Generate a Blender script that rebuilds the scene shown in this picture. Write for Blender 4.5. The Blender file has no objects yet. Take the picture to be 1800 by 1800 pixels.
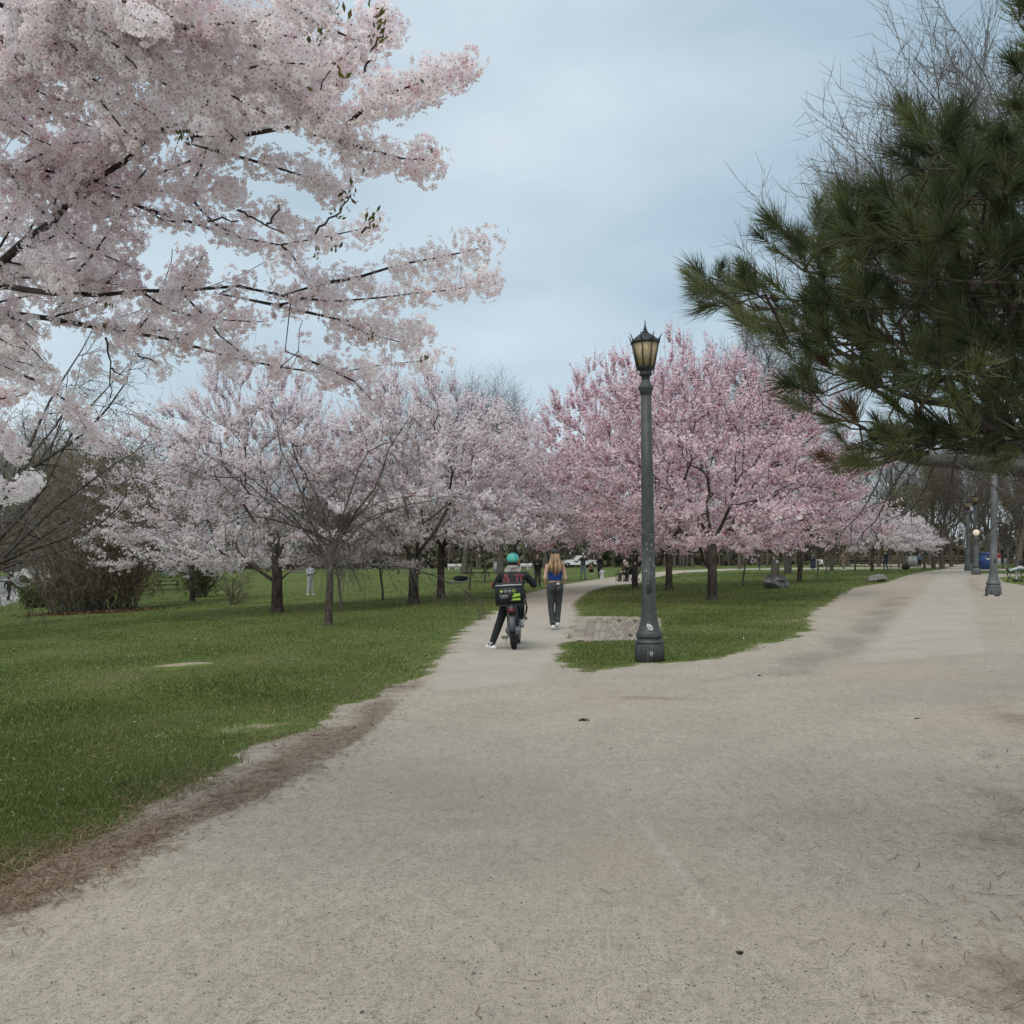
import bpy, bmesh, math, random
import numpy as np
from mathutils import Vector, Matrix, Euler
from mathutils.bvhtree import BVHTree

# ------------------------------------------------------------------ camera, light, exposure
S = bpy.context.scene
H, F, HY = 1.52, 1660.0, 982.0          # eye height (m), focal length and horizon row of the 1800 px photograph
cd = bpy.data.cameras.new('camera'); cam = bpy.data.objects.new('camera', cd)
S.collection.objects.link(cam); S.camera = cam
cam.location = (0, 0, H); cam.rotation_euler = (math.radians(90), 0, 0)
cd.sensor_width = 36; cd.lens = 36 * F / 1800; cd.shift_y = (HY - 900) / 1800
cd.clip_start = 0.05; cd.clip_end = 3000

SUN_EL, SUN_AZ = 58, 203                 # degrees; azimuth clockwise from +Y
wd = bpy.data.worlds.new('World'); S.world = wd; wd.use_nodes = True
nt = wd.node_tree; nt.nodes.clear()
wo = nt.nodes.new('ShaderNodeOutputWorld'); bg = nt.nodes.new('ShaderNodeBackground')
sky = nt.nodes.new('ShaderNodeTexSky'); sky.sky_type = 'NISHITA'; sky.sun_disc = False
sky.sun_elevation = math.radians(SUN_EL); sky.sun_rotation = math.radians(SUN_AZ)
sky.air_density = 1.0; sky.dust_density = 2.5
tc = nt.nodes.new('ShaderNodeTexCoord'); mp = nt.nodes.new('ShaderNodeMapping')
mp.inputs['Scale'].default_value = (1.0, 1.0, 2.6); mp.inputs['Location'].default_value = (0.35, 0.2, 0.1)
nz = nt.nodes.new('ShaderNodeTexNoise'); nz.inputs['Scale'].default_value = 1.7
nz.inputs['Detail'].default_value = 5; nz.inputs['Roughness'].default_value = 0.45
cr = nt.nodes.new('ShaderNodeValToRGB')
cr.color_ramp.elements[0].position = 0.36; cr.color_ramp.elements[0].color = (2.70, 3.65, 4.35, 1)
cr.color_ramp.elements[1].position = 0.64; cr.color_ramp.elements[1].color = (5.2, 5.95, 6.40, 1)
mx = nt.nodes.new('ShaderNodeMix'); mx.data_type = 'RGBA'; mx.inputs[0].default_value = 0.86
L = nt.links.new
L(tc.outputs['Generated'], mp.inputs['Vector']); L(mp.outputs[0], nz.inputs['Vector'])
L(nz.outputs[0], cr.inputs[0]); L(sky.outputs[0], mx.inputs[6]); L(cr.outputs[0], mx.inputs[7])
L(mx.outputs[2], bg.inputs[0]); L(bg.outputs[0], wo.inputs[0]); bg.inputs[1].default_value = 0.1

sl = bpy.data.lights.new('sun', 'SUN'); sl.energy = 1.35; sl.angle = math.radians(46); sl.color = (1, 0.93, 0.82)
so = bpy.data.objects.new('sun', sl); S.collection.objects.link(so)
_e, _a = math.radians(SUN_EL), math.radians(SUN_AZ)
so.rotation_euler = Vector((math.sin(_a) * math.cos(_e), math.cos(_a) * math.cos(_e), math.sin(_e))).to_track_quat('Z', 'Y').to_euler()
so.location = (0, 0, 40)
vs = S.view_settings; vs.view_transform = 'Standard'; vs.look = 'None'; vs.gamma = 1; vs.use_curve_mapping = False
vs.exposure = 0.57
S.render.engine = 'CYCLES'
S.cycles.max_bounces = 8; S.cycles.diffuse_bounces = 5; S.cycles.transparent_max_bounces = 6

# ------------------------------------------------------------------ terrain and pixel helpers
def ss(t):
    t = np.clip(t, 0, 1); return t * t * (3 - 2 * t)
def gz(x, y):
    x = np.asarray(x, float); y = np.asarray(y, float)
    k = 0.03 - 0.019 * ss((y - 40) / 60)
    xr = np.clip(x, 0, 60); zr = k * (np.sqrt(xr * xr + 1) - 1)
    xl = np.clip(-x, 0, None); v = 0.058 * xl * xl / (xl + 4)
    zl = -2.2 * np.tanh(v / 2.2) * (1 - 0.85 * ss((y - 66) / 42))
    rut = -0.07 * np.exp(-((x - 0.383 * y + 0.1) / 0.7) ** 2) * ss((y - 11) / 5) * (1 - ss((y - 24) / 10))
    b = 0.012 * np.sin(1.9 * x + 0.6 * y) + 0.010 * np.sin(0.7 * x - 1.7 * y + 1) + 0.008 * np.sin(3.3 * x + 2.9 * y)
    return zr + zl + rut + b * ss((y - 3) / 6) * (1 - .8 * ss((y - 9) / 14))
_D = np.exp(np.linspace(math.log(1.5), math.log(420), 6000))
def at(px, py):
    """ground point seen at a pixel of the photograph"""
    x = (px - 900) / F * _D; zr = H + (HY - py) / F * _D
    f = zr - gz(x, _D); i = np.argmax(f < 0) if (f < 0).any() else len(_D) - 1
    return Vector((x[i], _D[i], float(gz(x[i], _D[i]))))
def W(px, py, d): return Vector(((px - 900) / F * d, d, H + (HY - py) / F * d))
def on(px, d):
    x = (px - 900) / F * d; return Vector((x, d, float(gz(x, d))))

# ------------------------------------------------------------------ node material helpers
class NB:
    def __init__(s, m):
        m.use_nodes = True; s.t = m.node_tree; s.t.nodes.clear()
        s.out = s.t.nodes.new('ShaderNodeOutputMaterial')
    def n(s, k, **kw):
        o = s.t.nodes.new('ShaderNode' + k)
        for a, b in kw.items(): setattr(o, a, b)
        return o
    def put(s, sock, v):
        if isinstance(v, bpy.types.NodeSocket): s.t.links.new(v, sock)
        elif isinstance(v, (tuple, list)):
            sock.default_value = tuple(v) + (1,) if len(v) == 3 and sock.type == 'RGBA' else tuple(v)
        else: sock.default_value = v
    def math(s, op, a, b=0.0, c=None, clamp=False):
        o = s.n('Math', operation=op, use_clamp=clamp); s.put(o.inputs[0], a); s.put(o.inputs[1], b)
        if c is not None: s.put(o.inputs[2], c)
        return o.outputs[0]
    def noise(s, sc, det=3, rough=0.55, vec=None, dist=0.0):
        o = s.n('TexNoise'); o.inputs['Scale'].default_value = sc; o.inputs['Detail'].default_value = det
        o.inputs['Roughness'].default_value = rough; o.inputs['Distortion'].default_value = dist
        if vec is not None: s.put(o.inputs['Vector'], vec)
        return o.outputs[0]
    def mix(s, f, a, b, bt='MIX'):
        o = s.n('Mix', data_type='RGBA', blend_type=bt); s.put(o.inputs[0], f); s.put(o.inputs[6], a); s.put(o.inputs[7], b)
        return o.outputs[2]
    def ramp(s, f, pts, interp='LINEAR'):
        o = s.n('ValToRGB'); e = o.color_ramp.elements; o.color_ramp.interpolation = interp
        while len(e) < len(pts): e.new(0.5)
        for i, (p, c) in enumerate(pts):
            e[i].position = p; e[i].color = tuple(c) + (1,) if len(c) == 3 else c
        s.put(o.inputs[0], f); return o.outputs[0]
    def step(s, v, lo, hi):
        o = s.n('MapRange', interpolation_type='SMOOTHSTEP'); s.put(o.inputs[0], v)
        o.inputs[1].default_value = lo; o.inputs[2].default_value = hi; return o.outputs[0]
    def attr(s, name):
        o = s.n('Attribute', attribute_name=name); return o.outputs['Fac']
    def obj(s): return s.n('TexCoord').outputs['Object']
    def mapping(s, vec, scale):
        o = s.n('Mapping'); s.put(o.inputs[0], vec); o.inputs['Scale'].default_value = scale; return o.outputs[0]
    def bump(s, h, strength=0.5, dist=0.01):
        o = s.n('Bump'); o.inputs['Strength'].default_value = strength; o.inputs['Distance'].default_value = dist
        s.put(o.inputs['Height'], h); return o.outputs[0]
    def bsdf(s, col, rough=0.7, metal=0.0, normal=None, spec=None):
        o = s.n('BsdfPrincipled'); s.put(o.inputs['Base Color'], col); s.put(o.inputs['Roughness'], rough)
        o.inputs['Metallic'].default_value = metal
        if normal is not None: s.put(o.inputs['Normal'], normal)
        if spec is not None: o.inputs['Specular IOR Level'].default_value = spec
        return o
    def fin(s, sh): s.t.links.new(sh, s.out.inputs[0])
MATS = {}
def M(name, c1, c2=None, scale=8.0, rough=0.7, bump=0.0, metal=0.0, emit=0.0, spec=None):
    if name in MATS: return MATS[name]
    m = bpy.data.materials.new(name); b = NB(m); MATS[name] = m
    if c2 is None: c2 = tuple(x * 0.78 for x in c1)
    nn = b.noise(scale, 5, 0.6, b.obj())
    col = b.mix(b.step(nn, 0.35, 0.65), c1, c2)
    nrm = b.bump(nn, bump, 0.02) if bump else None
    p = b.bsdf(col, rough, metal, nrm, spec)
    if emit: b.put(p.inputs['Emission Color'], col); p.inputs['Emission Strength'].default_value = emit
    b.fin(p.outputs[0]); return m
def leafmat(name, pts, trans=0.35, rough=0.6):
    """foliage or petals: colour from the per-face tint attribute, partly translucent"""
    if name in MATS: return MATS[name]
    m = bpy.data.materials.new(name); b = NB(m); MATS[name] = m
    c = b.ramp(b.attr('tint'), pts)
    p = b.bsdf(c, rough, spec=0.25); t = b.n('BsdfTranslucent'); b.put(t.inputs[0], c)
    x = b.n('MixShader'); x.inputs[0].default_value = trans
    b.t.links.new(p.outputs[0], x.inputs[1]); b.t.links.new(t.outputs[0], x.inputs[2]); b.fin(x.outputs[0]); return m
def barkmat(name, c1, c2, scale=14.0, stretch=0.25, bump=0.6, lich=None):
    if name in MATS: return MATS[name]
    m = bpy.data.materials.new(name); b = NB(m); MATS[name] = m
    v = b.mapping(b.obj(), (1, 1, stretch)); n1 = b.noise(scale, 6, 0.65, v, 0.4)
    n2 = b.noise(2.2, 3, 0.5, b.obj())
    col = b.mix(b.step(n1, 0.38, 0.62), c1, c2)
    if lich: col = b.mix(b.math('MULTIPLY', b.step(n2, 0.52, 0.7), 0.6), col, lich)
    b.fin(b.bsdf(col, 0.88, normal=b.bump(n1, bump, 0.03), spec=0.2).outputs[0]); return m

# ------------------------------------------------------------------ object helpers
COL = S.collection
def tag(o, label=None, cat=None, group=None, kind=None):
    for k, v in (('label', label), ('category', cat), ('group', group), ('kind', kind)):
        if v: o[k] = v
    return o
def empty(name, loc=(0, 0, 0), label=None, cat=None, group=None, rz=0.0):
    o = bpy.data.objects.new(name, None); COL.objects.link(o); o.location = loc; o.rotation_euler = (0, 0, rz)
    o.empty_display_size = 0.2
    return tag(o, label, cat, group)
def mk(name, V, faces, mat, parent=None, tint=None, smooth=False, kind=None, attrs=None, link=True):
    V = np.asarray(V, np.float32).reshape(-1, 3); me = bpy.data.meshes.new(name)
    faces = [np.asarray(f, np.int32) for f in faces if len(f)]
    me.vertices.add(len(V)); me.vertices.foreach_set('co', V.ravel())
    cnt = np.concatenate([np.full(len(f), f.shape[1], np.int32) for f in faces])
    idx = np.concatenate([f.ravel() for f in faces])
    me.loops.add(len(idx)); me.loops.foreach_set('vertex_index', idx)
    me.polygons.add(len(cnt)); st = np.concatenate([[0], np.cumsum(cnt)[:-1]]).astype(np.int32)
    me.polygons.foreach_set('loop_start', st)
    if smooth: me.polygons.foreach_set('use_smooth', np.ones(len(cnt), bool))
    if tint is not None:
        attrs = dict(attrs or {}); attrs['tint'] = tint
    for k, a in (attrs or {}).items():
        at_ = me.attributes.new(k, 'FLOAT', 'POINT'); at_.data.foreach_set('value', np.asarray(a, np.float32))
    me.update(calc_edges=True); me.validate()
    for mm in (mat if isinstance(mat, (list, tuple)) else [mat]): me.materials.append(mm)
    o = bpy.data.objects.new(name, me)
    if link: COL.objects.link(o)
    if parent: o.parent = parent
    if kind: o['kind'] = kind
    return o
class G:
    """collects vertices and faces for one mesh"""
    def __init__(s): s.V = []; s.Q = []; s.T = []; s.t = []; s.n = 0
    def add(s, V, faces, tint=None):
        V = np.asarray(V, float).reshape(-1, 3); s.V.append(V)
        for f in faces:
            f = np.asarray(f)
            if len(f): (s.Q if f.shape[1] == 4 else s.T).append(f + s.n)
        s.t.append(np.full(len(V), 0.5) if tint is None else np.broadcast_to(tint, (len(V),)))
        s.n += len(V); return s
    def arrays(s):
        fs = []
        if s.Q: fs.append(np.concatenate(s.Q))
        if s.T: fs.append(np.concatenate(s.T))
        return np.concatenate(s.V), fs, np.concatenate(s.t)
    def build(s, name, mat, parent=None, smooth=False, kind=None):
        V, fs, t = s.arrays(); return mk(name, V, fs, mat, parent, t, smooth, kind)
    # simple solids ------------------------------------------------
    def box(s, c, d, R=None, taper=1.0):
        x, y, z = [q / 2 for q in d]
        v = np.array([[-x, -y, -z], [x, -y, -z], [x, y, -z], [-x, y, -z], [-x, -y, z], [x, -y, z], [x, y, z], [-x, y, z]])
        v[4:, :2] *= taper
        if R is not None: v = v @ np.array(R.to_3x3()).T
        return s.add(v + np.array(c), [np.array([[0, 3, 2, 1], [4, 5, 6, 7], [0, 1, 5, 4], [1, 2, 6, 5], [2, 3, 7, 6], [3, 0, 4, 7]])])
    def lathe(s, prof, n=16, c=(0, 0, 0), rot=0.0, tint=None, sx=1.0, sy=1.0):
        a = np.arange(n) / n * 2 * np.pi + rot; P = []
        for r, z in prof: P.append(np.stack([np.cos(a) * r * sx, np.sin(a) * r * sy, np.full(n, z)], 1))
        V = np.concatenate(P) + np.array(c); K = len(prof); i = np.arange(n); j = (i + 1) % n; q = []
        for k in range(K - 1): q.append(np.stack([k * n + i, k * n + j, (k + 1) * n + j, (k + 1) * n + i], 1))
        s.add(V, [np.concatenate(q)], tint); b = s.n - len(V)
        for k, rr in ((0, -1), (K - 1, 1)):
            cc = np.array([[0, 0, prof[k][1]]]) + np.array(c)
            s.V.append(cc); s.t.append(np.full(1, 0.5 if tint is None else tint)); ci = s.n; s.n += 1
            tri = np.stack([np.full(n, ci), b + k * n + (j if rr < 0 else i), b + k * n + (i if rr < 0 else j)], 1)
            s.T.append(tri)
        return s
    def tube(s, P, R, n=8, caps=True, tint=None, flat=None):
        P = np.asarray([tuple(p) for p in P], float); R = np.asarray(R, float) * np.ones(len(P))
        if caps:
            t0 = P[0] - P[1]; t0 /= np.linalg.norm(t0) + 1e-9; t1 = P[-1] - P[-2]; t1 /= np.linalg.norm(t1) + 1e-9
            P = np.concatenate([[P[0] + t0 * R[0] * .9, P[0] + t0 * R[0] * .6], P, [P[-1] + t1 * R[-1] * .6, P[-1] + t1 * R[-1] * .9]])
            R = np.concatenate([[R[0] * .35, R[0] * .8], R, [R[-1] * .8, R[-1] * .35]])
        V, q = tubes(P[None], R[None], n, flat); s.add(V, [q], tint); b = s.n - len(V); K = len(P)
        if n > 3:
            for k, fl in ((0, 1), (K - 1, 0)):
                cc = P[k][None]; s.V.append(cc); s.t.append(np.full(1, 0.5 if tint is None else tint)); ci = s.n; s.n += 1
                i = np.arange(n); j = (i + 1) % n
                s.T.append(np.stack([np.full(n, ci), b + k * n + (j if fl else i), b + k * n + (i if fl else j)], 1))
        return s
    def ball(s, c, r, n=12, m=8, R=None, tint=None):
        r = np.ones(3) * np.asarray(r, float); a = np.arange(n) / n * 2 * np.pi
        pr = [(math.sin(math.pi * k / m), -math.cos(math.pi * k / m)) for k in range(1, m)]
        g = G(); g.lathe([(0.02, -1)] + pr + [(0.02, 1)], n); V, fs, _ = g.arrays(); V = V * r
        if R is not None: V = V @ np.array(R.to_3x3()).T
        return s.add(V + np.array(c), fs, tint)
def norm(v): return v / (np.linalg.norm(v, axis=-1, keepdims=True) + 1e-12)
def tubes(P, R, n, flat=None):
    N, K, _ = P.shape
    T = np.empty_like(P); T[:, 1:-1] = P[:, 2:] - P[:, :-2]; T[:, 0] = P[:, 1] - P[:, 0]; T[:, -1] = P[:, -1] - P[:, -2]
    T = norm(T); mt = norm(T.mean(1)); ref = np.where(np.abs(mt[:, 2:3]) > 0.8, [[1., 0, 0]], [[0, 0, 1.]])[:, None, :]
    U = norm(np.cross(T, ref)); Vv = np.cross(T, U); a = np.arange(n) / n * 2 * np.pi
    fx, fy = flat if flat else (1, 1)
    pts = P[:, :, None, :] + R[:, :, None, None] * (np.cos(a)[None, None, :, None] * U[:, :, None, :] * fx + np.sin(a)[None, None, :, None] * Vv[:, :, None, :] * fy)
    base = (np.arange(N) * K * n)[:, None, None]; k = (np.arange(K - 1) * n)[None, :, None]; i = np.arange(n)[None, None, :]; j = (i + 1) % n
    q = np.stack([base + k + i, base + k + j, base + k + n + j, base + k + n + i], -1).reshape(-1, 4)
    return pts.reshape(-1, 3), q
def ribbons(r, P, R):
    N, K, _ = P.shape; T = norm(P[:, -1] - P[:, 0]); s = norm(np.cross(T, r.normal(size=(N, 3))))[:, None, :] * R[:, :, None]
    V = np.stack([P - s, P + s], 2); b = (np.arange(N) * K * 2)[:, None]; k = (np.arange(K - 1) * 2)[None]
    return V.reshape(-1, 3), np.stack([b + k, b + k + 1, b + k + 3, b + k + 2], -1).reshape(-1, 4)
def part(name, mat, parent, fn, smooth=False, kind=None):
    g = G(); fn(g); return g.build(name, mat, parent, smooth, kind)
def copy_tree(o, parent=None):
    c = o.copy(); COL.objects.link(c); c.parent = parent
    for ch in list(o.children): copy_tree(ch, c)
    return c
def fuse(g, name, mat, parent, voxel, smooth_it=4):
    """voxel-fuse overlapping solids into one continuous surface"""
    V, fs, _ = g.arrays(); o = mk(name + '_tmp', V, fs, mat)
    m = o.modifiers.new('r', 'REMESH'); m.mode = 'VOXEL'; m.voxel_size = voxel; m.use_smooth_shade = True
    s = o.modifiers.new('s', 'SMOOTH'); s.iterations = smooth_it; s.factor = 0.5
    dg = bpy.context.evaluated_depsgraph_get(); me = bpy.data.meshes.new_from_object(o.evaluated_get(dg))
    bpy.data.objects.remove(o); me.name = name
    if not me.materials: me.materials.append(mat)
    r = bpy.data.objects.new(name, me); COL.objects.link(r)
    if parent: r.parent = parent
    return r
def text_arrays(txt, size, space=1.0):
    c = bpy.data.curves.new('t', 'FONT'); c.body = txt; c.size = size; c.align_x = 'CENTER'; c.align_y = 'CENTER'; c.resolution_u = 3
    c.space_character = space
    o = bpy.data.objects.new('t', c); COL.objects.link(o); dg = bpy.context.evaluated_depsgraph_get()
    me = bpy.data.meshes.new_from_object(o.evaluated_get(dg)); bpy.data.objects.remove(o)
    V = np.array([v.co[:] for v in me.vertices]); T = []
    me.calc_loop_triangles(); T = np.array([t.vertices[:] for t in me.loop_triangles]); return V, T

# ------------------------------------------------------------------ ground
def PG(pts): return np.array([tuple(at(x, y))[:2] if not isinstance(x, str) else y for x, y in pts])
def sdist(poly, x, y):
    """signed distance to a polygon, positive inside"""
    d = np.full(x.shape, 1e9); ins = np.zeros(x.shape, bool); n = len(poly)
    for i in range(n):
        ax, ay = poly[i]; bx, by = poly[(i + 1) % n]; ex, ey = bx - ax, by - ay
        t = np.clip(((x - ax) * ex + (y - ay) * ey) / (ex * ex + ey * ey + 1e-12), 0, 1)
        d = np.minimum(d, np.hypot(x - ax - t * ex, y - ay - t * ey))
        if ay != by: ins ^= ((ay > y) != (by > y)) & (x < (bx - ax) * (y - ay) / (by - ay) + ax)
    return np.where(ins, d, -d)
LE = [(100, 1578), (220, 1525), (310, 1480), (450, 1412), (560, 1355), (640, 1295), (700, 1240), (752, 1200), (795, 1140), (850, 1095), (882, 1072), (925, 1047), (990, 1030), (1060, 1018), (1110, 1011), (1180, 1004), (1300, 999.6), (1450, 998), (1640, 997)]
GE = [(100, 1490), (200, 1445), (300, 1385), (400, 1322), (520, 1276), (600, 1238), (690, 1206), (745, 1182), (792, 1130), (846, 1090), (880, 1069), (924, 1044), (990, 1028), (1060, 1016.5), (1110, 1010), (1180, 1003), (1300, 998.8), (1450, 997.2), (1640, 996.4)]
far_l = [('w', (60, 300)), ('w', (-260, 300)), ('w', (-260, -15))]
left_lawn = PG([('w', (-3.8, 1.0)), (-120, 1585), (0, 1530)] + GE + far_l)
left_side = PG([('w', (-3.2, 0.0)), (-60, 1680), (0, 1640)] + LE + far_l)                     # everything left of the gravel
RW = [(985, 1150), (990, 1132), (1003, 1128), (1012, 1088), (1008, 1062), (1032, 1041), (1064, 1031), (1120, 1025), (1165, 1012), (1205, 1006), (1300, 1001.6), (1450, 1000.4), (1600, 999)]
island = PG([(993, 1172), (1012, 1181), (1045, 1184), (1085, 1176), (1130, 1167), (1200, 1162), (1275, 1158), (1325, 1141), (1390, 1122), (1428, 1104), (1425, 1086), (1436, 1072), (1466, 1057), (1488, 1042), (1500, 1034), (1560, 1024), (1590, 1013), (1640, 1003), (1672, 996)] + RW[::-1])
r_patch1 = PG([(1712, 1003), (1800, 1003), (1990, 1003), (1990, 1009), (1800, 1009), (1708, 1008)])
r_patch2 = PG([(1752, 1015), (1800, 1012), (1960, 1012), (1960, 1032), (1815, 1031), (1765, 1024)])
r_far = PG([(1706, 990), (1710, 999.5), (1990, 1000), (1990, 986)])
asph1 = PG([(880, 1072), (925, 1047), (990, 1030), (1060, 1018), (1110, 1011), (1180, 1004), (1300, 999.6), (1450, 998), (1600, 997), (1600, 999), (1450, 1000.4), (1300, 1001.6), (1205, 1006), (1165, 1012), (1120, 1025), (1064, 1031), (1032, 1041), (1008, 1062), (1014, 1088), (990, 1135), (975, 1165), (930, 1200), (740, 1215), (790, 1143), (846, 1096)])
asph2 = PG([(1692, 992), (1697, 1000), (1704, 1020), (1712, 1038), (1716, 1062), (1722, 1100), (1735, 1150), (1500, 1165), (1535, 1130), (1560, 1098), (1600, 1060), (1632, 1025), (1650, 1008), (1684, 993)])
road = PG([(-400, 1056), (0, 1046), (40, 1038), (95, 1026), (95, 1014), (40, 1012.5), (-400, 1012)])
walk = PG([(-400, 1078), (0, 1065), (50, 1052), (90, 1036), (95, 1027), (40, 1039), (0, 1047), (-400, 1057)])
brick_pad = PG([(1003, 1129), (1060, 1126.5), (1130, 1125), (1162, 1124.5), (1160, 1086), (1110, 1084), (1040, 1083), (1017, 1084)])

ys = np.concatenate([np.linspace(-14, 2.4, 10), np.exp(np.linspace(math.log(2.6), math.log(60), 260)), np.exp(np.linspace(math.log(61.5), math.log(600), 60))])
sx_ = np.linspace(-1, 1, 331); sx_ = np.sign(sx_) * (0.55 * np.abs(sx_) + 0.45 * np.abs(sx_) ** 3)
hw = np.where(ys < 3, 9.0, 9 + (ys - 3) * 1.05)
GX = sx_[None, :] * hw[:, None]; GY = np.repeat(ys[:, None], len(sx_), 1)
def wob(x, y, s=1.0):
    return s * ss((y - 4) / 3) * (.10 * np.sin(2.3 * x + 1.1 * y) * np.sin(1.7 * y - .9 * x) + .07 * np.sin(5.7 * x - 2.1 * y + 1) * np.sin(4.9 * y + .7) + .045 * np.sin(11 * x + 3 * y) * np.sin(9.1 * y - 4 * x)) * (1 - .75 * ss((y - 24) / 20))
wv = wob(GX, GY); nl = ss((GX + .30 * GY - .6) / .8)
d_lawn, d_side, d_isl = sdist(left_lawn, GX, GY) + wv * 1.5 + .15 * (1 - ss((GY - 9) / 6)), sdist(left_side, GX, GY) + wob(GY, GX, 1.0) - .08 * (1 - ss((GY - 5) / 4)), sdist(island, GX, GY) + wv * 1.1
d_g = np.maximum.reduce([d_lawn, d_isl, sdist(r_patch1, GX, GY), sdist(r_patch2, GX, GY), sdist(r_far, GX, GY)])
pad = sdist(brick_pad, GX, GY)
d_g = np.minimum(d_g, -pad); d_road = sdist(road, GX, GY); d_walk = sdist(walk, GX, GY)
d_g = np.minimum(d_g, -np.maximum(d_road, d_walk))
d_a = np.maximum(sdist(asph1, GX, GY), sdist(asph2, GX, GY))
def line(pts, w, a=1.0, w2=None):
    P = [at(*p) for p in pts]; d = np.full(GX.shape, 1e9); n = len(P)
    for i in range(n - 1):
        ex, ey = P[i + 1].x - P[i].x, P[i + 1].y - P[i].y; t = np.clip(((GX - P[i].x) * ex + (GY - P[i].y) * ey) / (ex * ex + ey * ey), 0, 1)
        wi = w + ((w2 or w) - w) * (i + t) / (n - 1); d = np.minimum(d, np.hypot(GX - P[i].x - t * ex, GY - P[i].y - t * ey) / wi)
    return a * np.exp(-d ** 2)
# brown pine-needle dirt: strongest just beside the left grass edge, plus patches
def blob(px, py, rx, ry, a=1.0, rot=0.0):
    c = at(px, py); dx, dy = GX - c.x, GY - c.y; cr_, sr = math.cos(rot), math.sin(rot)
    u, v = dx * cr_ + dy * sr, -dx * sr + dy * cr_
    return a * np.exp(-(u / rx) ** 2 - (v / ry) ** 2)
pz = .5 + .5 * np.sin(1.9 * GX + 1.3 * GY) * np.sin(2.3 * GY - 1.1 * GX + .5)
edge = np.exp(-((d_side - 0.20 - .10 * np.sin(2.9 * GX + 1.7 * GY)) / (0.16 + .07 * pz)) ** 2) * (1 - ss((GY - 8) / 9)) * (.36 + .42 * pz) + (d_side > 0) * (d_lawn < 0.1) * (.26 + .30 * pz) * (1 - ss((GY - 9) / 10))
pm = np.maximum.reduce([edge, blob(1150, 1227, 0.85, 0.22, .62), blob(1790, 1410, .35, .8, .6), blob(1800, 1270, .3, 1.2, .55), blob(1820, 1500, .4, .7, .6), blob(1800, 1740, .35, .4, .7), blob(1770, 1330, .4, .4, .35),
                        line([(1536, 1128), (1552, 1108), (1572, 1086), (1600, 1058), (1630, 1027), (1652, 1007)], .22, .36), line([(1500, 1092), (1530, 1074), (1560, 1050)], .5, .34), line([(1706, 1018), (1712, 1034), (1730, 1040), (1800, 1040)], .35, .6), blob(1840, 1028, 2.5, 1.2, .5), blob(250, 1415, .6, .5, .30), blob(480, 1360, .5, .35, .5), blob(60, 1500, .6, .3, .7)])
tw_ = .16 * wob(GY, GX, 3.)
tan = np.maximum.reduce([blob(318, 1172, .42, .22, 1.15) + tw_, blob(352, 1169, .30, .14, 1.1) + tw_, blob(292, 1173, .25, .10, 1.0) + tw_, blob(460, 1277, .7, .28, .62), blob(415, 1286, .8, .15, .6), blob(690, 1222, .5, .4, .6), blob(130, 1333, .8, .2, .5), blob(20, 1297, .5, .2, .4), blob(1160, 1068, 1.6, .5, .50), blob(1080, 1075, 1.2, .4, .45),
                         blob(1400, 1090, 1.2, 1.0, .6), blob(1320, 1150, .8, .5, .55), blob(300, 1105, 1.2, .5, .3), blob(760, 1048, 2, .8, .35), blob(1200, 1163, .9, .22, .6), blob(650, 1040, 3, 1, .25), blob(430, 1025, 4, .9, .35),
                         blob(850, 1105, .4, 2.2, .42, -0.1), blob(600, 1250, .35, .2, .6), .50 * np.exp(-((d_isl - .1) / .38) ** 2) * ss((GY - 11) / 2), .42 * np.exp(-((d_lawn - .05) / .30) ** 2) * ss((GY - 8) / 4)])
lt = np.maximum.reduce([line([(1125, 1440), (1180, 1515), (1225, 1575), (1275, 1625)], .022, .34), line([(1330, 1270), (1270, 1330), (1180, 1370)], .025, .13), line([(1560, 1262), (1640, 1228), (1750, 1205)], .03, .16), line([(1520, 1255), (1500, 1290), (1480, 1320)], .025, .15), line([(1650, 1190), (1620, 1240), (1570, 1290)], .03, .14)])
gr = (.45 + .75 * (.5 + .5 * np.sin(2.7 * GX + .9 * GY) * np.sin(1.4 * GY - 2.1 * GX))) * np.maximum.reduce([line([(1370, 1182), (1430, 1158), (1480, 1138), (1524, 1110), (1550, 1078), (1578, 1050)], .50, .95, .55), line([(1180, 1200), (1330, 1190), (1400, 1165)], .35, .5), blob(1450, 1170, 1.2, .6, .55)])       # loose dark gravel channel
GZ = gz(GX, GY) + 0.05 * np.clip(blob(325, 1171, .5, .35), 0, 1) - 0.008 * (d_a > 0.1) - 0.014 * np.clip(pad / 0.05, 0, 1)
nr, nc = GX.shape; vid = np.arange(nr * nc).reshape(nr, nc)
quads = np.stack([vid[:-1, :-1], vid[:-1, 1:], vid[1:, 1:], vid[1:, :-1]], -1).reshape(-1, 4)
def qc(a): return (a[:-1, :-1] + a[:-1, 1:] + a[1:, 1:] + a[1:, :-1]).ravel() / 4
cg, ca, cr_, cw, cl, cs = qc(d_g), qc(d_a), qc(d_road), qc(d_walk), qc(d_lawn), qc(d_side)

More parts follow.
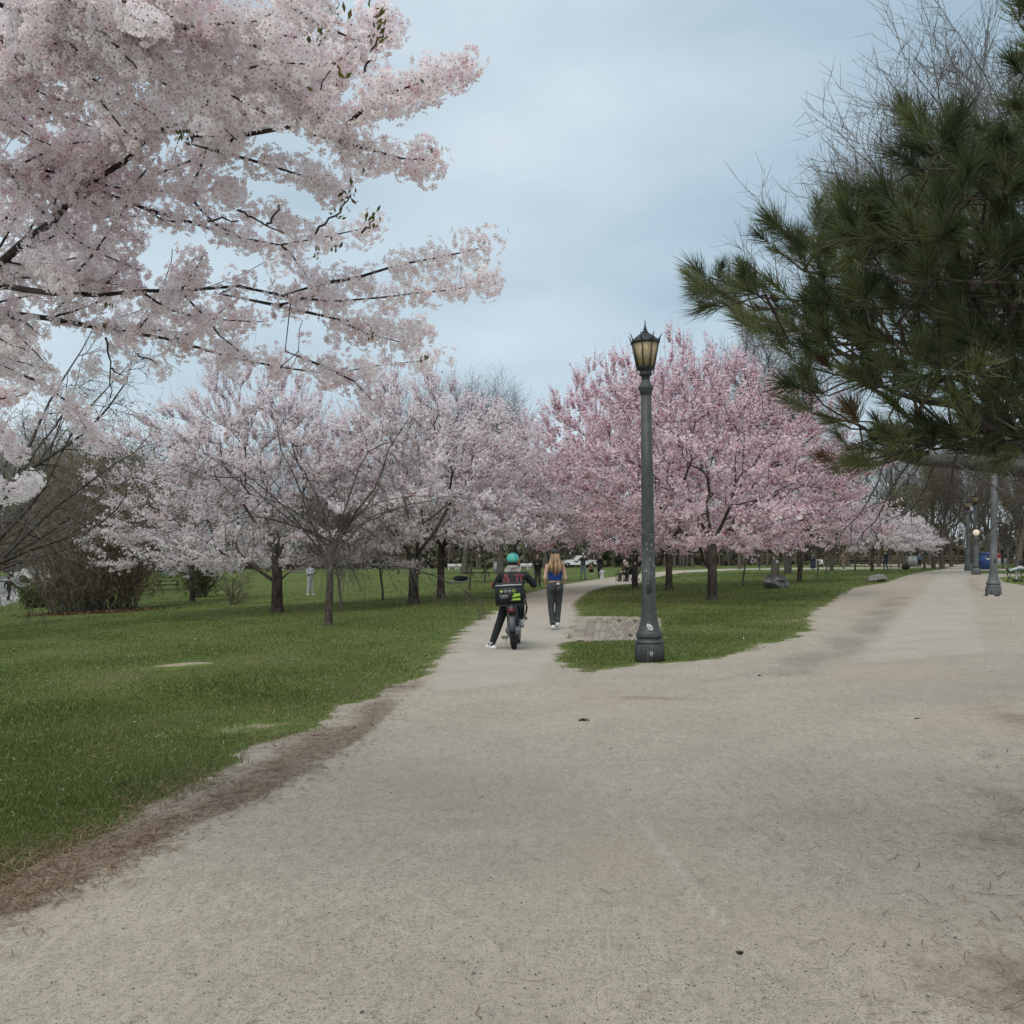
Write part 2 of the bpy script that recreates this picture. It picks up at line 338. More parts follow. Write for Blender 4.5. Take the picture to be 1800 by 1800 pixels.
mg = bpy.data.materials.new('park_ground'); b = NB(mg); P_ = b.obj()
nA = b.noise(0.9, 6, 0.62, P_); nB = b.noise(5.0, 5, 0.65, P_); nC = b.noise(38, 4, 0.7, P_); nD = b.noise(150, 2, 0.7, P_); nE = b.noise(0.28, 3, 0.5, P_)
nF = b.noise(17, 5, 0.75, b.mapping(P_, (1, 0.5, 1)), 0.8); nS = b.noise(14, 4, 0.75, b.mapping(P_, (1, 0.35, 1)), 0.6)
jig = b.math('ADD', b.math('MULTIPLY', b.math('SUBTRACT', nB, 0.5), 0.55), b.math('MULTIPLY', b.math('SUBTRACT', nC, 0.5), 0.30))
gmask = b.step(b.math('ADD', b.attr('sg'), jig), -0.06, 0.09)
amask = b.step(b.math('ADD', b.attr('sa'), b.math('MULTIPLY', jig, 0.7)), -0.16, 0.22)
# beige gravel dust with grey grit
grv = b.mix(b.step(nA, 0.36, 0.66), (.378, .328, .264), (.425, .371, .302))
grv = b.mix(b.math('MULTIPLY', b.step(nB, 0.50, 0.72), 0.22), grv, (.235, .212, .186))
grv = b.mix(b.math('MULTIPLY', b.step(nC, 0.50, 0.66), 0.58), grv, (.185, .168, .138))
grv = b.mix(b.math('MULTIPLY', b.step(nD, 0.54, 0.66), 0.75), grv, (.105, .098, .088))
grv = b.mix(b.math('MULTIPLY', b.step(nD, 0.44, 0.32), 0.60), grv, (.50, .46, .40))
grv = b.mix(b.math('MULTIPLY', b.step(nS, 0.56, 0.74), 0.30), grv, (.15, .125, .10))
grv = b.mix(b.math('MULTIPLY', b.step(nF, 0.50, 0.66), 0.42), grv, (.215, .190, .155))
grv = b.mix(b.math('MULTIPLY', b.step(nF, 0.46, 0.34), 0.35), grv, (.50, .45, .375))
grv = b.mix(b.math('MULTIPLY', b.step(nE, 0.50, 0.60), 0.30), grv, (.36, .29, .235))
grit = b.mix(b.step(nC, 0.40, 0.6), (.30, .265, .22), (.11, .098, .084))
grv = b.mix(b.math('MULTIPLY', b.step(b.math('ADD', b.attr('gr'), b.math('MULTIPLY', jig, 1.8)), 0.25, 1.0), 0.62), grv, grit)
asp = b.mix(b.step(nA, 0.35, 0.65), (.385, .342, .285), (.43, .382, .32))
grv = b.mix(b.math('MULTIPLY', b.attr('lt'), b.step(nC, 0.65, 0.45)), grv, (.56, .52, .46))
asp = b.mix(b.math('MULTIPLY', b.step(nC, 0.5, 0.68), 0.30), asp, (.20, .185, .165))
asp = b.mix(b.math('MULTIPLY', b.step(nF, 0.50, 0.68), 0.25), asp, (.22, .20, .175))
asp = b.mix(b.math('MULTIPLY', b.step(nD, 0.55, 0.7), 0.35), asp, (.14, .13, .12))
soil = b.mix(amask, grv, asp)
ndl = b.noise(30, 4, 0.8, b.mapping(P_, (1, 0.30, 1)), 1.5)
brown = b.mix(b.step(ndl, 0.40, 0.62), (.215, .165, .125), (.115, .083, .060))
brown = b.mix(b.math('MULTIPLY', b.step(nC, 0.5, 0.7), 0.5), brown, (.31, .25, .195))
soil = b.mix(b.math('MULTIPLY', b.step(b.math('ADD', b.attr('pm'), b.math('ADD', b.math('MULTIPLY', jig, 1.7), b.math('MULTIPLY', b.math('SUBTRACT', nA, 0.5), 0.9))), 0.22, 0.95), 0.82), soil, brown)
grs = b.mix(b.step(nB, 0.36, 0.64), (.066, .096, .022), (.112, .148, .036))
grs = b.mix(b.math('MULTIPLY', b.step(nE, 0.42, 0.62), 0.6), grs, (.130, .165, .045))
grs = b.mix(b.math('MULTIPLY', b.step(nC, 0.50, 0.68), 0.55), grs, (.028, .048, .012))
grs = b.mix(b.math('MULTIPLY', b.step(nA, 0.50, 0.70), 0.6), grs, (.165, .150, .070))
grs = b.mix(b.math('MULTIPLY', b.step(nD, 0.58, 0.7), 0.5), grs, (.21, .23, .10))
sand = b.mix(nC, (.42, .35, .26), (.27, .21, .15))
grs = b.mix(b.math('MULTIPLY', b.step(b.math('ADD', b.attr('tn'), b.math('MULTIPLY', jig, 1.3)), 0.46, 0.82), 0.85), grs, sand)
grs = b.mix(b.math('MULTIPLY', b.step(b.math('ADD', b.attr('pm'), jig), 0.28, 0.75), 0.75), grs, brown)
col = b.mix(gmask, soil, grs)
hgt = b.math('ADD', b.math('MULTIPLY', nC, 0.5), b.math('ADD', b.math('MULTIPLY', nD, 0.35), nB))
b.fin(b.bsdf(col, 0.95, normal=b.bump(hgt, 0.55, 0.02), spec=0.12).outputs[0])
mroad = M('road_asphalt', (.20, .205, .21), (.16, .165, .17), 3, 0.85, 0.2)
mwalk = M('sidewalk_concrete', (.42, .40, .37), (.34, .33, .31), 3, 0.9, 0.2)
allA = dict(sg=d_g.ravel(), sa=d_a.ravel(), pm=pm.ravel(), tn=tan.ravel(), gr=gr.ravel(), lt=lt.ravel())
GV = np.stack([GX.ravel(), GY.ravel(), GZ.ravel()], 1)
def sheet(name, mask, mat):
    q = quads[mask]; u, inv = np.unique(q, return_inverse=True)
    return mk(name, GV[u], [inv.reshape(-1, 4)], mat, kind='structure', smooth=True, attrs={k: v[u] for k, v in allA.items()})
m_road = cr_ > 0; m_walk = (cw > 0) & ~m_road
m_l = (cg > 0) & ~m_road & ~m_walk; xs_ = qc(GX); isl = qc(d_isl) > 0
m_dirt = (cs > 0) & ~m_l & ~m_road & ~m_walk & (qc(GY) < 22)
m_a = (ca > 0) & ~m_l & ~m_dirt & ~m_road & ~m_walk
m_gv = ~(m_road | m_walk | m_l | m_dirt | m_a)
sheet('lawn', m_l & (cl > 0), mg); sheet('grass_island', m_l & isl & ~(cl > 0), mg); sheet('grass_verge', m_l & ~isl & ~(cl > 0), mg)
sheet('dirt_verge', m_dirt, mg); sheet('paved_path', m_a, mg); sheet('gravel_path', m_gv, mg)
sheet('road', m_road, mroad); sheet('sidewalk', m_walk, mwalk)

# grass blades, pebbles, fallen needles (loose ground cover) -----------------
rng = np.random.default_rng(7)
def inside(polys, x, y): return np.maximum.reduce([sdist(p, x, y) for p in polys])
def blades(name, polys, n, px0, px1, dmin, dmax, seed, mat, hmul=1.0):
    r = np.random.default_rng(seed); px = r.uniform(px0, px1, n); d = 1 / r.uniform(1 / dmax, 1 / dmin, n)
    x = (px - 900) / F * d; y = d; s = inside(polys, x, y) + wob(x, y) * (1.5 if px0 < 0 else 1.1) + (.17 * (1 - ss((y - 9) / 6)) if px0 < 0 else 0); c = at(325, 1171)
    jg = 0.10 * np.sin(5.1 * x + 2 * y) * np.sin(3.7 * y - x) + r.normal(0, .05, n)
    ww_ = .5 * wob(y, x, 3.); bare = 1.25 * np.exp(-((x - c.x + .05) / .42) ** 2 - ((y - c.y) / .22) ** 2) + np.exp(-((x - c.x - .28) / .3) ** 2 - ((y - c.y - .08) / .14) ** 2) + .9 * np.exp(-((x - c.x + .33) / .25) ** 2 - ((y - c.y + .06) / .1) ** 2) + ww_ * .5 * (np.hypot(x - c.x, y - c.y) < 1)
    if name == 'left_grass':
        cl_ = at(455, 1279); bare = np.maximum(bare, .8 * np.exp(-((x - cl_.x) / .7) ** 2 - ((y - cl_.y) / .22) ** 2))
    pp = sdist(brick_pad, x, y)
    patch = 0.5 + 0.5 * np.sin(1.3 * x + 0.9 * np.sin(1.7 * y)) * np.sin(1.1 * y + 0.7 * x)
    k = (s + jg > 0.03) & (r.random(n) > bare * 1.1) & (pp < -0.02) & (r.random(n) < 0.45 + 0.55 * patch + (s > 1.2) * .2) & (r.random(n) < np.clip(.25 + s * 1.4, 0, 1))
    x, y, d = x[k], y[k], d[k]; m = len(x); z = gz(x, y) - 0.004
    h = r.uniform(.012, .038, m) * hmul * (1 + .25 * np.sin(2.1 * x) * np.cos(1.8 * y)) * (1 + d * .012); w = 0.0016 + 0.00032 * d
    a = r.uniform(0, 2 * np.pi, m); lean = r.uniform(.15, .9, m); la = r.uniform(0, 2 * np.pi, m)
    b0 = np.stack([x - np.cos(a) * w, y - np.sin(a) * w, z], 1); b1 = np.stack([x + np.cos(a) * w, y + np.sin(a) * w, z], 1)
    tp = np.stack([x + np.cos(la) * h * lean, y + np.sin(la) * h * lean, z + h], 1)
    V = np.stack([b0, b1, tp], 1).reshape(-1, 3); T = np.arange(3 * m).reshape(-1, 3)
    t = np.repeat(np.clip(r.normal(.42, .2, m) + .42 * (patch[k] - .5) + .10 * np.sin(.9 * x - .6 * y + 2) + (r.random(m) < .06) * .5, 0, 1), 3)
    return tag(mk(name, V, [T], mat, tint=t, kind='stuff'), label)
mgr = leafmat('grass_blade', [(0, (.048, .066, .016)), (.3, (.100, .135, .032)), (.55, (.165, .202, .055)), (.8, (.245, .24, .105)), (1, (.40, .37, .24))], .4, .7)
label = 'short green grass blades growing across the wide left lawn'
tag(blades('left_grass', [left_lawn], 560000, -60, 1000, 4.2, 90, 3, mgr), None, 'grass')
label = 'short green grass blades on the island around the black lamp post'
tag(blades('island_grass', [island], 190000, 960, 1640, 12.5, 90, 4, mgr, 1.1), None, 'grass')
def scatter_px(n, px0, px1, dmin, dmax, seed):
    r = np.random.default_rng(seed); px = r.uniform(px0, px1, n); d = 1 / r.uniform(1 / dmax, 1 / dmin, n)
    return r, (px - 900) / F * d, d
def pebbles(name, n, seed, lab):
    r, x, y = scatter_px(n, -60, 1860, 2.7, 26, seed)
    k = (inside([left_side, island], x, y) < 0) & (r.random(n) < .35 + .65 * (np.sin(2.3 * x + .7 * y) * np.sin(1.9 * y - .8 * x) > -.2)); x, y = x[k], y[k]; m = len(x)
    s = r.lognormal(math.log(.0021), .38, m) * (1 + .06 * y); z = gz(x, y)
    O = np.array([[1, 0, 0], [0, 1, 0], [-1, 0, 0], [0, -1, 0], [0, 0, .7]]); a = r.uniform(0, 6.28, m); ca_, sa_ = np.cos(a), np.sin(a)
    st = r.uniform(.6, 1.5, m); V = O[None] * s[:, None, None]; V = V * np.stack([st, np.ones(m), np.ones(m)], 1)[:, None]
    X = V[..., 0] * ca_[:, None] - V[..., 1] * sa_[:, None] + x[:, None]; Y = V[..., 0] * sa_[:, None] + V[..., 1] * ca_[:, None] + y[:, None]; Z = V[..., 2] + z[:, None]
    T = (np.array([[0, 1, 4], [1, 2, 4], [2, 3, 4], [3, 0, 4]])[None] + (np.arange(m) * 5)[:, None, None]).reshape(-1, 3)
    tag(mk(name, np.stack([X, Y, Z], -1), [T], leafmat('pebble', [(0, (.05, .048, .045)), (.5, (.20, .185, .165)), (.85, (.30, .27, .23)), (1, (.40, .37, .32))], 0, .9), tint=np.repeat(r.random(m), 5), kind='stuff'), lab, 'gravel')
pebbles('loose_gravel', 44000, 11, 'fine grey and beige grit scattered over the wide gravel path')
def litter(name, n, seed, cond, lab, L0=.05, L1=.13, mat=None, w0=.0006):
    r, x, y = scatter_px(n, -60, 1900, 2.7, 20, seed); k = cond(r, x, y); x, y = x[k], y[k]; m = len(x)
    a = r.uniform(0, 6.28, m); l = r.uniform(L0, L1, m) / 2; z = gz(x, y) + r.uniform(.004, .016, m); w = w0 + .00022 * y
    bend = r.normal(0, .25, m); D = np.stack([np.cos(a), np.sin(a), np.zeros(m)], 1); Pn = np.stack([-np.sin(a), np.cos(a), np.zeros(m)], 1)
    c = np.stack([x, y, z], 1); p0 = c - D * l[:, None] + Pn * (bend * l)[:, None]; p2 = c + D * l[:, None] + Pn * (bend * l)[:, None]; p2[:, 2] += r.uniform(-.004, .02, m)
    Ws = Pn * w[:, None]; V = np.stack([p0 - Ws, p0 + Ws, c - Ws, c + Ws, p2 - Ws, p2 + Ws], 1).reshape(-1, 3)
    q = (np.array([[0, 1, 3, 2], [2, 3, 5, 4]])[None] + (np.arange(m) * 6)[:, None, None]).reshape(-1, 4)
    tag(mk(name, V, [q], mat, tint=np.repeat(r.random(m), 6), kind='stuff'), lab, 'needles')
mneed = leafmat('dry_needle', [(0, (.07, .035, .02)), (.5, (.17, .095, .055)), (1, (.36, .25, .16))], 0, .8)
def c_verge(r, x, y):
    s, l = sdist(left_side, x, y), sdist(left_lawn, x, y)
    return (s + wob(y, x, 1.0) > .02 - .28 * r.random(len(x)) ** 3) & (l < .05 + .45 * r.random(len(x)) ** 2) & (y < 13) & (r.random(len(x)) < .25 + .75 * (np.sin(1.9 * x + 1.3 * y) * np.sin(2.3 * y - 1.1 * x + .5) > -.1))
litter('pine_needle_litter', 75000, 21, c_verge, 'reddish brown fallen needles along the edge between lawn and gravel', mat=mneed)
def c_path(r, x, y): return (inside([left_side, island], x, y) < 0) & (r.random(len(x)) < .012 + .35 * np.exp(-((x - .545 * y) / .5) ** 2))
litter('scattered_needles', 8000, 22, c_path, 'thin dark needles scattered on the gravel, thickest by the right edge', mat=mneed)
def c_lawn(r, x, y): return (sdist(left_lawn, x, y) > .2) & (y < 9) & (r.random(len(x)) < .10 + .5 * (np.sin(2 * x + y) * np.sin(1.3 * y - x) > .55))
litter('lawn_straw', 42000, 23, c_lawn, 'pale dry straw lying in the near part of the left lawn', mat=leafmat('straw', [(0, (.16, .12, .07)), (1, (.42, .36, .24))], 0, .8))

def petals(name, polys, n, seed, dmin, dmax, px0, px1, lab):
    r = np.random.default_rng(seed); px = r.uniform(px0, px1, n); d = 1 / r.uniform(1 / dmax, 1 / dmin, n); x = (px - 900) / F * d
    k = (inside(polys, x, d) > .2) & (np.sin(.8 * x + 1.3 * d) * np.sin(1.1 * d - .7 * x) > r.uniform(-.3, 1.4, n)); x, y = x[k], d[k]; m = len(x); z = gz(x, y) + .028 + .0006 * y; s = (.003 + .00045 * y) * r.uniform(.6, 1.4, m); a = r.uniform(0, 6.28, m)
    u = np.stack([np.cos(a), np.sin(a), r.normal(0, .3, m)], 1) * s[:, None]; v = np.stack([-np.sin(a), np.cos(a), r.normal(0, .3, m)], 1) * s[:, None] * .7; c = np.stack([x, y, z], 1)
    tag(mk(name, np.stack([c - u, c - v, c + u, c + v], 1).reshape(-1, 3), [np.arange(4 * m).reshape(-1, 4)], leafmat('fallen_petal', [(0, (.45, .44, .30)), (1, (.85, .80, .78))], .3), tint=np.repeat(r.random(m), 4), kind='stuff'), lab, 'petals')
petals('fallen_petals', [left_lawn, island], 4200, 71, 6, 40, -60, 1600, 'tiny pale petals and clover flowers flecking the lawns')
# paving pad: every brick a part ---------------------------------------------
pave = empty('brick_paving', tuple(at(1080, 1105)), 'worn patch of grey pavers and bricks crossing the grass left of the lamp post', 'paving')
pvL = Vector(pave.location)
mbr = [M('paver_%d' % i, c, tuple(q * .8 for q in c), 25, .92, .5) for i, c in enumerate([(.31, .265, .21), (.27, .225, .18), (.34, .295, .24), (.24, .195, .155)])]
c00, c10, c01, c11 = at(1004, 1128), at(1160, 1124), at(1016, 1085), at(1160, 1086)
bed = G(); _q = [np.array(v - pvL) + [0, 0, -.013] for v in (c00, c10, c11, c01)]; bed.add(_q + [v - [0, 0, .05] for v in _q], [np.array([[0, 1, 2, 3], [0, 4, 5, 1], [1, 5, 6, 2], [2, 6, 7, 3], [3, 7, 4, 0]])]); bed.build('sand_bed', M('bed_soil', (.075, .06, .042), None, 9, .9), pave)
bm_cache = {}
def brick(u0, u1, v0, v1, r, name='brick', gap=.022):
    def q(u, v): return (c00 * (1 - u) * (1 - v) + c10 * u * (1 - v) + c01 * (1 - u) * v + c11 * u * v)
    a, b_, c, d = q(u0, v0), q(u1, v0), q(u1, v1), q(u0, v1); cx = (a + b_ + c + d) / 4
    g = G(); top = r.uniform(-.004, .006); tp = []
    for p in (a, b_, c, d):
        w = p - cx; w.z = 0; w *= max(0.5, 1 - gap / max(w.length, .01)); tp.append([w.x, w.y, 0])
    tp = np.array(tp); ins = tp * .96; lo = tp.copy(); lo[:, 2] = -.06; hi = tp.copy(); hi[:, 2] = top - .006; ins[:, 2] = top
    V = np.concatenate([lo, hi, ins]); i = np.arange(4); j = (i + 1) % 4
    g.add(V, [np.concatenate([np.stack([i, j, j + 4, i + 4], 1), np.stack([i + 4, j + 4, j + 8, i + 8], 1), [[8, 9, 10, 11]]])])
    o = g.build(name, mbr[int(r.integers(0, 4))], pave); o.location = Vector((cx.x, cx.y, float(gz(cx.x, cx.y)) + .002)) - pvL
rb = np.random.default_rng(5)
for r_ in range(9):                                      # brick courses on the right half
    v0, v1 = r_ / 9, (r_ + 1) / 9; off = .5 * (r_ % 2); nb = 13
    for k in range(-1, nb):
        u0 = .38 + (k + off) * .62 / nb; u1 = u0 + .62 / nb; u0 = max(u0, .38); u1 = min(u1, 1)
        if u1 - u0 > .012 and rb.random() > .03: brick(u0, u1, v0, v1, rb)
for r_ in range(7):                                      # larger pavers on the left half
    for k in range(4):
        w = (0, .14, .24, .31, .38)
        if rb.random() > .02: brick(w[k], w[k + 1], r_ / 7, (r_ + 1) / 7, rb, 'paver', .013)

# ------------------------------------------------------------------ trees
def rndu(r, n): return norm(r.normal(size=(n, 3)))
def grow(r, S0, D0, Ln, r0, K, wob, trop, taper=.25):
    n = len(S0); P = np.empty((n, K, 3)); P[:, 0] = S0; d = norm(D0); st = (Ln / (K - 1))[:, None]; trop = np.asarray(trop, float)
    for k in range(1, K):
        d = norm(d + r.normal(size=(n, 3)) * wob + trop); P[:, k] = P[:, k - 1] + d * st
    R = r0[:, None] * (1 - (1 - taper) * np.linspace(0, 1, K))[None]
    return P, R
def spawn(r, P, R, m, t0, t1, ang, angj, up=0.0):
    N, K, _ = P.shape; t = t0 + (t1 - t0) * (np.arange(m)[None] + r.random((N, m))) / m; t = t.ravel(); i = np.repeat(np.arange(N), m)
    f = t * (K - 1); k = np.minimum(f.astype(int), K - 2); u = (f - k)[:, None]
    p = P[i, k] * (1 - u) + P[i, k + 1] * u; rad = R[i, k] * (1 - u[:, 0]) + R[i, k + 1] * u[:, 0]; T = norm(P[i, k + 1] - P[i, k])
    side = norm(np.cross(T, rndu(r, len(t)))); a = np.radians(ang + r.normal(size=len(t)) * angj)[:, None]
    d = norm(T * np.cos(a) + side * np.sin(a) + np.array([0, 0, up])); return p, d, rad, t, i
def bare_tree_mesh(seed, h, spread=.42, mode='tall', rt=.28, dens=1.0, tw=1.0, lean=0.0):
    """bare deciduous tree: trunk, limbs and twigs"""
    r = np.random.default_rng(seed); wood = G(); fine = G()
    if mode == 'tall':
        P, R = grow(r, np.zeros((1, 3)), np.array([[0, 0, 1.]]), np.array([h * .72]), np.array([rt]), 9, .06, (0, 0, .05), .22)
        V, q = tubes(P, R, 9); wood.add(V, [q])
        p, d, ra, t, _ = spawn(r, P, R, int(18 * dens), .26, 1.0, 52, 12, .25)
        P1, R1 = grow(r, p, d, h * spread * (1.25 - .65 * t) * r.uniform(.8, 1.15, len(t)), ra * .50, 7, .13, (lean, 0, .10), .25)
        V, q = tubes(P1, R1, 6); wood.add(V, [q]); n1, n2, n3 = 9, 8, 5
        up = .10
    else:
        P, R = grow(r, np.zeros((1, 3)), np.array([[.05, 0, 1.]]), np.array([h * .42]), np.array([rt]), 6, .07, (0, 0, .05), .62)
        V, q = tubes(P, R, 9); wood.add(V, [q])
        m = int(13 * dens); az = np.arange(m) * 2.4 + r.normal(size=m) * .3; el = r.uniform(.25, 1.2, m)
        d = np.stack([np.cos(az) * np.cos(el), np.sin(az) * np.cos(el), np.sin(el)], 1); k = r.uniform(.55, 1, m)
        p = np.stack([np.interp(k, np.linspace(0, 1, 6), P[0, :, c]) for c in range(3)], 1)
        P1, R1 = grow(r, p, d, h * spread * 2.0 * r.uniform(.75, 1.1, m), np.full(m, rt * (.27 if mode == 'weep' else .34)), 9, .13, (0, 0, -.075 if mode == 'weep' else -.02), .2)
        V, q = tubes(P1, R1, 6); wood.add(V, [q]); n1, n2, n3 = 9, 7, 4; up = -.15 if mode == 'weep' else 0
    p, d, ra, t, _ = spawn(r, P1, R1, n1, .22, 1, 42, 12, up); n = len(t)
    tr = -.20 if mode == 'weep' else (-.05 if mode == 'spread' else .08)
    P2, R2 = grow(r, p, d, h * .17 * (1.2 - .5 * t) * r.uniform(.7, 1.3, n), np.maximum(ra * .5, .012 * tw), 5, .15, (0, 0, tr), .3)
    V, q = tubes(P2, R2, 4); wood.add(V, [q])
    p, d, ra, t, _ = spawn(r, P2, R2, n2, .15, 1, 40, 14, up); n = len(t)
    P3, R3 = grow(r, p, d, h * .085 * r.uniform(.6, 1.4, n) * (1.5 if mode == 'weep' else 1), np.full(n, .0085 * tw), 4, .16, (0, 0, tr * 1.3), .35)
    V, q = tubes(P3, R3, 3); fine.add(V, [q])
    p, d, ra, t, _ = spawn(r, P3, R3, n3, .2, 1, 42, 15, up); n = len(t)
    P4, R4 = grow(r, p, d, h * .038 * r.uniform(.6, 1.5, n), np.full(n, .0050 * tw), 2, .15, (0, 0, tr), .4)
    V, q = ribbons(r, P4, R4 * 1.15); fine.add(V, [q])
    return wood, fine, P4[:, -1]
bark_grey = barkmat('bark_grey', (.145, .125, .105), (.065, .055, .046), lich=(.17, .17, .12))
bark_cherry = barkmat('bark_cherry', (.088, .071, .058), (.036, .028, .023), lich=(.13, .125, .105))
bark_pale = barkmat('bark_pale', (.20, .175, .15), (.09, .075, .064), lich=(.20, .20, .16))
bark_twig = M('twig_brown', (.135, .105, .085), (.085, .065, .053), 3, .9)
bark_twig_grey = M('twig_grey', (.22, .20, .18), (.14, .125, .11), 3, .9)
def leaf_quads(r, pts, size, jit, per=1, t0=0., t1=1., nb=None):
    p = np.repeat(pts, per, 0) + r.normal(size=(len(pts) * per, 3)) * jit; n = len(p)
    a = rndu(r, n); c = norm(np.cross(a, rndu(r, n)))
    if nb is not None: nn0 = norm(rndu(r, n) * .75 + nb); a = norm(np.cross(nn0, rndu(r, n))); c = np.cross(nn0, a)
    s = size * r.uniform(.6, 1.3, n)[:, None]; nn = np.cross(a, c)
    V = np.stack([p - a * s - c * s * .55, p + a * s * .2 - c * s * .9 + nn * s * .35, p + a * s + c * s * .4, p - a * s * .2 + c * s * .9 + nn * s * .3], 1)
    return V.reshape(-1, 3), np.arange(4 * n).reshape(-1, 4), np.repeat(r.uniform(t0, t1, n), 4)
bark_weep = barkmat('bark_weep', (.105, .085, .072), (.048, .038, .032), lich=(.15, .145, .12)); twig_weep = M('twig_weep', (.15, .13, .11), (.095, .08, .068), 3, .9)
BT = {}
def bare_tree(key, loc, label, group, rz=0., sc=1., cat='bare tree', name='bare_tree'):
    if key not in BT:
        kw = dict(BTS[key]); wood, fine, tips = bare_tree_mesh(**{k: v for k, v in kw.items() if k not in ('bark', 'leaf', 'twig')})
        o = empty(name, loc, label, cat, group, rz)
        wood.build('trunk', kw.get('bark', bark_grey), o, True)
        fine.build('twigs', kw.get('twig', bark_twig), o, kind='stuff')
        if kw.get('leaf'):
            r = np.random.default_rng(1); V, q, t = leaf_quads(r, tips, .05, .10, kw['leaf'])
            mk('budding_leaves', V, [q], leafmat('bud_leaf', [(0, (.10, .11, .02)), (.5, (.20, .20, .045)), (1, (.30, .27, .08))], .4), o, t, kind='stuff')
        BT[key] = o
    else:
        o = copy_tree(BT[key]); o['label'] = label; o['category'] = cat; o['group'] = group; o.name = name
        if not group: del o['group']
        o.location = loc; o.rotation_euler = (0, 0, rz)
    o.scale = (sc, sc, sc); return o
BTS = dict(
    tallA=dict(seed=1, h=17, rt=.30, spread=.40), tallB=dict(seed=2, h=15, rt=.26, spread=.48, dens=1.1), tallC=dict(seed=3, h=19, rt=.34, spread=.36),
    bud=dict(seed=4, h=11, rt=.18, spread=.45, leaf=1), big=dict(seed=9, h=26, rt=.42, spread=.62, dens=3.0, lean=-.065, bark=bark_grey, twig=bark_twig_grey, tw=2.2),
    weep=dict(seed=12, h=5.6, rt=.12, spread=.41, mode='weep', dens=1.25, bark=bark_weep, twig=twig_weep, tw=.7),
    spread=dict(seed=14, h=7.2, rt=.17, spread=.50, mode='spread', dens=1.3, bark=bark_cherry, twig=bark_twig_grey, tw=1.0),
    young=dict(seed=16, h=6.5, rt=.09, spread=.40, dens=.6, tw=1.2))

def colonize(r, P0, par0, att, alpha=.25, maxseg=.7, wob=.06):
    """connect attraction points to the nearest cheap node: gives limbs that fill a crown of any shape"""
    P = [np.array(p, float) for p in P0]; par = list(par0); N = len(P) + len(att) * 6
    A = np.zeros((N, 3)); L_ = np.zeros(N); n = len(P)
    for i in range(n):
        A[i] = P[i]; L_[i] = 0 if par[i] < 0 else L_[par[i]] + np.linalg.norm(P[i] - P[par[i]])
    o = np.argsort(np.min(np.linalg.norm(att[:, None] - A[None, :n], axis=2), 1) if n < 200 else np.linalg.norm(att - A[0], axis=1))
    for a in att[o]:
        dd = np.linalg.norm(A[:n] - a, axis=1); i = int(np.argmin(dd + alpha * L_[:n])); dist = dd[i]
        if dist < .06: continue
        m = min(5, max(1, int(math.ceil(dist / maxseg)))); s = A[i].copy()
        for k in range(1, m + 1):
            q = s + (a - s) * k / m + (r.normal(size=3) * wob * dist / m if k < m else 0)
            A[n] = q; L_[n] = L_[i] + np.linalg.norm(q - A[i]); par.append(i); i = n; n += 1
    return A[:n].copy(), np.array(par), L_[:n]
def pipe(par, tip=.006, e=2.35, mx=9):
    n = len(par); acc = np.zeros(n)
    for i in range(n - 1, -1, -1):
        if acc[i] == 0: acc[i] = tip ** e
        if par[i] >= 0: acc[par[i]] += acc[i]
    return np.minimum(acc ** (1 / e), mx)
def smooth_nodes(A, par, fixed, it=2):
    for _ in range(it):
        B = A.copy(); cnt = np.ones(len(A)); 
        for i in range(fixed, len(A)):
            p = par[i]; B[i] += A[p]; cnt[i] += 1
            if p >= fixed: B[p] += A[i]; cnt[p] += 1
        A = B / cnt[:, None]
    return A
def skeleton_mesh(A, par, R, g, n_big=8):
    i = np.where(par >= 0)[0]; p = par[i]; pts = np.stack([A[p], A[i]], 1); rad = np.stack([np.minimum(R[p], R[i] * 1.35), R[i]], 1)
    for lo, hi, n in ((.03, 9, n_big), (.012, .03, 5), (0, .012, 3)):
        k = (R[i] >= lo) & (R[i] < hi)
        if k.any(): V, q = tubes(pts[k], rad[k], n); g.add(V, [q])
    k = np.where((R >= .03))[0]
    if len(k):                                                   # knuckles close the joints
        for j in k: g.ball(A[j], R[j] * .985, 7, 5)
white_b = leafmat('white_blossom', [(0, (.74, .56, .60)), (.2, (.90, .79, .82)), (.5, (.97, .90, .92)), (.93, (.99, .95, .96)), (1, (.38, .17, .17))], .6)
pink_b = leafmat('pink_blossom', [(0, (.58, .30, .37)), (.25, (.80, .54, .61)), (.5, (.95, .79, .835)), (.93, (.98, .91, .93)), (1, (.34, .11, .12))], .56)
def crown_pts(r, n, prof, lumps=.25, sx=1., sy=1., off=(0, 0)):
    z = np.array([p[0] for p in prof]); R = np.array([p[1] for p in prof]); zz = r.uniform(z[0], z[-1], n * 4)
    rr = np.interp(zz, z, R); k = r.random(n * 4) < (rr / R.max()) ** 1.6; zz, rr = zz[k][:n], rr[k][:n]; m = len(zz)
    a = r.uniform(0, 2 * np.pi, m); ph = r.uniform(0, 6.28, 4)
    lump = 1 + lumps * (np.sin(3 * a + ph[0] + zz) * .5 + np.sin(5 * a - 1.3 * zz + ph[1]) * .4 + np.sin(2.1 * zz + ph[2]) * .3)
    q = r.random(m) ** .42 * rr * lump
    # tiers: flatten heights towards layered branch planes that dip outwards
    f = q / R.max(); zt = zz - .38 * f ** 2 * (zz < z[0] + 2.2); T_ = .95; zt = zt - .80 * T_ / 6.283 * np.sin(6.283 * (zt + .35 * f) / T_); zz = zt
    return np.stack([np.cos(a) * q * sx + off[0], np.sin(a) * q * sy + off[1], zz], 1)
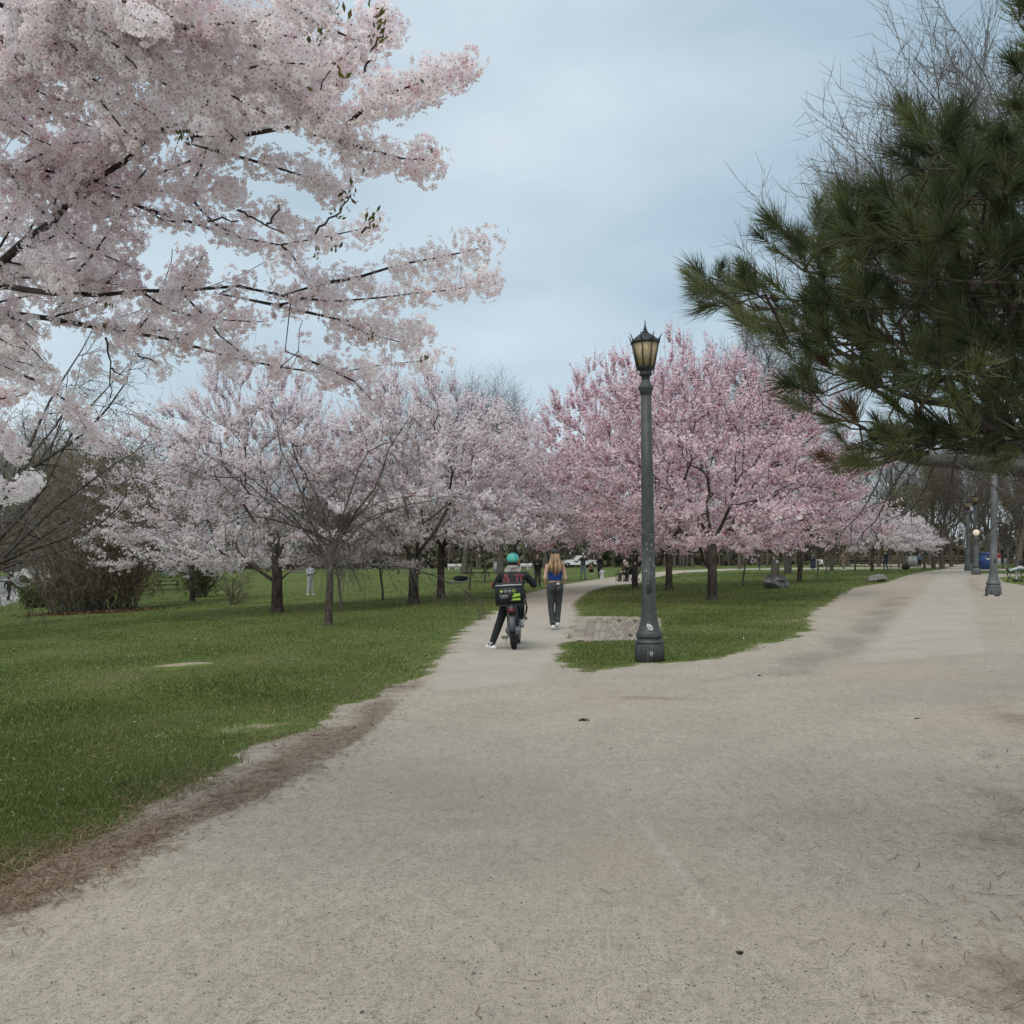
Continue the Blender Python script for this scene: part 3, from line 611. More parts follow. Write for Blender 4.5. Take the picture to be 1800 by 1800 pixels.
def cherry(name, loc, label, cat, group, seed, prof, forks, mat, natt=850, ntw=5200, nb=42000, size=.040, trunk_r=.2, sx=1., sy=1., off=(0, 0), lift=.22, shoots=60, tipr=.0062, twl=(.35, .95), jit=.030):
    r = np.random.default_rng(seed); P0 = [np.zeros(3), np.array([0, 0, forks * .5]), np.array([.04, 0, forks])]; par0 = [-1, 0, 1]
    m = r.integers(3, 6); z0 = prof[0][0]
    for k in range(m):                                       # vase of main limbs
        a = k * 2 * np.pi / m + r.uniform(-.4, .4); d = np.array([math.cos(a) * .75 * sx, math.sin(a) * .75 * sy, 1.0]); d /= np.linalg.norm(d); q = P0[2] + d * .6; P0.append(q); par0.append(2)
        for s in range(2): q = q + d * .75 + r.normal(size=3) * .1; P0.append(q); par0.append(len(P0) - 2)
    att = crown_pts(r, natt, prof, .25, sx, sy, off)
    A, par, Ln = colonize(r, P0, par0, att, .32); A = smooth_nodes(A, par, 3, 2); R = pipe(par, tipr)
    R = R * (trunk_r / R[1]) ** np.clip((R / R[1]), 0.15, 1); R[0] = trunk_r * 1.25
    root = empty(name, loc, label, cat, group); g = G(); skeleton_mesh(A, par, R, g)
    fl = G(); fl.lathe([(trunk_r * 1.75, -.15), (trunk_r * 1.5, .02), (trunk_r * 1.18, .16), (trunk_r * 1.08, .5), (trunk_r * 1.0, forks)], 12); V, fs, t = fl.arrays(); g.add(V, fs)
    g.build('trunk', bark_cherry, root, True)
    # twigs that reach up and outwards
    nodes = np.where(R < .03)[0]; nodes = nodes[nodes > len(P0)]; k = r.choice(nodes, ntw); c = np.array([off[0], off[1], prof[0][0]]); out = norm((A[k] - c) * [1, 1, .55])
    br = norm(A[k] - A[np.maximum(par[k], 0)] + 1e-6); d = norm(out * .75 + br * .6 + rndu(r, ntw) * .5 * [1, 1, .6] + np.stack([np.zeros(ntw), np.zeros(ntw), lift * 2.2 * (A[k, 2] - prof[0][0]) / (prof[-1][0] - prof[0][0]) - .08], 1))
    T, TR = grow(r, A[k], d, r.uniform(twl[0], twl[1], ntw), np.full(ntw, .0042), 3, .10, (0, 0, lift * .3), .5); tw = G(); V, q = ribbons(r, T, TR * 1.1); tw.add(V, [q])
    hi = nodes[A[nodes, 2] > np.quantile(A[nodes, 2], .72)]; k2 = r.choice(hi, shoots); d2 = norm(norm((A[k2] - c) * [1, 1, .8]) * .7 + rndu(r, shoots) * .25 + [0, 0, .55])
    T2, TR2 = grow(r, A[k2], d2, r.uniform(.7, 1.5, shoots), np.full(shoots, .007), 5, .06, (0, 0, .08), .4); V, q = tubes(T2, TR2, 3); tw.add(V, [q]); tw.build('twigs', bark_cherry, root, kind='stuff')
    # blossom sits along twigs and fine branches
    i = r.integers(0, ntw, nb); u = r.random(nb)[:, None] * 1.0; kk = (u > .5).astype(int)[:, 0]; uu = (u[:, 0] * 2 - kk)[:, None]
    p = T[i, kk] * (1 - uu) + T[i, kk + 1] * uu
    j = r.integers(0, shoots, nb // 26); v = r.random(len(j)) * .75 * 4; kv = v.astype(int); vv = (v - kv)[:, None]; p2 = T2[j, kv] * (1 - vv) + T2[j, kv + 1] * vv
    p = np.concatenate([p, p2]); tone = np.repeat(.5 + .5 * np.sin(A[k, 0] * 1.7 + A[k, 2] * 2.1 + A[k, 1]) * .5, 1)[np.concatenate([i, np.zeros(len(j), int)])]
    V, q, t = leaf_quads(r, p, size, jit, 1, nb=norm((p - [off[0], off[1], prof[0][0] + .5]) * [1, 1, .8] + [0, 0, 1.2])); n = len(p); t = np.clip(r.normal(.48, .22, n) + .22 * (tone - .5), 0, .9); t[r.random(n) < .022] = 1.0
    mk('blossom', V, [q], mat, root, np.repeat(t, 4), kind='stuff'); return root
mid_b = leafmat('pale_pink_blossom', [(0, (.58, .38, .43)), (.4, (.78, .60, .65)), (.9, (.90, .80, .83)), (1, (.34, .14, .15))], .45)
WG, PK = 'white flowering cherry trees on the lawn', 'pink flowering cherry trees beside the path'
prof_w = [(2.1, 3.2), (3.0, 4.8), (4.2, 5.2), (5.6, 4.4), (7.0, 2.9), (8.2, .9)]
cherry('cherry_tree', on(487, 32.5), 'broad white cherry tree with a thick short trunk, nearest of the lawn cherries', 'cherry tree', WG, 31, [(1.6, 3.4), (2.2, 4.6), (3.2, 5.0), (4.4, 4.9), (5.8, 4.1), (7.2, 2.8), (8.6, 1.0)], 2.0, white_b, 1000, 7500, 70000, .042, .175, off=(-.8, 0), shoots=90)
cherry('cherry_tree', on(727, 34), 'white cherry tree whose thick trunk splits into three upright stems', 'cherry tree', WG, 32, prof_w, 1.6, white_b, 900, 6600, 46000, .047, .165, sx=.88, off=(.3, 0), shoots=70)
cherry('cherry_tree', on(775, 38.5), 'white cherry tree just behind and right of the three stemmed one', 'cherry tree', WG, 33, [(2.3, 3.6), (3.2, 4.4), (4.6, 4.3), (6.2, 3.4), (7.8, 1.2)], 2.0, white_b, 700, 4600, 30000, .050, .135, off=(1.6, 0))
cherry('cherry_tree', on(338, 50), 'white cherry tree half hidden behind the green leafing shrub', 'cherry tree', WG, 34, [(1.7, 2.6), (2.8, 3.7), (4.4, 3.9), (6.2, 2.8), (8.0, 1.0)], 2.2, white_b, 600, 3800, 22000, .054, .12, off=(.2, 0))
cherry('cherry_tree', on(900, 62), 'pale pink cherry tree far behind the bicycle rider', 'cherry tree', WG, 35, [(2.6, 3.6), (3.6, 5.2), (5.2, 5.2), (7.4, 3.6), (9.5, 1.0)], 2.3, mid_b, 650, 4200, 20000, .074, .18, off=(-.6, 0))
cherry('cherry_tree', on(1252, 31), 'pink cherry tree with a stout dark trunk right of the lamp post', 'cherry tree', PK, 41, [(1.4, 2.2), (2.0, 3.6), (2.9, 4.8), (4.4, 4.9), (5.8, 3.9), (7.0, 2.4), (8.0, .9)], 1.9, pink_b, 1000, 7400, 60000, .041, .145, off=(-.1, 0), shoots=110, lift=.34)
cherry('cherry_tree', on(1176, 40), 'tall pink cherry tree behind the middle of the lamp post', 'cherry tree', PK, 42, [(1.7, 2.6), (2.6, 4.2), (4.0, 5.2), (6.0, 5.2), (8.0, 3.9), (9.4, 2.4), (10.8, .7)], 2.2, pink_b, 850, 6000, 36000, .055, .13, off=(.3, 0), shoots=110, lift=.38)
cherry('cherry_tree', on(1116, 44), 'pink cherry tree with low branches over the park bench', 'cherry tree', PK, 43, [(1.9, 3.6), (3.2, 5.2), (5.4, 5.3), (7.6, 4.2), (9.4, 2.6), (10.6, 1.0)], 2.3, pink_b, 850, 6000, 36000, .058, .12, off=(-1.1, 0), shoots=80, lift=.34)
cherry('cherry_tree', on(1405, 46), 'pink cherry tree with long level branches reaching toward the pine', 'cherry tree', PK, 44, [(1.9, 2.2), (2.6, 3.6), (3.4, 3.7), (4.6, 2.4), (5.6, .9)], 1.9, pink_b, 600, 3600, 22000, .046, .09, off=(-.2, 0), shoots=60, lift=.16, sx=1.12)
cherry('cherry_tree', on(1533, 75), 'small white cherry tree in bright bloom beside the far right path', 'cherry tree', 'small white cherries by the far right path', 45, [(1.9, 2.6), (2.8, 3.5), (3.8, 2.7), (4.6, 1.0)], 1.5, white_b, 350, 2000, 14000, .066, .11, off=(1.2, 0), shoots=20)
cherry('cherry_tree', on(1625, 92), 'far small white cherry tree at the right end of the blossom row', 'cherry tree', 'small white cherries by the far right path', 46, [(2.2, 2.0), (2.8, 2.9), (3.8, 2.4), (4.6, .8)], 1.6, white_b, 260, 1500, 7000, .06, .11, off=(-1.0, 0), shoots=20)

# ------------------------------------------------------------------ big blossoming cherry hanging in from the left
def flower_template():
    V = [(0, 0, 0)]; Q = []; tint = [0]
    for k in range(5):
        a = k * 2 * math.pi / 5; h = math.pi / 5 * .92; c, s = math.cos, math.sin; b0 = len(V)
        V += [(.80 * c(a - h * .80), .80 * s(a - h * .80), .22), (.97 * c(a), .97 * s(a), .27), (.80 * c(a + h * .80), .80 * s(a + h * .80), .22)]
        Q.append((0, b0, b0 + 1, b0 + 2)); tint += [0, 0, 0]
    b0 = len(V)
    for k in range(4):
        a = k * math.pi / 2; V.append((.19 * math.cos(a), .19 * math.sin(a), .10)); tint.append(2)
    Q.append((b0, b0 + 1, b0 + 2, b0 + 3)); b0 = len(V)
    return np.array(V, float), np.array(Q), np.array(tint)
FT = flower_template()
def flowers(r, C, Nn, size):
    """C positions, Nn facing directions"""
    n = len(C); V0, Q0, T0 = FT; Z = norm(Nn); X = norm(np.cross(Z, rndu(r, n))); Y = np.cross(Z, X)
    s = size * r.uniform(.80, 1.18, n); cup = r.uniform(.4, 1.9, n); Vl = np.repeat(V0[None], n, 0); Vl[:, :16, 2] *= cup[:, None]; Vl *= s[:, None, None]
    V = Vl[..., 0:1] * X[:, None] + Vl[..., 1:2] * Y[:, None] + Vl[..., 2:3] * Z[:, None] + C[:, None]
    q = (Q0[None] + (np.arange(n) * len(V0))[:, None, None]).reshape(-1, 4)
    base = np.clip(r.normal(.50, .21, n), .04, .80)[:, None]; t = np.where(T0[None] == 0, base, np.where(T0[None] == 2, .90, 1.0))
    return V.reshape(-1, 3), q, t.ravel()
near_b = leafmat('near_blossom', [(0, (.74, .54, .56)), (.2, (.91, .79, .80)), (.42, (.97, .905, .91)), (.82, (.985, .955, .955)), (.90, (.26, .10, .10)), (1, (.25, .16, .11))], .58)
bark_near = barkmat('bark_cherry_near', (.075, .055, .048), (.030, .022, .020), 30, 1.0, .7, (.12, .115, .10)); bark_limb = barkmat('bark_limb', (.11, .10, .082), (.055, .048, .040), 26, 1.0, .7)
near_t = leafmat('young_leaf', [(0, (.07, .085, .02)), (.6, (.13, .15, .035)), (1, (.17, .11, .05))], .35)
r = np.random.default_rng(101)
def dep(px, py): return 3.55 + 1.5 * py / 700 + .0006 * max(0, 500 - px)
NB_ = [  # main branches as seen: (pixels, depth change from start to end, blossomed length from this fraction on)
    ([(-260, 560), (-40, 530), (60, 440), (145, 365), (240, 297), (300, 272), (350, 253), (400, 222), (452, 200), (520, 178), (575, 150), (640, 110), (662, 40)], .3, .62),
    ([(350, 253), (430, 249), (540, 258), (610, 243), (690, 208), (745, 178), (785, 160), (808, 122)], .0, .45),
    ([(560, 256), (620, 262), (680, 255), (725, 270), (762, 283)], -.2, .2),
    ([(345, 262), (410, 272), (470, 292), (530, 325), (578, 333)], .1, .2),
    ([(-120, 90), (0, 104), (65, 108), (165, 120), (260, 105), (340, 100), (430, 95), (520, 92)], -.2, .25),
    ([(165, 120), (270, 165), (360, 148), (420, 140), (520, 118), (600, 105), (655, 60)], .2, .4),
    ([(-200, 240), (0, 296), (70, 318), (150, 335), (240, 352), (330, 345), (400, 330)], .2, .3),
    ([(150, 335), (260, 380), (380, 420), (470, 430), (560, 432), (640, 400)], .3, .35),
    ([(-180, 470), (0, 500), (110, 508), (215, 505), (305, 498), (400, 500), (500, 512), (600, 515), (720, 515), (800, 512), (860, 487)], .3, .45),
    ([(500, 512), (560, 480), (640, 465), (720, 460), (790, 447), (845, 436)], -.1, .15),
    ([(-200, 500), (0, 530), (100, 546), (220, 556), (320, 586), (400, 612), (490, 627), (580, 640), (660, 645), (745, 636)], .5, .35),
    ([(490, 627), (560, 655), (620, 680), (655, 700)], .2, .1),
    ([(400, 520), (500, 545), (600, 570), (690, 560), (742, 578)], .3, .3),
    ([(600, 570), (650, 590), (700, 600)], .1, .1),
    ([(-100, -40), (100, 10), (250, 55), (400, 45), (520, 30), (560, -30)], -.3, .1),
    ([(-150, 560), (0, 620), (60, 660), (120, 715), (182, 778)], .6, .2),
    ([(-150, 640), (0, 760), (25, 790)], .5, .1), ([(-140, 700), (0, 850), (55, 848)], .8, .1),
    ([(-180, 180), (0, 195), (60, 160), (90, 80), (120, -40)], -.3, .3),
    ([(-160, 20), (40, 60), (180, 40), (300, -30)], -.4, .1),
    ([(600, 250), (650, 160), (700, 150), (755, 140)], -.25, .2),
    ([(575, 150), (600, 200), (560, 215)], -.3, .0)]
trunk0 = np.array([-5.3, 5.6, float(gz(-5.3, 5.6))]); P0 = [trunk0, trunk0 + [.1, -.1, 1.0], trunk0 + [.25, -.25, 1.9], trunk0 + [.6, -.5, 2.5]]; par0 = [-1, 0, 1, 2]
bl_pts = []; bl_dir = []; fat = []
def hang(p): return norm(np.array(p))
fix_ids = []
for bi, (pix, dd, f0) in enumerate(NB_):
    n = len(pix); pts = []
    for k, (px, py) in enumerate(pix):
        d = dep(px, py) + dd * k / (n - 1) + (.10 * math.sin(bi * 2.1)); pts.append(np.array(W(px, py, d)))
    # resample
    fine_ = []
    for k in range(n - 1):
        m = max(1, int(np.linalg.norm(pts[k + 1] - pts[k]) / .16))
        for s in range(m): fine_.append(pts[k] + (pts[k + 1] - pts[k]) * s / m)
    fine_.append(pts[-1]); fine_ = np.array(fine_); w = fine_.copy()
    for _ in range(2): w[1:-1] = (w[:-2] + w[1:-1] * 2 + w[2:]) / 4
    ww = np.cumsum(r.normal(size=w.shape) * .026, 0); ww -= np.linspace(0, 1, len(w))[:, None] * ww[-1]; fine_ = w + ww * .9 + r.normal(size=w.shape) * .005
    # attach to the nearest existing node (branches that enter from the left join the crown head)
    ex = np.array(P0); i = int(np.argmin(np.linalg.norm(ex - fine_[0], axis=1)))
    if pix[0][0] < 0:
        i = 3; a = np.array(P0[3]); bnd = fine_[0]; last = 3
        for s in range(1, 4):
            P0.append(a + (bnd - a) * s / 4 + [0, 0, .15 * math.sin(s)]); par0.append(last); last = len(P0) - 1
        i = last
    for q, pt in enumerate(fine_):
        P0.append(pt); par0.append(i); i = len(P0) - 1
        fix_ids.append((i, q / (len(fine_) - 1), f0, bi))
nfix = len(P0)
def inpoly(poly, x, y): return sdist(np.array(poly, float), x, y) > 0
fillA = [(-260, -120), (540, -120), (600, 30), (655, 80), (600, 150), (640, 230), (560, 262), (460, 230), (400, 262), (350, 275), (310, 300), (330, 330), (390, 352), (400, 410), (480, 425), (560, 440), (620, 450), (690, 470), (740, 500), (700, 540), (560, 545), (480, 560), (560, 600), (640, 620), (640, 680), (560, 660), (460, 650), (330, 610), (260, 600), (200, 575), (120, 565), (60, 560), (110, 640), (140, 680), (90, 680), (20, 700), (-10, 760), (-260, 700)]
holes = [((355, 95), 14), ((300, 200), 13), ((45, 150), 16), ((60, 235), 18), ((345, 150), 12), ((420, 175), 12), ((255, 345), 14), ((205, 400), 10), ((470, 390), 16), ((330, 455), 22), ((400, 460), 24), ((455, 455), 18), ((250, 470), 14), ((340, 540), 14), ((430, 560), 22), ((500, 590), 16), ((225, 235), 14), ((25, 345), 12), ((30, 60), 10), ((450, 210), 16), ((500, 225), 12), ((160, 290), 12), ((590, 540), 16)]
def proj(p): return 900 + p[:, 0] / p[:, 1] * F, HY - (p[:, 2] - H) / p[:, 1] * F
fx = [(i, f, bi) for i, f, f0, bi in fix_ids if f > .05]; PA = np.array(P0)
S0, D0, R0_ = [], [], []
for i, f, bi in fx:
    px, py = proj(PA[i][None]); 
    if not (-220 < px[0] < 800): continue
    tg = norm(PA[i] - PA[par0[i]])
    for s in range(3):
        if r.random() < (.85 if px[0] < 420 else .62):
            sg = r.choice([-1, 1]); a = math.radians(r.uniform(18, 62)) * sg; d = np.array([tg[0] * math.cos(a) - tg[2] * math.sin(a), tg[1] * .4 + r.normal() * .42, tg[0] * math.sin(a) + tg[2] * math.cos(a)]); d[0] = abs(d[0]) * .8 + .25
            S0.append(PA[i]); D0.append(d); R0_.append(.007)
S0, D0, R0_ = np.array(S0), np.array(D0), np.array(R0_)
FP, FR = grow(r, S0, D0, r.uniform(.22, .80, len(S0)), R0_, 8, .10, (.03, 0, .035), .4)
ex_, ey_ = proj(FP[:, -1]); mx_, my_ = proj(FP[:, 4]); k = inpoly(fillA, ex_, ey_) & inpoly(fillA, mx_, my_)
for (hx, hy), hr in holes: k &= np.hypot((mx_ - hx) / 1.6, my_ - hy) > hr
for hx, hy, ax2, ay2 in ((380, 310, 60, 28), (470, 320, 90, 28), (620, 330, 90, 60), (560, 380, 60, 22), (600, 305, 70, 30), (520, 235, 45, 9), (350, 465, 55, 8), (420, 545, 70, 10), (250, 610, 60, 14), (700, 560, 60, 12), (480, 590, 40, 9), (300, 250, 30, 8), (60, 150, 40, 9)): k &= (((mx_ - hx) / ax2) ** 2 + ((my_ - hy) / ay2) ** 2 > 1) & (((ex_ - hx) / ax2) ** 2 + ((ey_ - hy) / ay2) ** 2 > 1)
FP, FR = FP[k], FR[k]; print('fingers', len(FP))
ax_, ay_ = r.uniform(-200, 700, 9000), r.uniform(-100, 740, 9000); k = inpoly(fillA, ax_, ay_)
for (hx, hy), hr in holes: k &= np.hypot((ax_ - hx) / 1.5, ay_ - hy) > hr * 1.5
k &= (ax_ < 430) | (r.random(len(ax_)) < .3)
ax_, ay_ = ax_[k][:170], ay_[k][:170]
att = np.array([W(x, y, dep(x, y) + r.uniform(.3, 1.3)) for x, y in zip(ax_, ay_)])
A, par, Ln = colonize(r, P0, par0, att, .35, .16, .22); A = smooth_nodes(A, par, nfix, 1); R = pipe(par, .0026, 2.45); R[:4] = [.20, .17, .16, .13]
RM = {0: .036, 8: .020, 10: .022, 6: .016, 4: .015, 1: .012, 15: .014, 7: .011, 12: .011, 18: .015}
for i, f, f0, bi in fix_ids:
    r0_ = RM.get(bi, .011); R[i] = max(min(R[i] * .6, r0_ * 1.3), r0_ * (1 - f) ** 1.5 + .0035) if f > .02 else R[i]
R = np.minimum(R, .17)
near = empty('cherry_tree', tuple(trunk0), 'large white cherry tree in the near left, its blossoming branches reaching over the lawn', 'cherry tree')
A0 = A - trunk0; g = G(); skeleton_mesh(A0, par, R, g, 9); V, q = tubes(FP - trunk0, FR, 5); g.add(V, [q])
g.lathe([(.30, -.2), (.27, .02), (.22, .25), (.19, .7), (.17, 1.05)], 14); g.build('trunk', bark_near, near, True)
# blossom spurs: along every fine node and along the outer part of the main branches
sp_p, sp_o, sp_r = [], [], []
for i, f, f0, bi in fix_ids:
    if f > f0 and A[i][0] > -4:
        big = .088 if f > f0 + .12 else .06
        for s in range(3): sp_p.append(A0[i] + r.normal(size=3) * .014 + (A0[i] - A0[par[i]]) * r.uniform(-.5, .5)); sp_r.append(.046 * r.uniform(.85, 1.15))
        for s in range(4): sp_p.append(A0[i] + r.normal(size=3) * .030); sp_r.append(big * r.uniform(.72, .95))
for i in range(nfix, len(A)):
    if R[i] < .012:
        m = (2 if r.random() < .12 else (1 if r.random() < .72 else 0)) if A[i][0] / A[i][1] > -.60 else 0
        for s in range(m): sp_p.append(A0[i] + r.normal(size=3) * .05); sp_r.append(r.uniform(.045, .078))
for fp in FP - trunk0:
    L_f = np.linalg.norm(fp[-1] - fp[0]); m = int(L_f / .034) + 2; rr = r.uniform(.040, .066)
    for u in np.linspace(.10, 1.0, m):
        q_ = u * 7; kq = min(int(q_), 6); sp_p.append(fp[kq] + (fp[kq + 1] - fp[kq]) * (q_ - kq) + r.normal(size=3) * .016); sp_r.append(rr * (1 - .35 * (u > .9)) * r.uniform(.85, 1.15))
extra = [(200, 598), (205, 612), (216, 660), (277, 642), (238, 620), (490, 362), (485, 372), (455, 365), (430, 380), (405, 340), (360, 315), (410, 318), (575, 332), (548, 318), (30, 800), (55, 848), (25, 785), (70, 740), (20, 765), (150, 650), (165, 640), (130, 700), (690, 585), (720, 575), (635, 295), (655, 290), (500, 395), (515, 400), (560, 405), (735, 295), (745, 260)]
for px, py in extra:
    for s in range(3): sp_p.append(np.array(W(px + r.normal() * 7, py + r.normal() * 6, dep(px, py) + .1)) - trunk0); sp_r.append(.05)
sp_p, sp_r = np.array(sp_p), np.array(sp_r); nf = np.maximum(7, (17 * (sp_r / .06) ** 1.5)).astype(int); tot = nf.sum(); print('spurs', len(sp_p), 'flowers', tot)
if tot > 46000: keep = r.random(len(sp_p)) < 46000 / tot; sp_p, sp_r, nf = sp_p[keep], sp_r[keep], nf[keep]
j = np.repeat(np.arange(len(sp_p)), nf); dirs = norm(rndu(r, len(j)) + [0, 0, -.12]); C = sp_p[j] + dirs * (sp_r[j] * r.uniform(.7, 1.1, len(j)))[:, None]
V, q, t = flowers(r, C, norm(dirs + rndu(r, len(j)) * .40), .0188)
shade_ = np.repeat((.10 * np.sin(sp_p[:, 0] * 3 + sp_p[:, 2] * 4) - .04)[j], len(FT[0])); t = np.where(t < .85, np.clip(t + shade_, 0, .82), t)
mk('blossom', V, [q], near_b, near, t, kind='stuff')
# fine twigs and dangling spurs with a few green shoots
g = G(); gl = G()
for pix in ([(500, 110), (540, 85), (590, 30)], [(640, 130), (655, 90), (672, 52)], [(555, 410), (590, 378), (616, 344)], [(635, 408), (658, 386)], [(185, 595), (197, 640), (193, 700)], [(195, 648), (215, 660)], [(520, 160), (540, 110), (575, 60)],
            [(240, 622), (276, 640)], [(470, 400), (485, 375), (492, 360)], [(420, 372), (450, 385), (500, 410)], [(700, 150), (755, 142)], [(360, 390), (420, 388)]):
    pp = [np.array(W(x, y, dep(x, y))) - trunk0 for x, y in pix]; pts = []
    for k in range(len(pp) - 1):
        for s in range(4): pts.append(pp[k] + (pp[k + 1] - pp[k]) * s / 4 + r.normal(size=3) * .006)
    pts.append(pp[-1]); g.tube(pts, np.linspace(.006, .0028, len(pts)), 5, False)
for px, py, n in ((590, 30, 16), (575, 50, 14), (560, 62, 12), (540, 85, 8), (672, 52, 12), (665, 70, 8), (662, 22, 10), (616, 344, 10), (605, 358, 8), (590, 378, 7), (658, 386, 9), (645, 398, 6), (520, 140, 10), (322, 245, 9), (590, 440, 8), (560, 450, 9), (765, 277, 6), (845, 430, 8), (190, 540, 8), (755, 140, 7), (600, 135, 10), (180, 575, 6), (650, 595, 6), (745, 632, 6), (640, 310, 4)):
    c = np.array(W(px, py, dep(px, py) - .04)) - trunk0; up = norm(np.array([.3, -.2, 1.]))
    for s in range(n):
        d = norm(up + r.normal(size=3) * .6); l = r.uniform(.022, .045); sd = norm(np.cross(d, r.normal(size=3))) * l * .22; o = c + r.normal(size=3) * .018
        gl.add(np.array([o, o + d * l * .5 + sd, o + d * l, o + d * l * .5 - sd]), [np.array([[0, 1, 2, 3]])], r.random())
g.build('twigs', bark_cherry, near, True, 'stuff'); gl.build('young_leaves', near_t, near, kind='stuff')

# ------------------------------------------------------------------ pine hanging in from the right
r = np.random.default_rng(202)
pine_m = leafmat('pine_needle', [(0, (.040, .054, .024)), (.35, (.094, .114, .046)), (.65, (.165, .185, .075)), (.88, (.24, .25, .12)), (1, (.27, .26, .13))], .3, .42)
dead_m = leafmat('dead_pine_needle', [(0, (.085, .055, .028)), (1, (.20, .125, .062))], .2, .7)
bark_pine = barkmat('bark_pine', (.115, .090, .070), (.045, .036, .030), 26, 1.0, .8, (.13, .135, .10))
cone_m = M('pine_cone_scale', (.115, .065, .04), (.05, .028, .018), 60, .8)
ptr = np.array([4.6, 5.0, float(gz(4.6, 5.0))]); pine = empty('pine_tree', tuple(ptr), 'dark long-needled pine tree in the near right, its branches overhanging the path', 'pine tree')
def pd(px, py): return 3.0 + .0022 * max(0, 1700 - px) + .0008 * abs(py - 350)
PB = [([(2000, 560), (1800, 552), (1690, 560), (1600, 545), (1500, 540), (1430, 535), (1340, 545), (1280, 520), (1250, 495)], .4),
      ([(2000, 640), (1800, 650), (1700, 615), (1600, 610), (1520, 600), (1430, 580)], .5), ([(2000, 740), (1800, 720), (1700, 740), (1600, 770), (1500, 745), (1430, 725)], .6),
      ([(2000, 420), (1800, 420), (1700, 430), (1600, 420), (1520, 440), (1430, 440), (1380, 425)], .2), ([(2000, 300), (1850, 300), (1760, 330), (1700, 300), (1620, 300), (1560, 330)], .0),
      ([(2000, 200), (1880, 180), (1790, 240), (1700, 260), (1640, 240), (1612, 215)], .2), ([(2000, 100), (1880, 110), (1800, 130), (1775, 190)], .1), ([(2000, 40), (1870, 60), (1815, 70), (1790, 50)], .0),
      ([(2000, 500), (1860, 500), (1740, 490), (1650, 500), (1560, 480), (1500, 400), (1490, 360)], -.1), ([(2000, 700), (1850, 690), (1720, 680), (1640, 660), (1540, 670), (1400, 640)], .2), ([(1700, 740), (1620, 800), (1540, 822), (1460, 815)], .4),
      ([(2000, 800), (1850, 770), (1740, 775), (1640, 790)], .5)]
P0 = [np.zeros(3), np.array([0, 0, .9]), np.array([-.05, 0, 1.5]), np.array([-.05, 0, 2.2]), np.array([0, .0, 2.9]), np.array([0, 0, 3.6]), np.array([.05, 0, 4.4])]; par0 = [-1, 0, 1, 2, 3, 4, 5]
for pix, dd in PB:
    n = len(pix); pts = np.array([np.array(W(x, y, pd(x, y) + dd)) - ptr for x, y in pix]); zz = np.array([p[2] for p in P0[:7]]); i = int(np.argmin(np.abs(zz - pts[0][2] + .15)))
    a = P0[i]; last = i
    for k in range(n):
        s0 = a if k == 0 else pts[k - 1]; m = max(1, int(np.linalg.norm(pts[k] - s0) / .18))
        for s in range(1, m + 1): P0.append(s0 + (pts[k] - s0) * s / m + r.normal(size=3) * .012); par0.append(last); last = len(P0) - 1
nfx = len(P0)
fillP = [(2000, -60), (1830, -40), (1815, 70), (1800, 110), (1815, 190), (1760, 240), (1700, 270), (1625, 240), (1620, 330), (1590, 370), (1540, 365), (1520, 390), (1470, 405), (1375, 410), (1360, 440), (1400, 475), (1370, 500), (1290, 500), (1240, 480), (1240, 530), (1300, 560), (1340, 580), (1360, 620), (1430, 640), (1400, 730), (1470, 740), (1500, 760), (1480, 810), (1560, 815), (1640, 790), (1760, 760), (2000, 790)]
ax_, ay_ = r.uniform(1220, 2000, 3000), r.uniform(-60, 830, 3000); k = inpoly(fillP, ax_, ay_)
for (hx, hy), hr in (((1640, 310), 14), ((1655, 350), 14), ((1440, 500), 20), ((1470, 660), 22), ((1560, 700), 20), ((1590, 740), 16), ((1380, 590), 12), ((1500, 700), 18)): k &= np.hypot(ax_ - hx, ay_ - hy) > hr * 1.4
ax_, ay_ = ax_[k][:900], ay_[k][:900]
att = np.array([np.array(W(x, y, pd(x, y) + r.uniform(-.25, 1.3))) for x, y in zip(ax_, ay_)]) - ptr
ex_ = [(1745, 770), (1755, 785), (1735, 790), (1720, 760), (1770, 775), (1790, 790), (1690, 775), (1660, 760), (1640, 780), (1745, 750), (1600, 740), (1575, 700), (1620, 700), (1700, 720), (1748, 795), (1762, 760)]; att = np.concatenate([att] + [[np.array(W(x + r.normal() * 8, y + r.normal() * 6, pd(x, y) + r.uniform(.1, .9))) - ptr] for x, y in ex_ for _ in range(3)])
A, par, Ln = colonize(r, P0, par0, att, .30, .30, .08); R = pipe(par, .0055, 2.3) * .8; R[:7] = [.20, .18, .17, .15, .13, .10, .05]; R = np.minimum(R, .19)
g = G(); skeleton_mesh(A, par, R, g, 9); g.lathe([(.32, -.2), (.27, 0), (.22, .3), (.185, .9)], 14); g.build('trunk', bark_pine, pine, True)
leafn = np.ones(len(A), bool); leafn[par[par >= 0]] = False; ids = np.where(leafn | ((R < .011) & (r.random(len(A)) < .60)))[0]; ids = ids[ids > 7]
vis = (A[ids] + ptr); keep = (vis[:, 0] / vis[:, 1] < .66); ids = ids[keep]; print('shoots', len(ids))
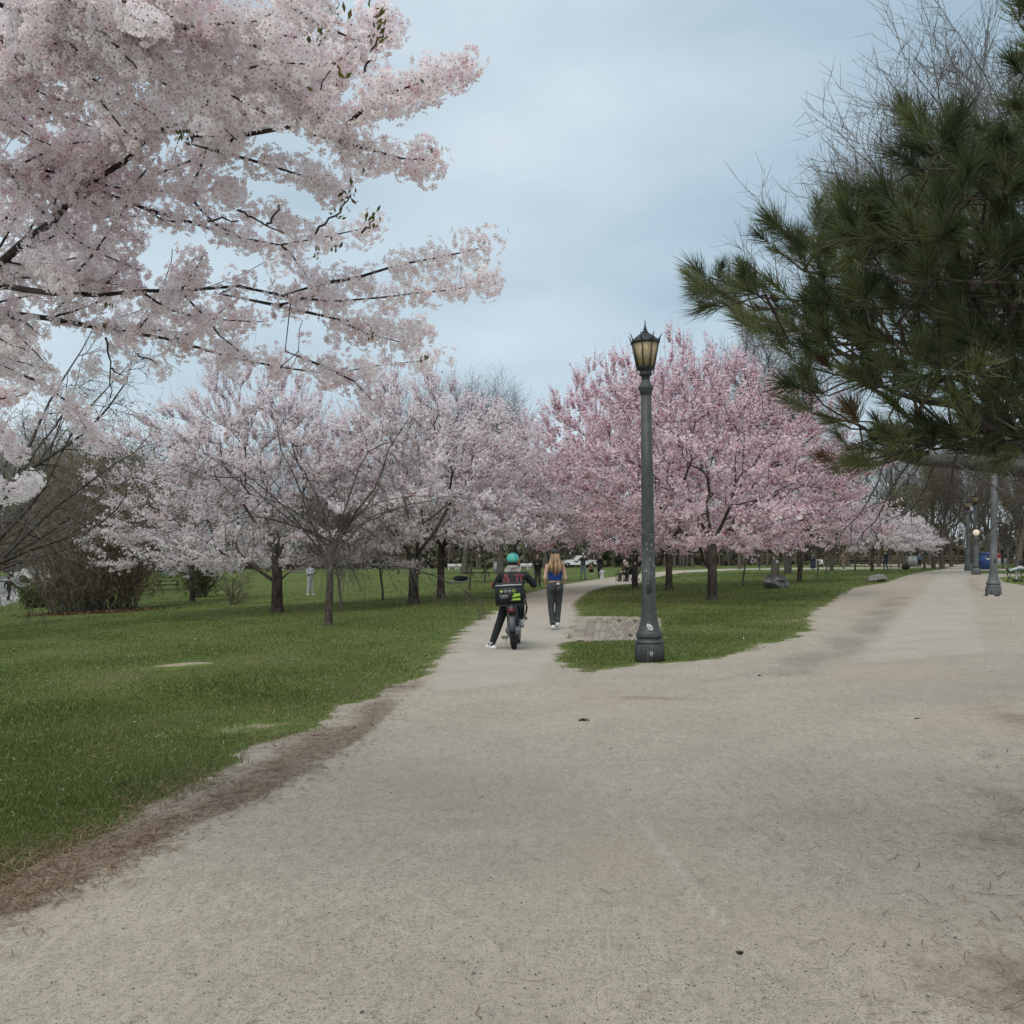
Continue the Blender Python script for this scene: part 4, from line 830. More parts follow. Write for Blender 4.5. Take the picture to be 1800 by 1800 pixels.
def shoot(r, base, d, Ls, nn, nl):
    d = norm(d); t = r.random(nn) ** .75; p = base + d * (t * Ls)[:, None]; X = norm(np.cross(d, [0.3, .2, 1.])); Y = np.cross(d, X); a = r.uniform(0, 6.283, nn)
    side = np.cos(a)[:, None] * X + np.sin(a)[:, None] * Y; ang = np.radians(r.uniform(28, 74, nn) - 22 * t)[:, None]
    nd = norm(d * np.cos(ang) + side * np.sin(ang)); l = (nl * r.uniform(.75, 1.15, nn))[:, None]; nd2 = norm(nd + d * .38 + np.array([0, 0, .16]) * r.uniform(-1, 1)); mid = p + nd * l * .5; tip = mid + nd2 * l * .5
    w = norm(np.cross(nd, rndu(r, nn))) * .00125
    V = np.stack([p - w, p + w, mid - w * .9, mid + w * .9, tip], 1); return V
Vs, Ts, tt = [], [], []; cones = []; Vd, td = [], []
for i in ids:
    p = par[i]; d = norm(A[i] - A[max(p, 0)] + 1e-6); wpos = A[i] + ptr
    d = norm(d * .8 + np.array([-.25, -.15, .45]) + r.normal(size=3) * .30); px = 900 + wpos[0] / wpos[1] * F; py = HY - (wpos[2] - H) / wpos[1] * F
    nn = int(r.integers(110, 165)); Ls = r.uniform(.07, .16); V = shoot(r, A[i], d, Ls, nn, r.uniform(.085, .135))
    tone = np.clip(.38 + .17 * math.sin(wpos[0] * 3 + wpos[2] * 2.3) + r.normal() * .22, .02, .9)
    tn = np.repeat(np.clip(tone + r.normal(size=nn) * .10, 0, 1), 5)
    dead = (py > 795 and px < 1500) or r.random() < .004 or (py > 720 and r.random() < .05)
    (Vd if dead else Vs).append(V); (td if dead else tt).append(tn)
    if r.random() < .07 and not dead: cones.append((A[i] - d * .01, d))
for Vl, tl, nm, mt in ((Vs, tt, 'needles', pine_m), (Vd, td, 'dead_needles', dead_m)):
    V = np.concatenate(Vl); n = len(V); o5 = (np.arange(n) * 5)[:, None]
    mk(nm, V.reshape(-1, 3), [o5 + [[0, 1, 3, 2]], o5 + [[2, 3, 4]]], mt, pine, np.concatenate(tl), kind='stuff'); print(nm, n)
cm = None
for c, d in cones:
    if cm is None:
        g = G()
        for k in range(46):
            f = k / 45; a = k * 2.39996; rr = .021 * math.sin(math.pi * (.12 + .86 * f)) + .003; z = -.03 + .062 * f; u = np.array([math.cos(a), math.sin(a), 0]); w = np.array([-u[1], u[0], 0]); o = np.array([0, 0, z])
            g.add([o + u * rr * .4 - w * .006, o + u * rr * .4 + w * .006, o + u * rr + w * .005 + [0, 0, .006], o + u * rr - w * .005 + [0, 0, .006]], [np.array([[0, 1, 2, 3]])])
        g.ball((0, 0, 0), (.012, .012, .03), 7, 5); co = g.build('pine_cone', cone_m, pine); cm = co.data
    else: co = bpy.data.objects.new('pine_cone', cm); COL.objects.link(co); co.parent = pine
    co.location = Vector(c) + Vector((r.normal() * .015, -.02, r.normal() * .015)); co.rotation_euler = Vector(d).to_track_quat('Z', 'Y').to_euler()

# bare tree beyond the pine on the right whose heavy grey limb crosses low
r = np.random.default_rng(77); tr_ = on(1985, 9.5); bt = empty('bare_tree', tuple(tr_), 'bare grey tree with a heavy low limb reaching left under the pine', 'bare tree')
tb = np.array(tr_); g = G(); lp = [tb + [0, 0, -.1], tb + [0, 0, 1.2], np.array(W(1960, 850, 9.5)), np.array(W(1850, 832, 9.2)), np.array(W(1760, 818, 9.0)), np.array(W(1680, 812, 8.8)), np.array(W(1600, 806, 8.7)), np.array(W(1560, 792, 8.6))]
def smoothline(P, it=2):
    P = np.array(P)
    for _ in range(it):
        Q = [P[0]]
        for k in range(len(P) - 1): Q += [P[k] * .75 + P[k + 1] * .25, P[k] * .25 + P[k + 1] * .75]
        P = np.array(Q + [P[-1]])
    return P
LP = smoothline(lp) - tb; g.tube(LP, np.interp(np.linspace(0, 1, len(LP)), [0, .3, .5, .85, 1], [.22, .17, .085, .055, .025]), 10)
trunk2 = smoothline([tb + [0, 0, 1.0], tb + [.1, .1, 2.6], tb + [.3, 0, 4.5], tb + [.2, .2, 7]]) - tb; g.tube(trunk2, np.linspace(.21, .07, len(trunk2)), 10); g.build('trunk', bark_limb, bt, True)
PP = LP[None, len(LP) // 3:]; RR = np.full(PP.shape[:2], .05); p, d, ra, t, _ = spawn(r, PP, RR, 22, .05, 1, 65, 25, -.1); P1, R1 = grow(r, p, d, r.uniform(.4, 1.15, len(p)), np.full(len(p), .011), 7, .22, (0, 0, -.06), .3)
p, d, ra, t, _ = spawn(r, P1, R1, 7, .2, 1, 45, 15); P2, R2 = grow(r, p, d, r.uniform(.15, .45, len(p)), np.full(len(p), .004), 5, .2, (0, 0, -.03), .4); g = G()
for a, b_, n in ((P1, R1, 5), (P2, R2, 3)): V, q = tubes(a, b_, n); g.add(V, [q])
PP = trunk2[None]; p, d, ra, t, _ = spawn(r, PP, np.full(PP.shape[:2], .1), 12, .3, 1, 55, 10, .3); P1, R1 = grow(r, p, d, r.uniform(2, 3.5, len(p)), np.full(len(p), .05), 7, .15, (0, 0, .05), .3); V, q = tubes(P1, R1, 5); g.add(V, [q])
g.build('twigs', bark_limb, bt, True, 'stuff')

# ------------------------------------------------------------------ bare and budding trees
bare_tree('weep', at(577, 1099), 'small bare weeping tree with pale drooping twigs standing before the white cherries', None, .4, name='bare_weeping_tree', sc=.92)
bare_tree('spread', on(-25, 24), 'dark bare tree at the left edge spreading low branches over the brush', None, 1.0, name='bare_tree', sc=.95)
bare_tree('spread', on(-28, 31), 'second dark bare tree with fine twigs rising at the left edge', None, 2.6, name='bare_tree', sc=.9)
bare_tree('weep', on(-45, 27), 'bare drooping tree at the left edge with pale twigs near the lawn', None, 2.0, name='bare_weeping_tree', sc=.95)
bare_tree('big', on(1838, 50), 'tall bare tree rising behind the pine at the right', None, 0, sc=1.0)
BG = 'bare trees far behind the cherries'
bare_tree('tallA', on(1385, 70), 'tall bare tree above the right side of the pink cherries', BG, 0, .98)
bare_tree('tallB', on(1362, 64), 'bare tree with a very thick pale trunk behind the plaque boulder', BG, .9, 1.15)
bare_tree('tallA', on(880, 92), 'tall bare tree rising in the gap between white and pink cherries', BG, 1.0, 1.16)
bare_tree('tallC', on(815, 96), 'slender bare tree peeking above the white cherries', BG, 2.0, 1.05)
bare_tree('tallB', on(735, 98), 'broad bare tree top showing over the white cherry crowns', BG, 3.0, 1.20)
r = np.random.default_rng(303)
spots = [(-60, 62, 'tallB', .9), (-8, 75, 'tallA', .85), (95, 92, 'tallC', .8), (150, 84, 'tallB', .82), (205, 100, 'tallA', .9), (255, 112, 'tallB', .9), (330, 120, 'tallC', .9), (410, 110, 'tallA', .9), (470, 128, 'tallB', 1.), (545, 118, 'tallC', .9), (620, 130, 'tallA', 1.),
         (690, 122, 'tallB', .9), (960, 135, 'tallA', .9), (1030, 150, 'tallC', .95), (1100, 140, 'tallB', 1.), (1170, 150, 'tallA', 1.), (1240, 130, 'tallC', .9), (1300, 112, 'tallB', .95), (1430, 118, 'tallC', .9), (1490, 132, 'tallA', 1.), (1545, 122, 'tallB', 1.),
         (1590, 105, 'tallC', .85), (1635, 128, 'tallA', 1.), (1672, 112, 'tallB', .95), (1700, 135, 'tallC', 1.05), (1738, 106, 'tallA', .95), (1770, 125, 'tallB', 1.05), (1805, 110, 'tallC', .95), (1850, 95, 'tallA', 1.), (1880, 125, 'tallB', 1.), (-110, 95, 'tallC', .9), (60, 118, 'tallA', .95), (370, 88, 'tallA', .62), (600, 96, 'tallB', .6), (1720, 88, 'tallB', .8), (1655, 92, 'tallA', .75), (1790, 84, 'tallC', .8)]
for i, (px, d, k, s) in enumerate(spots):
    bare_tree(k, on(px, d), 'bare grey brown tree in the far background wood', BG, float(r.uniform(0, 6.2)), s * float(r.uniform(.92, 1.08)))
GG = 'budding yellow green trees in the background'
for px, d, s, lb in ((160, 66, .95, 'budding yellow green tree above the left brush'), (232, 76, 1.0, 'budding tree seen left of the first white cherry'), (1640, 96, .95, 'yellow green budding tree right of the far white cherry'), (1462, 84, .95, 'greenish budding tree behind the pink branch tips'),
                     (1790, 100, .8, 'yellow green budding tree at the right edge beyond the lamp posts'), (700, 100, .7, 'low budding tree far behind the white cherry trunks'), (60, 52, .7, 'budding tree behind the brush at the left edge'), (1580, 108, .8, 'pale budding tree behind the far white cherries')):
    bare_tree('bud', on(px, d), lb, GG, float(r.uniform(0, 6)), s, 'budding tree', 'budding_tree')
YG = 'slim young trees on the lawn'
for px, d, s, lb in ((600, 30, .62, 'slim young tree just right of the weeping tree'), (673, 38, .60, 'thin young trunk standing between the two white cherry groups'), (825, 47, .75, 'young tree with a straight dark trunk left of the bicycle rider'), (852, 60, .7, 'thin young trunk just left of the bicycle rider'),
                     (1306, 42, .55, 'staked young tree between the stout cherry trunk and the plaque boulder'), (1408, 46, .6, 'young tree beside the plaque boulder with leaves at its foot'), (1437, 54, .5, 'thin sapling right of the plaque boulder'), (1452, 60, .5, 'second thin sapling right of the plaque boulder'),
                     (1503, 78, .85, 'young tree with a whitish lower trunk left of the small white cherry'), (1566, 84, .5, 'thin sapling behind the man in navy'), (1644, 100, .7, 'thin young tree beyond the walker in denim'), (1763, 92, .8, 'young tree with a white foot behind the blue bin'), (1595, 96, .6, 'thin young tree left of the grey cabinet on the right'), (990, 90, .6, 'thin young tree beside the white pickup'), (945, 75, .5, 'thin tree behind the man in the black hoodie'), (1660, 110, .6, 'far thin trunk left of the distant path')):
    bare_tree('young', on(px, d), lb, YG, float(r.uniform(0, 6)), s, 'young tree', 'young_tree')

# ------------------------------------------------------------------ brush and shrubs
def shrub(name, loc, label, cat, seed, h, spread, stems, leafpts=None, bark=bark_twig, nleaf=1, dens=1.0, base=.6):
    r = np.random.default_rng(seed); o = empty(name, loc, label, cat); a = r.uniform(0, 6.28, stems); rad = base * np.sqrt(r.random(stems))
    p = np.stack([np.cos(a) * rad, np.sin(a) * rad, np.full(stems, -.05)], 1); a2 = a + r.normal(size=stems) * .5; tl = r.uniform(.05, spread, stems)
    d = np.stack([np.cos(a2) * tl, np.sin(a2) * tl, np.ones(stems)], 1)
    P1, R1 = grow(r, p, d, h * r.uniform(.55, 1.1, stems), r.uniform(.012, .034, stems), 8, .12, (0, 0, -.02), .3); g = G(); V, q = tubes(P1, R1, 5); g.add(V, [q]); g.build('stems', bark_pale, o, True)
    p, d, ra, t, _ = spawn(r, P1, R1, int(10 * dens), .03, 1, 38, 14, .05); P2, R2 = grow(r, p, d, h * .28 * r.uniform(.5, 1.2, len(p)), np.full(len(p), .009), 5, .16, (0, 0, -.04), .4); g = G(); V, q = tubes(P2, R2, 3); g.add(V, [q])
    p, d, ra, t, _ = spawn(r, P2, R2, 5, .15, 1, 40, 15); P3, R3 = grow(r, p, d, h * .10 * r.uniform(.5, 1.4, len(p)), np.full(len(p), .006), 3, .2, (0, 0, -.03), .4); V, q = ribbons(r, P3, R3 * 1.2); g.add(V, [q]); g.build('twigs', bark, o, kind='stuff')
    if leafpts: V, q, t = leaf_quads(r, np.concatenate([P3[:, -1], P2[:, 3]]), .045, .10, nleaf); mk('leaves', V, [q], leafpts, o, t, kind='stuff')
    return o
tw_red = M('twig_reddish', (.27, .205, .13), (.175, .13, .085), 2, .9)
budm = leafmat('bud_leaf2', [(0, (.055, .075, .012)), (.6, (.10, .125, .022)), (1, (.16, .16, .04))], .4)
shrub('brush_thicket', at(135, 1077), 'left half of the tall tangled brown brush at the left of the lawn', 'shrub', 51, 7.6, .46, 95, None, tw_red, dens=1.1, base=1.2)
shrub('brush_thicket', at(198, 1073), 'tall brown arching brush with dry leaves heaped at its foot', 'shrub', 52, 8.0, .46, 105, leafmat('dry_olive_leaf', [(0, (.08, .065, .03)), (1, (.13, .12, .04))], .3), tw_red, dens=1.1, base=1.1)
shrub('green_shrub', at(348, 1050), 'green leafing shrub on the lawn left of the nearest cherry trunk', 'shrub', 53, 4.2, .42, 46, budm, bark_twig, 2, base=.5)
shrub('low_shrub', on(66, 52), 'small bright green leafy bush beside the sidewalk at the left', 'shrub', 54, 1.5, .6, 22, leafmat('fresh_leaf', [(0, (.07, .11, .015)), (1, (.15, .20, .03))], .4), bark_twig, 4, base=.4)
shrub('young_shrub', on(410, 42), 'low multi stemmed shrub between the first cherry trunk and the green shrub', 'shrub', 55, 2.0, .6, 10, None, bark_twig, base=.25)
r = np.random.default_rng(5); c = at(168, 1077); m = 1900; pts = np.stack([r.normal(0, 1.15, m), r.normal(0, .5, m) - .2, np.zeros(m)], 1) + np.array(c); pts[:, 2] = gz(pts[:, 0], pts[:, 1]) + r.uniform(0, .07, m)
V, q, t = leaf_quads(r, pts, .05, .01); tag(mk('fallen_leaves', V, [q], leafmat('fallen_leaf', [(0, (.07, .035, .02)), (1, (.22, .12, .07))], .1), tint=t, kind='stuff'), 'brown fallen leaves heaped at the foot of the brush', 'leaves')
# the far wood that closes the view: trunks and twigs too many to count
r = np.random.default_rng(808); g = G(); n = 720; px = r.uniform(-350, 2150, n); d = r.uniform(125, 260, n); x = (px - 900) / F * d; z = gz(x, d); hh = r.uniform(6, 15, n)
P1, R1 = grow(r, np.stack([x, d, z - .3], 1), np.tile([0, 0, 1.], (n, 1)), hh, r.uniform(.06, .22, n), 6, .05, (0, 0, .03), .3); V, q = tubes(P1, R1, 4); g.add(V, [q])
p, dd, ra, t, _ = spawn(r, P1, R1, 9, .12, 1, 48, 15, .3); P2, R2 = grow(r, p, dd, r.uniform(1.5, 4.5, len(p)), np.full(len(p), .045), 3, .2, (0, 0, .06), .4); V, q = tubes(P2, R2, 3); g.add(V, [q])
p, dd, ra, t, _ = spawn(r, P2, R2, 3, .2, 1, 42, 15, .2); P3, R3 = grow(r, p, dd, r.uniform(.8, 2.2, len(p)), np.full(len(p), .024), 2, .2, (0, 0, .06), .4); V, q = ribbons(r, P3, R3 * 1.3); g.add(V, [q])
tag(g.build('far_wood', M('far_bark', (.15, .125, .105), (.10, .08, .066), .3, .9), kind='stuff'), 'distant leafless wood closing the view behind the park', 'wood')
r = np.random.default_rng(99); m = 34000; px = r.uniform(-400, 2200, m); d = r.uniform(150, 230, m); x = (px - 900) / F * d; z = gz(x, d) + np.abs(r.normal(0, 2.6, m)) * (1 + .5 * np.sin(px / 47.) * np.sin(px / 19.))
V, q, t = leaf_quads(r, np.stack([x, d, z], 1), .55, .3); tag(mk('far_undergrowth', V, [q], leafmat('undergrowth', [(0, (.045, .042, .03)), (.6, (.085, .072, .05)), (1, (.09, .105, .04))], .1), tint=t, kind='stuff'), 'low dark undergrowth between the far trunks', 'undergrowth')

# ------------------------------------------------------------------ lamp posts
def paintmat(name, c1, c2, chip=.0, drip=0.0):
    m = bpy.data.materials.new(name); b = NB(m); P = b.obj(); n1 = b.noise(9, 5, .6, P); n2 = b.noise(34, 3, .6, P)
    col = b.mix(b.step(n1, .35, .65), c1, c2); col = b.mix(b.math('MULTIPLY', b.step(n2, .55, .72), .35), col, tuple(q * 1.7 for q in c1))
    sep = b.n('SeparateXYZ'); b.put(sep.inputs[0], P); z = sep.outputs[2]
    if chip:   # flaked paint between about 1 and 2.1 m
        band = b.math('MULTIPLY', b.step(z, .98, 1.2), b.step(z, 2.15, 1.7)); n3 = b.noise(26, 3, .7, b.mapping(P, (1, 1, .6)))
        col = b.mix(b.math('MULTIPLY', b.math('MULTIPLY', band, b.step(n3, .66, .69)), chip), col, (.62, .60, .55))
    if drip:
        n4 = b.noise(42, 3, .6, b.mapping(P, (1, 1, .08))); low = b.step(z, .27, .22)
        col = b.mix(b.math('MULTIPLY', b.math('MULTIPLY', low, b.step(n4, .48, .56)), drip), col, (.012, .013, .015))
    b.fin(b.bsdf(col, .55, 0.0, b.bump(n2, .15, .005), .4).outputs[0]); return m
m_post = paintmat('lamp_post_paint', (.062, .067, .066), (.042, .046, .046), 1.0, .8); m_post2 = paintmat('lamp_post_paint_worn', (.115, .125, .125), (.085, .093, .095), 1.0, .6)
m_black = M('lantern_black', (.012, .013, .015), (.018, .019, .021), 12, .5, .1)
m_amber = M('amber_glass', (.30, .225, .115), (.40, .31, .175), 4, .35); m_white = M('white_chip', (.75, .75, .73), (.68, .68, .66), 20, .7)
def lamp_post(loc, label, mat, lean=(0, 0), rot=.3927):
    o = empty('lamp_post', loc, label, 'lamp post', 'cast iron lantern posts along the paths'); o.rotation_euler = (lean[0], lean[1], 0)
    part('base', mat, o, lambda g: g.lathe([(.222, -.1), (.222, .235), (.205, .25), (.205, .268), (.214, .272), (.214, .288), (.19, .30), (.183, .345)], 8, rot=rot))
    part('shaft', mat, o, lambda g: (g.lathe([(.196, .345), (.200, .36), (.200, .405), (.190, .418), (.168, .455), (.143, .53), (.124, .62), (.113, .74), (.108, .90), (.104, 1.06), (.103, 1.30), (.100, 1.303), (.098, 1.6), (.090, 2.6), (.079, 3.87)], 8, rot=rot)))
    part('access_door', mat, o, lambda g: g.box((-.006, -.0975, 1.14), (.066, .006, .30), Matrix.Rotation(-.03, 3, 'X')))
    part('capital', mat, o, lambda g: g.lathe([(.079, 3.87), (.092, 3.92), (.112, 3.965), (.114, 3.985), (.105, 4.0), (.092, 4.01), (.066, 4.06), (.060, 4.10)], 16))
    part('collar', m_black, o, lambda g: g.lathe([(.060, 4.10), (.066, 4.11), (.058, 4.125), (.062, 4.14), (.094, 4.16), (.096, 4.18), (.088, 4.19), (.088, 4.225), (.118, 4.245), (.126, 4.26), (.126, 4.272)], 16))
    fr = G()
    for k in range(8):
        a = rot + k * math.pi / 4; c, s = math.cos(a), math.sin(a); fr.tube([(.128 * c, .128 * s, 4.26), (.206 * c, .206 * s, 4.65)], [.0075, .0085], 5, False)
        fr.tube([(.206 * c, .206 * s, 4.64), (.222 * c, .222 * s, 4.70), (.236 * c, .236 * s, 4.73), (.258 * c, .258 * s, 4.755)], [.010, .009, .007, .002], 5, False)
        fr.tube([(.128 * c, .128 * s, 4.27), (.135 * c, .135 * s, 4.24), (.122 * c, .122 * s, 4.215)], [.008, .006, .002], 4, False)
        a2 = a + math.pi / 4; fr.tube([(.206 * c, .206 * s, 4.635), (.206 * math.cos(a2), .206 * math.sin(a2), 4.635)], [.018, .018], 5, False); fr.tube([(.130 * c, .130 * s, 4.268), (.130 * math.cos(a2), .130 * math.sin(a2), 4.268)], [.010, .010], 5, False)
    fr.build('lantern_frame', m_black, o)
    part('roof', m_black, o, lambda g: (g.lathe([(.214, 4.645), (.212, 4.655), (.19, 4.675), (.13, 4.725), (.075, 4.765), (.05, 4.775), (.05, 4.785)], 8, rot=rot)))
    part('finial', m_black, o, lambda g: g.lathe([(.05, 4.785), (.042, 4.80), (.022, 4.815), (.030, 4.825), (.030, 4.832), (.018, 4.838), (.024, 4.85), (.012, 4.86), (.016, 4.866), (.009, 4.89), (.003, 4.97)], 12))
    for k in range(8):
        a, a2 = rot + k * math.pi / 4, rot + (k + 1) * math.pi / 4; V = []
        for rr, z in ((.123, 4.275), (.200, 4.63)):
            for aa in (a, a2): V.append((rr * math.cos(aa), rr * math.sin(aa), z))
        V = np.array(V); ctr = V.mean(0); nrm_ = np.array([ctr[0], ctr[1], 0]); nrm_ /= np.linalg.norm(nrm_); W2 = V - nrm_ * .006
        mk('glass_pane', np.concatenate([V, W2]), [np.array([[0, 1, 3, 2], [4, 6, 7, 5], [0, 4, 5, 1], [2, 3, 7, 6], [0, 2, 6, 4], [1, 5, 7, 3]])], m_amber, o)
    return o
lp0 = at(1142, 1162); LAMP = lamp_post(lp0, 'tall black lantern lamp post with white graffiti on its flared base, on the grass island', m_post, (0, -.014))
def flat_mark(name, mat, parent, strokes, origin, ux, uy, nrm_, w, lift=.003):
    """painted strokes: thin ribbons in the plane given by ux, uy"""
    g = G(); o, ux, uy, nn = [np.array(q, float) for q in (origin, ux, uy, nrm_)]
    for st in strokes:
        for k in range(len(st) - 1):
            a, b_ = o + ux * st[k][0] + uy * st[k][1], o + ux * st[k + 1][0] + uy * st[k + 1][1]; d = norm(b_ - a); s = np.cross(d, nn) * w; a = a - d * w * .5; b_ = b_ + d * w * .5
            up = nn * lift; V = [a - s + up, a + s + up, b_ + s + up, b_ - s + up, a - s, a + s, b_ + s, b_ - s]; g.add(V, [np.array([[0, 1, 2, 3], [0, 4, 5, 1], [1, 5, 6, 2], [2, 6, 7, 3], [3, 7, 4, 0]])])
    return g.build(name, mat, parent)
gy = -.149
flat_mark('graffiti_tag', m_white, LAMP, [[(-.045, .03), (-.055, .0), (-.045, -.022), (-.028, -.005), (-.03, .03), (-.045, .035), (-.028, -.01), (-.032, -.045), (-.05, -.05)], [(-.012, .03), (-.008, -.05)], [(-.022, .0), (.012, -.01)], [(.004, .02), (.010, -.055)], [(.010, -.01), (.026, -.004), (.032, -.02), (.018, -.03), (.032, -.05)], [(.018, -.035), (.014, -.065)], [(-.03, -.045), (-.012, -.055), (.004, -.05)]],
          (0, gy - .003, .515), (1, 0, 0), (0, .27, .96), (0, -.96, .27), .0048, .004)
flat_mark('number_plate', m_white, LAMP, [[(-.02, .024), (.0, .028), (.0, .006), (-.02, .002)], [(-.02, .03), (-.02, -.03), (0, -.03)], [(.012, .03), (.012, -.03)], [(-.018, -.01), (.008, -.012)]], (0, -.2060, .125), (1, 0, 0), (0, 0, 1), (0, -1, 0), .0022, .002)
def chips(post, seed, n, z0, z1, rad):
    r = np.random.default_rng(seed); g = G()
    for _ in range(n):
        z = r.uniform(z0, z1) ; a = -math.pi / 2 + r.choice([r.normal(0, .9), -1.35 + r.normal() * .12, 1.1 + r.normal() * .2]); f = math.cos(math.pi / 8) / math.cos(((a - .3927) % (math.pi / 4)) - math.pi / 8); rr = (rad(z)) * f + .0015
        s, h = r.uniform(.0015, .006), r.uniform(.002, .012) * (3.5 if r.random() < .14 else 1); c = np.array([math.cos(a) * rr, math.sin(a) * rr, z]); u = np.array([-math.sin(a), math.cos(a), 0])
        V = [c + u * s * q * r.uniform(.6, 1.2) + np.array([0, 0, h * w * r.uniform(.6, 1.2)]) for q, w in ((-1, -.5), (0, -1), (1, -.3), (.8, .8), (-.3, 1))]; g.add(V, [np.array([[0, 1, 2], [0, 2, 3], [0, 3, 4]])])
    g.build('paint_chips', m_white, post)
radf = lambda z: float(np.interp(z, [1.06, 1.3, 1.31, 1.6, 2.6, 3.87], [.104, .103, .100, .098, .090, .079]))
chips(LAMP, 3, 46, 1.3, 1.75, radf); chips(LAMP, 4, 26, 1.8, 2.3, radf)
lr = on(1746, 28.2); L2 = lamp_post(lr, 'grey lantern post at the right by the path fork, its lantern hidden in the pine', m_post2, (0, .008)); chips(L2, 5, 70, .4, 2.1, lambda z: float(np.interp(z, [.4, .418, .455, .53, .62, .74, .9, 1.06, 1.3, 1.6, 2.6], [.2, .19, .168, .143, .124, .113, .108, .104, .103, .098, .09])))
lamp_post(on(1701, 64.6), 'far lantern lamp post left of the globe lamp', m_post2)
lamp_post(on(1714, 58.5), 'far lantern lamp post whose head shows right above the globe lamp', m_post2)
lamp_post(on(1786, 140), 'farthest grey lamp post standing on the lawn near the right edge', m_post2)
gl_ = empty('globe_lamp', on(1716, 50), 'short globe lamp on a flaking fluted pillar beside the blue bin', 'lamp')
part('base', m_post2, gl_, lambda g: g.lathe([(.225, -.1), (.225, .22), (.20, .24), (.20, .30), (.16, .34)], 8, rot=.39)); part('pillar', m_post2, gl_, lambda g: g.lathe([(.16, .34), (.13, .5), (.11, .8), (.10, 1.5), (.095, 1.85), (.13, 1.9), (.13, 1.95), (.07, 1.98), (.07, 2.06)], 12))
part('globe', M('globe_glass', (.78, .66, .52), (.74, .60, .46), 2, .4, emit=.22), gl_, lambda g: g.ball((0, 0, 2.22), .165, 20, 14), True); part('globe_cap', m_black, gl_, lambda g: g.lathe([(.03, 2.37), (.02, 2.41), (.004, 2.44)], 8))
part('concrete_footing', M('footing', (.42, .40, .36), None, 6, .9), L2, lambda g: g.lathe([(.29, -.2), (.29, .035), (.27, .04)], 4, rot=.785))

# ------------------------------------------------------------------ boulders, benches, bins
def boulder(name, loc, label, seed, size, rz=0.):
    r = np.random.default_rng(seed); bm = bmesh.new(); bmesh.ops.create_icosphere(bm, subdivisions=4, radius=1); pl = rndu(r, 16); pl[:, 2] *= .8; pl = norm(pl); dd = r.uniform(.62, .95, 16)
    for v in bm.verts:
        p = np.array(v.co); h = pl @ p; s = min(1.0, float(np.min(np.where(h > .05, dd / np.maximum(h, .05), 9)))); p = p * s; p += .02 * np.array([math.sin(9 * p[1] + 3 * p[2]), math.sin(8 * p[2]), math.sin(11 * p[0])]); v.co = Vector(p * size)
    me = bpy.data.meshes.new(name); bm.to_mesh(me); bm.free(); me.materials.append(M('granite', (.23, .225, .21), (.11, .11, .105), 6, .85, .8)); o = bpy.data.objects.new(name, me); COL.objects.link(o); o.location = loc; o.rotation_euler = (0, 0, rz); tag(o, label, 'boulder'); return o
b1 = boulder('boulder', on(1363, 39) + Vector((0, 0, .2)), 'broad grey boulder with a flat dark plaque on its top', 4, np.array([.64, .5, .30]), .2)
part('plaque', M('plaque_bronze', (.035, .036, .038), (.05, .05, .052), 12, .4), b1, lambda g: g.box((.0, -.12, .265), (.68, .46, .03), Matrix.Rotation(.30, 3, 'X')))
part('plaque_bed', MATS['granite'], b1, lambda g: g.box((.0, -.12, .235), (.78, .56, .04), Matrix.Rotation(.30, 3, 'X')))
boulder('boulder', on(1542, 43) + Vector((0, 0, .13)), 'smaller grey boulder on the grass edge beside the far gravel path', 9, np.array([.44, .36, .24]), -.4)
m_iron = M('bench_iron', (.010, .010, .011), (.016, .016, .017), 9, .5); m_slat = M('bench_slat', (.035, .028, .024), (.022, .018, .016), 9, .6)
def bench(loc, rz, label, width=1.8):
    """seat faces local -Y"""
    o = empty('park_bench', loc, label, 'bench', rz=rz)
    for x in (-width / 2 + .1, 0, width / 2 - .1):
        def f(g, x=x):
            g.tube([(x, -.22, .42), (x, .12, .40), (x, .24, .46), (x, .31, .62), (x, .36, .84)], .022, 6); g.tube([(x, -.22, .42), (x, -.30, .30), (x, -.22, .12), (x, -.28, .0)], .022, 6); g.tube([(x, .20, .42), (x, .10, .26), (x, .26, .12), (x, .34, .0)], .022, 6)
            a = [(x, -.02 + .15 * math.cos(t), .21 + .15 * math.sin(t)) for t in np.linspace(0, 6.283, 15)]; g.tube(a, .016, 5, False)
            g.tube([(x, -.24, .42), (x, -.27, .56), (x, -.16, .64), (x, .10, .62), (x, .30, .60)], .018, 6)
        part('side_frame', m_iron, o, f)
    for k in range(5): part('seat_slat', m_slat, o, lambda g, k=k: g.box((0, -.20 + k * .085, .445 - .004 * k), (width, .065, .028)))
    for k in range(4): part('back_slat', m_slat, o, lambda g, k=k: g.box((0, .235 + k * .034, .53 + k * .095), (width, .025, .07), Matrix.Rotation(-.33, 3, 'X')))
    return o
bn = on(1103, 57); bench(bn, math.radians(-62), 'black park bench with curved iron frames under the pink blossom', 1.9)
bn2p = on(1806, 38); bench(bn2p, math.radians(-80), 'black park bench cut off by the right edge', 1.8)
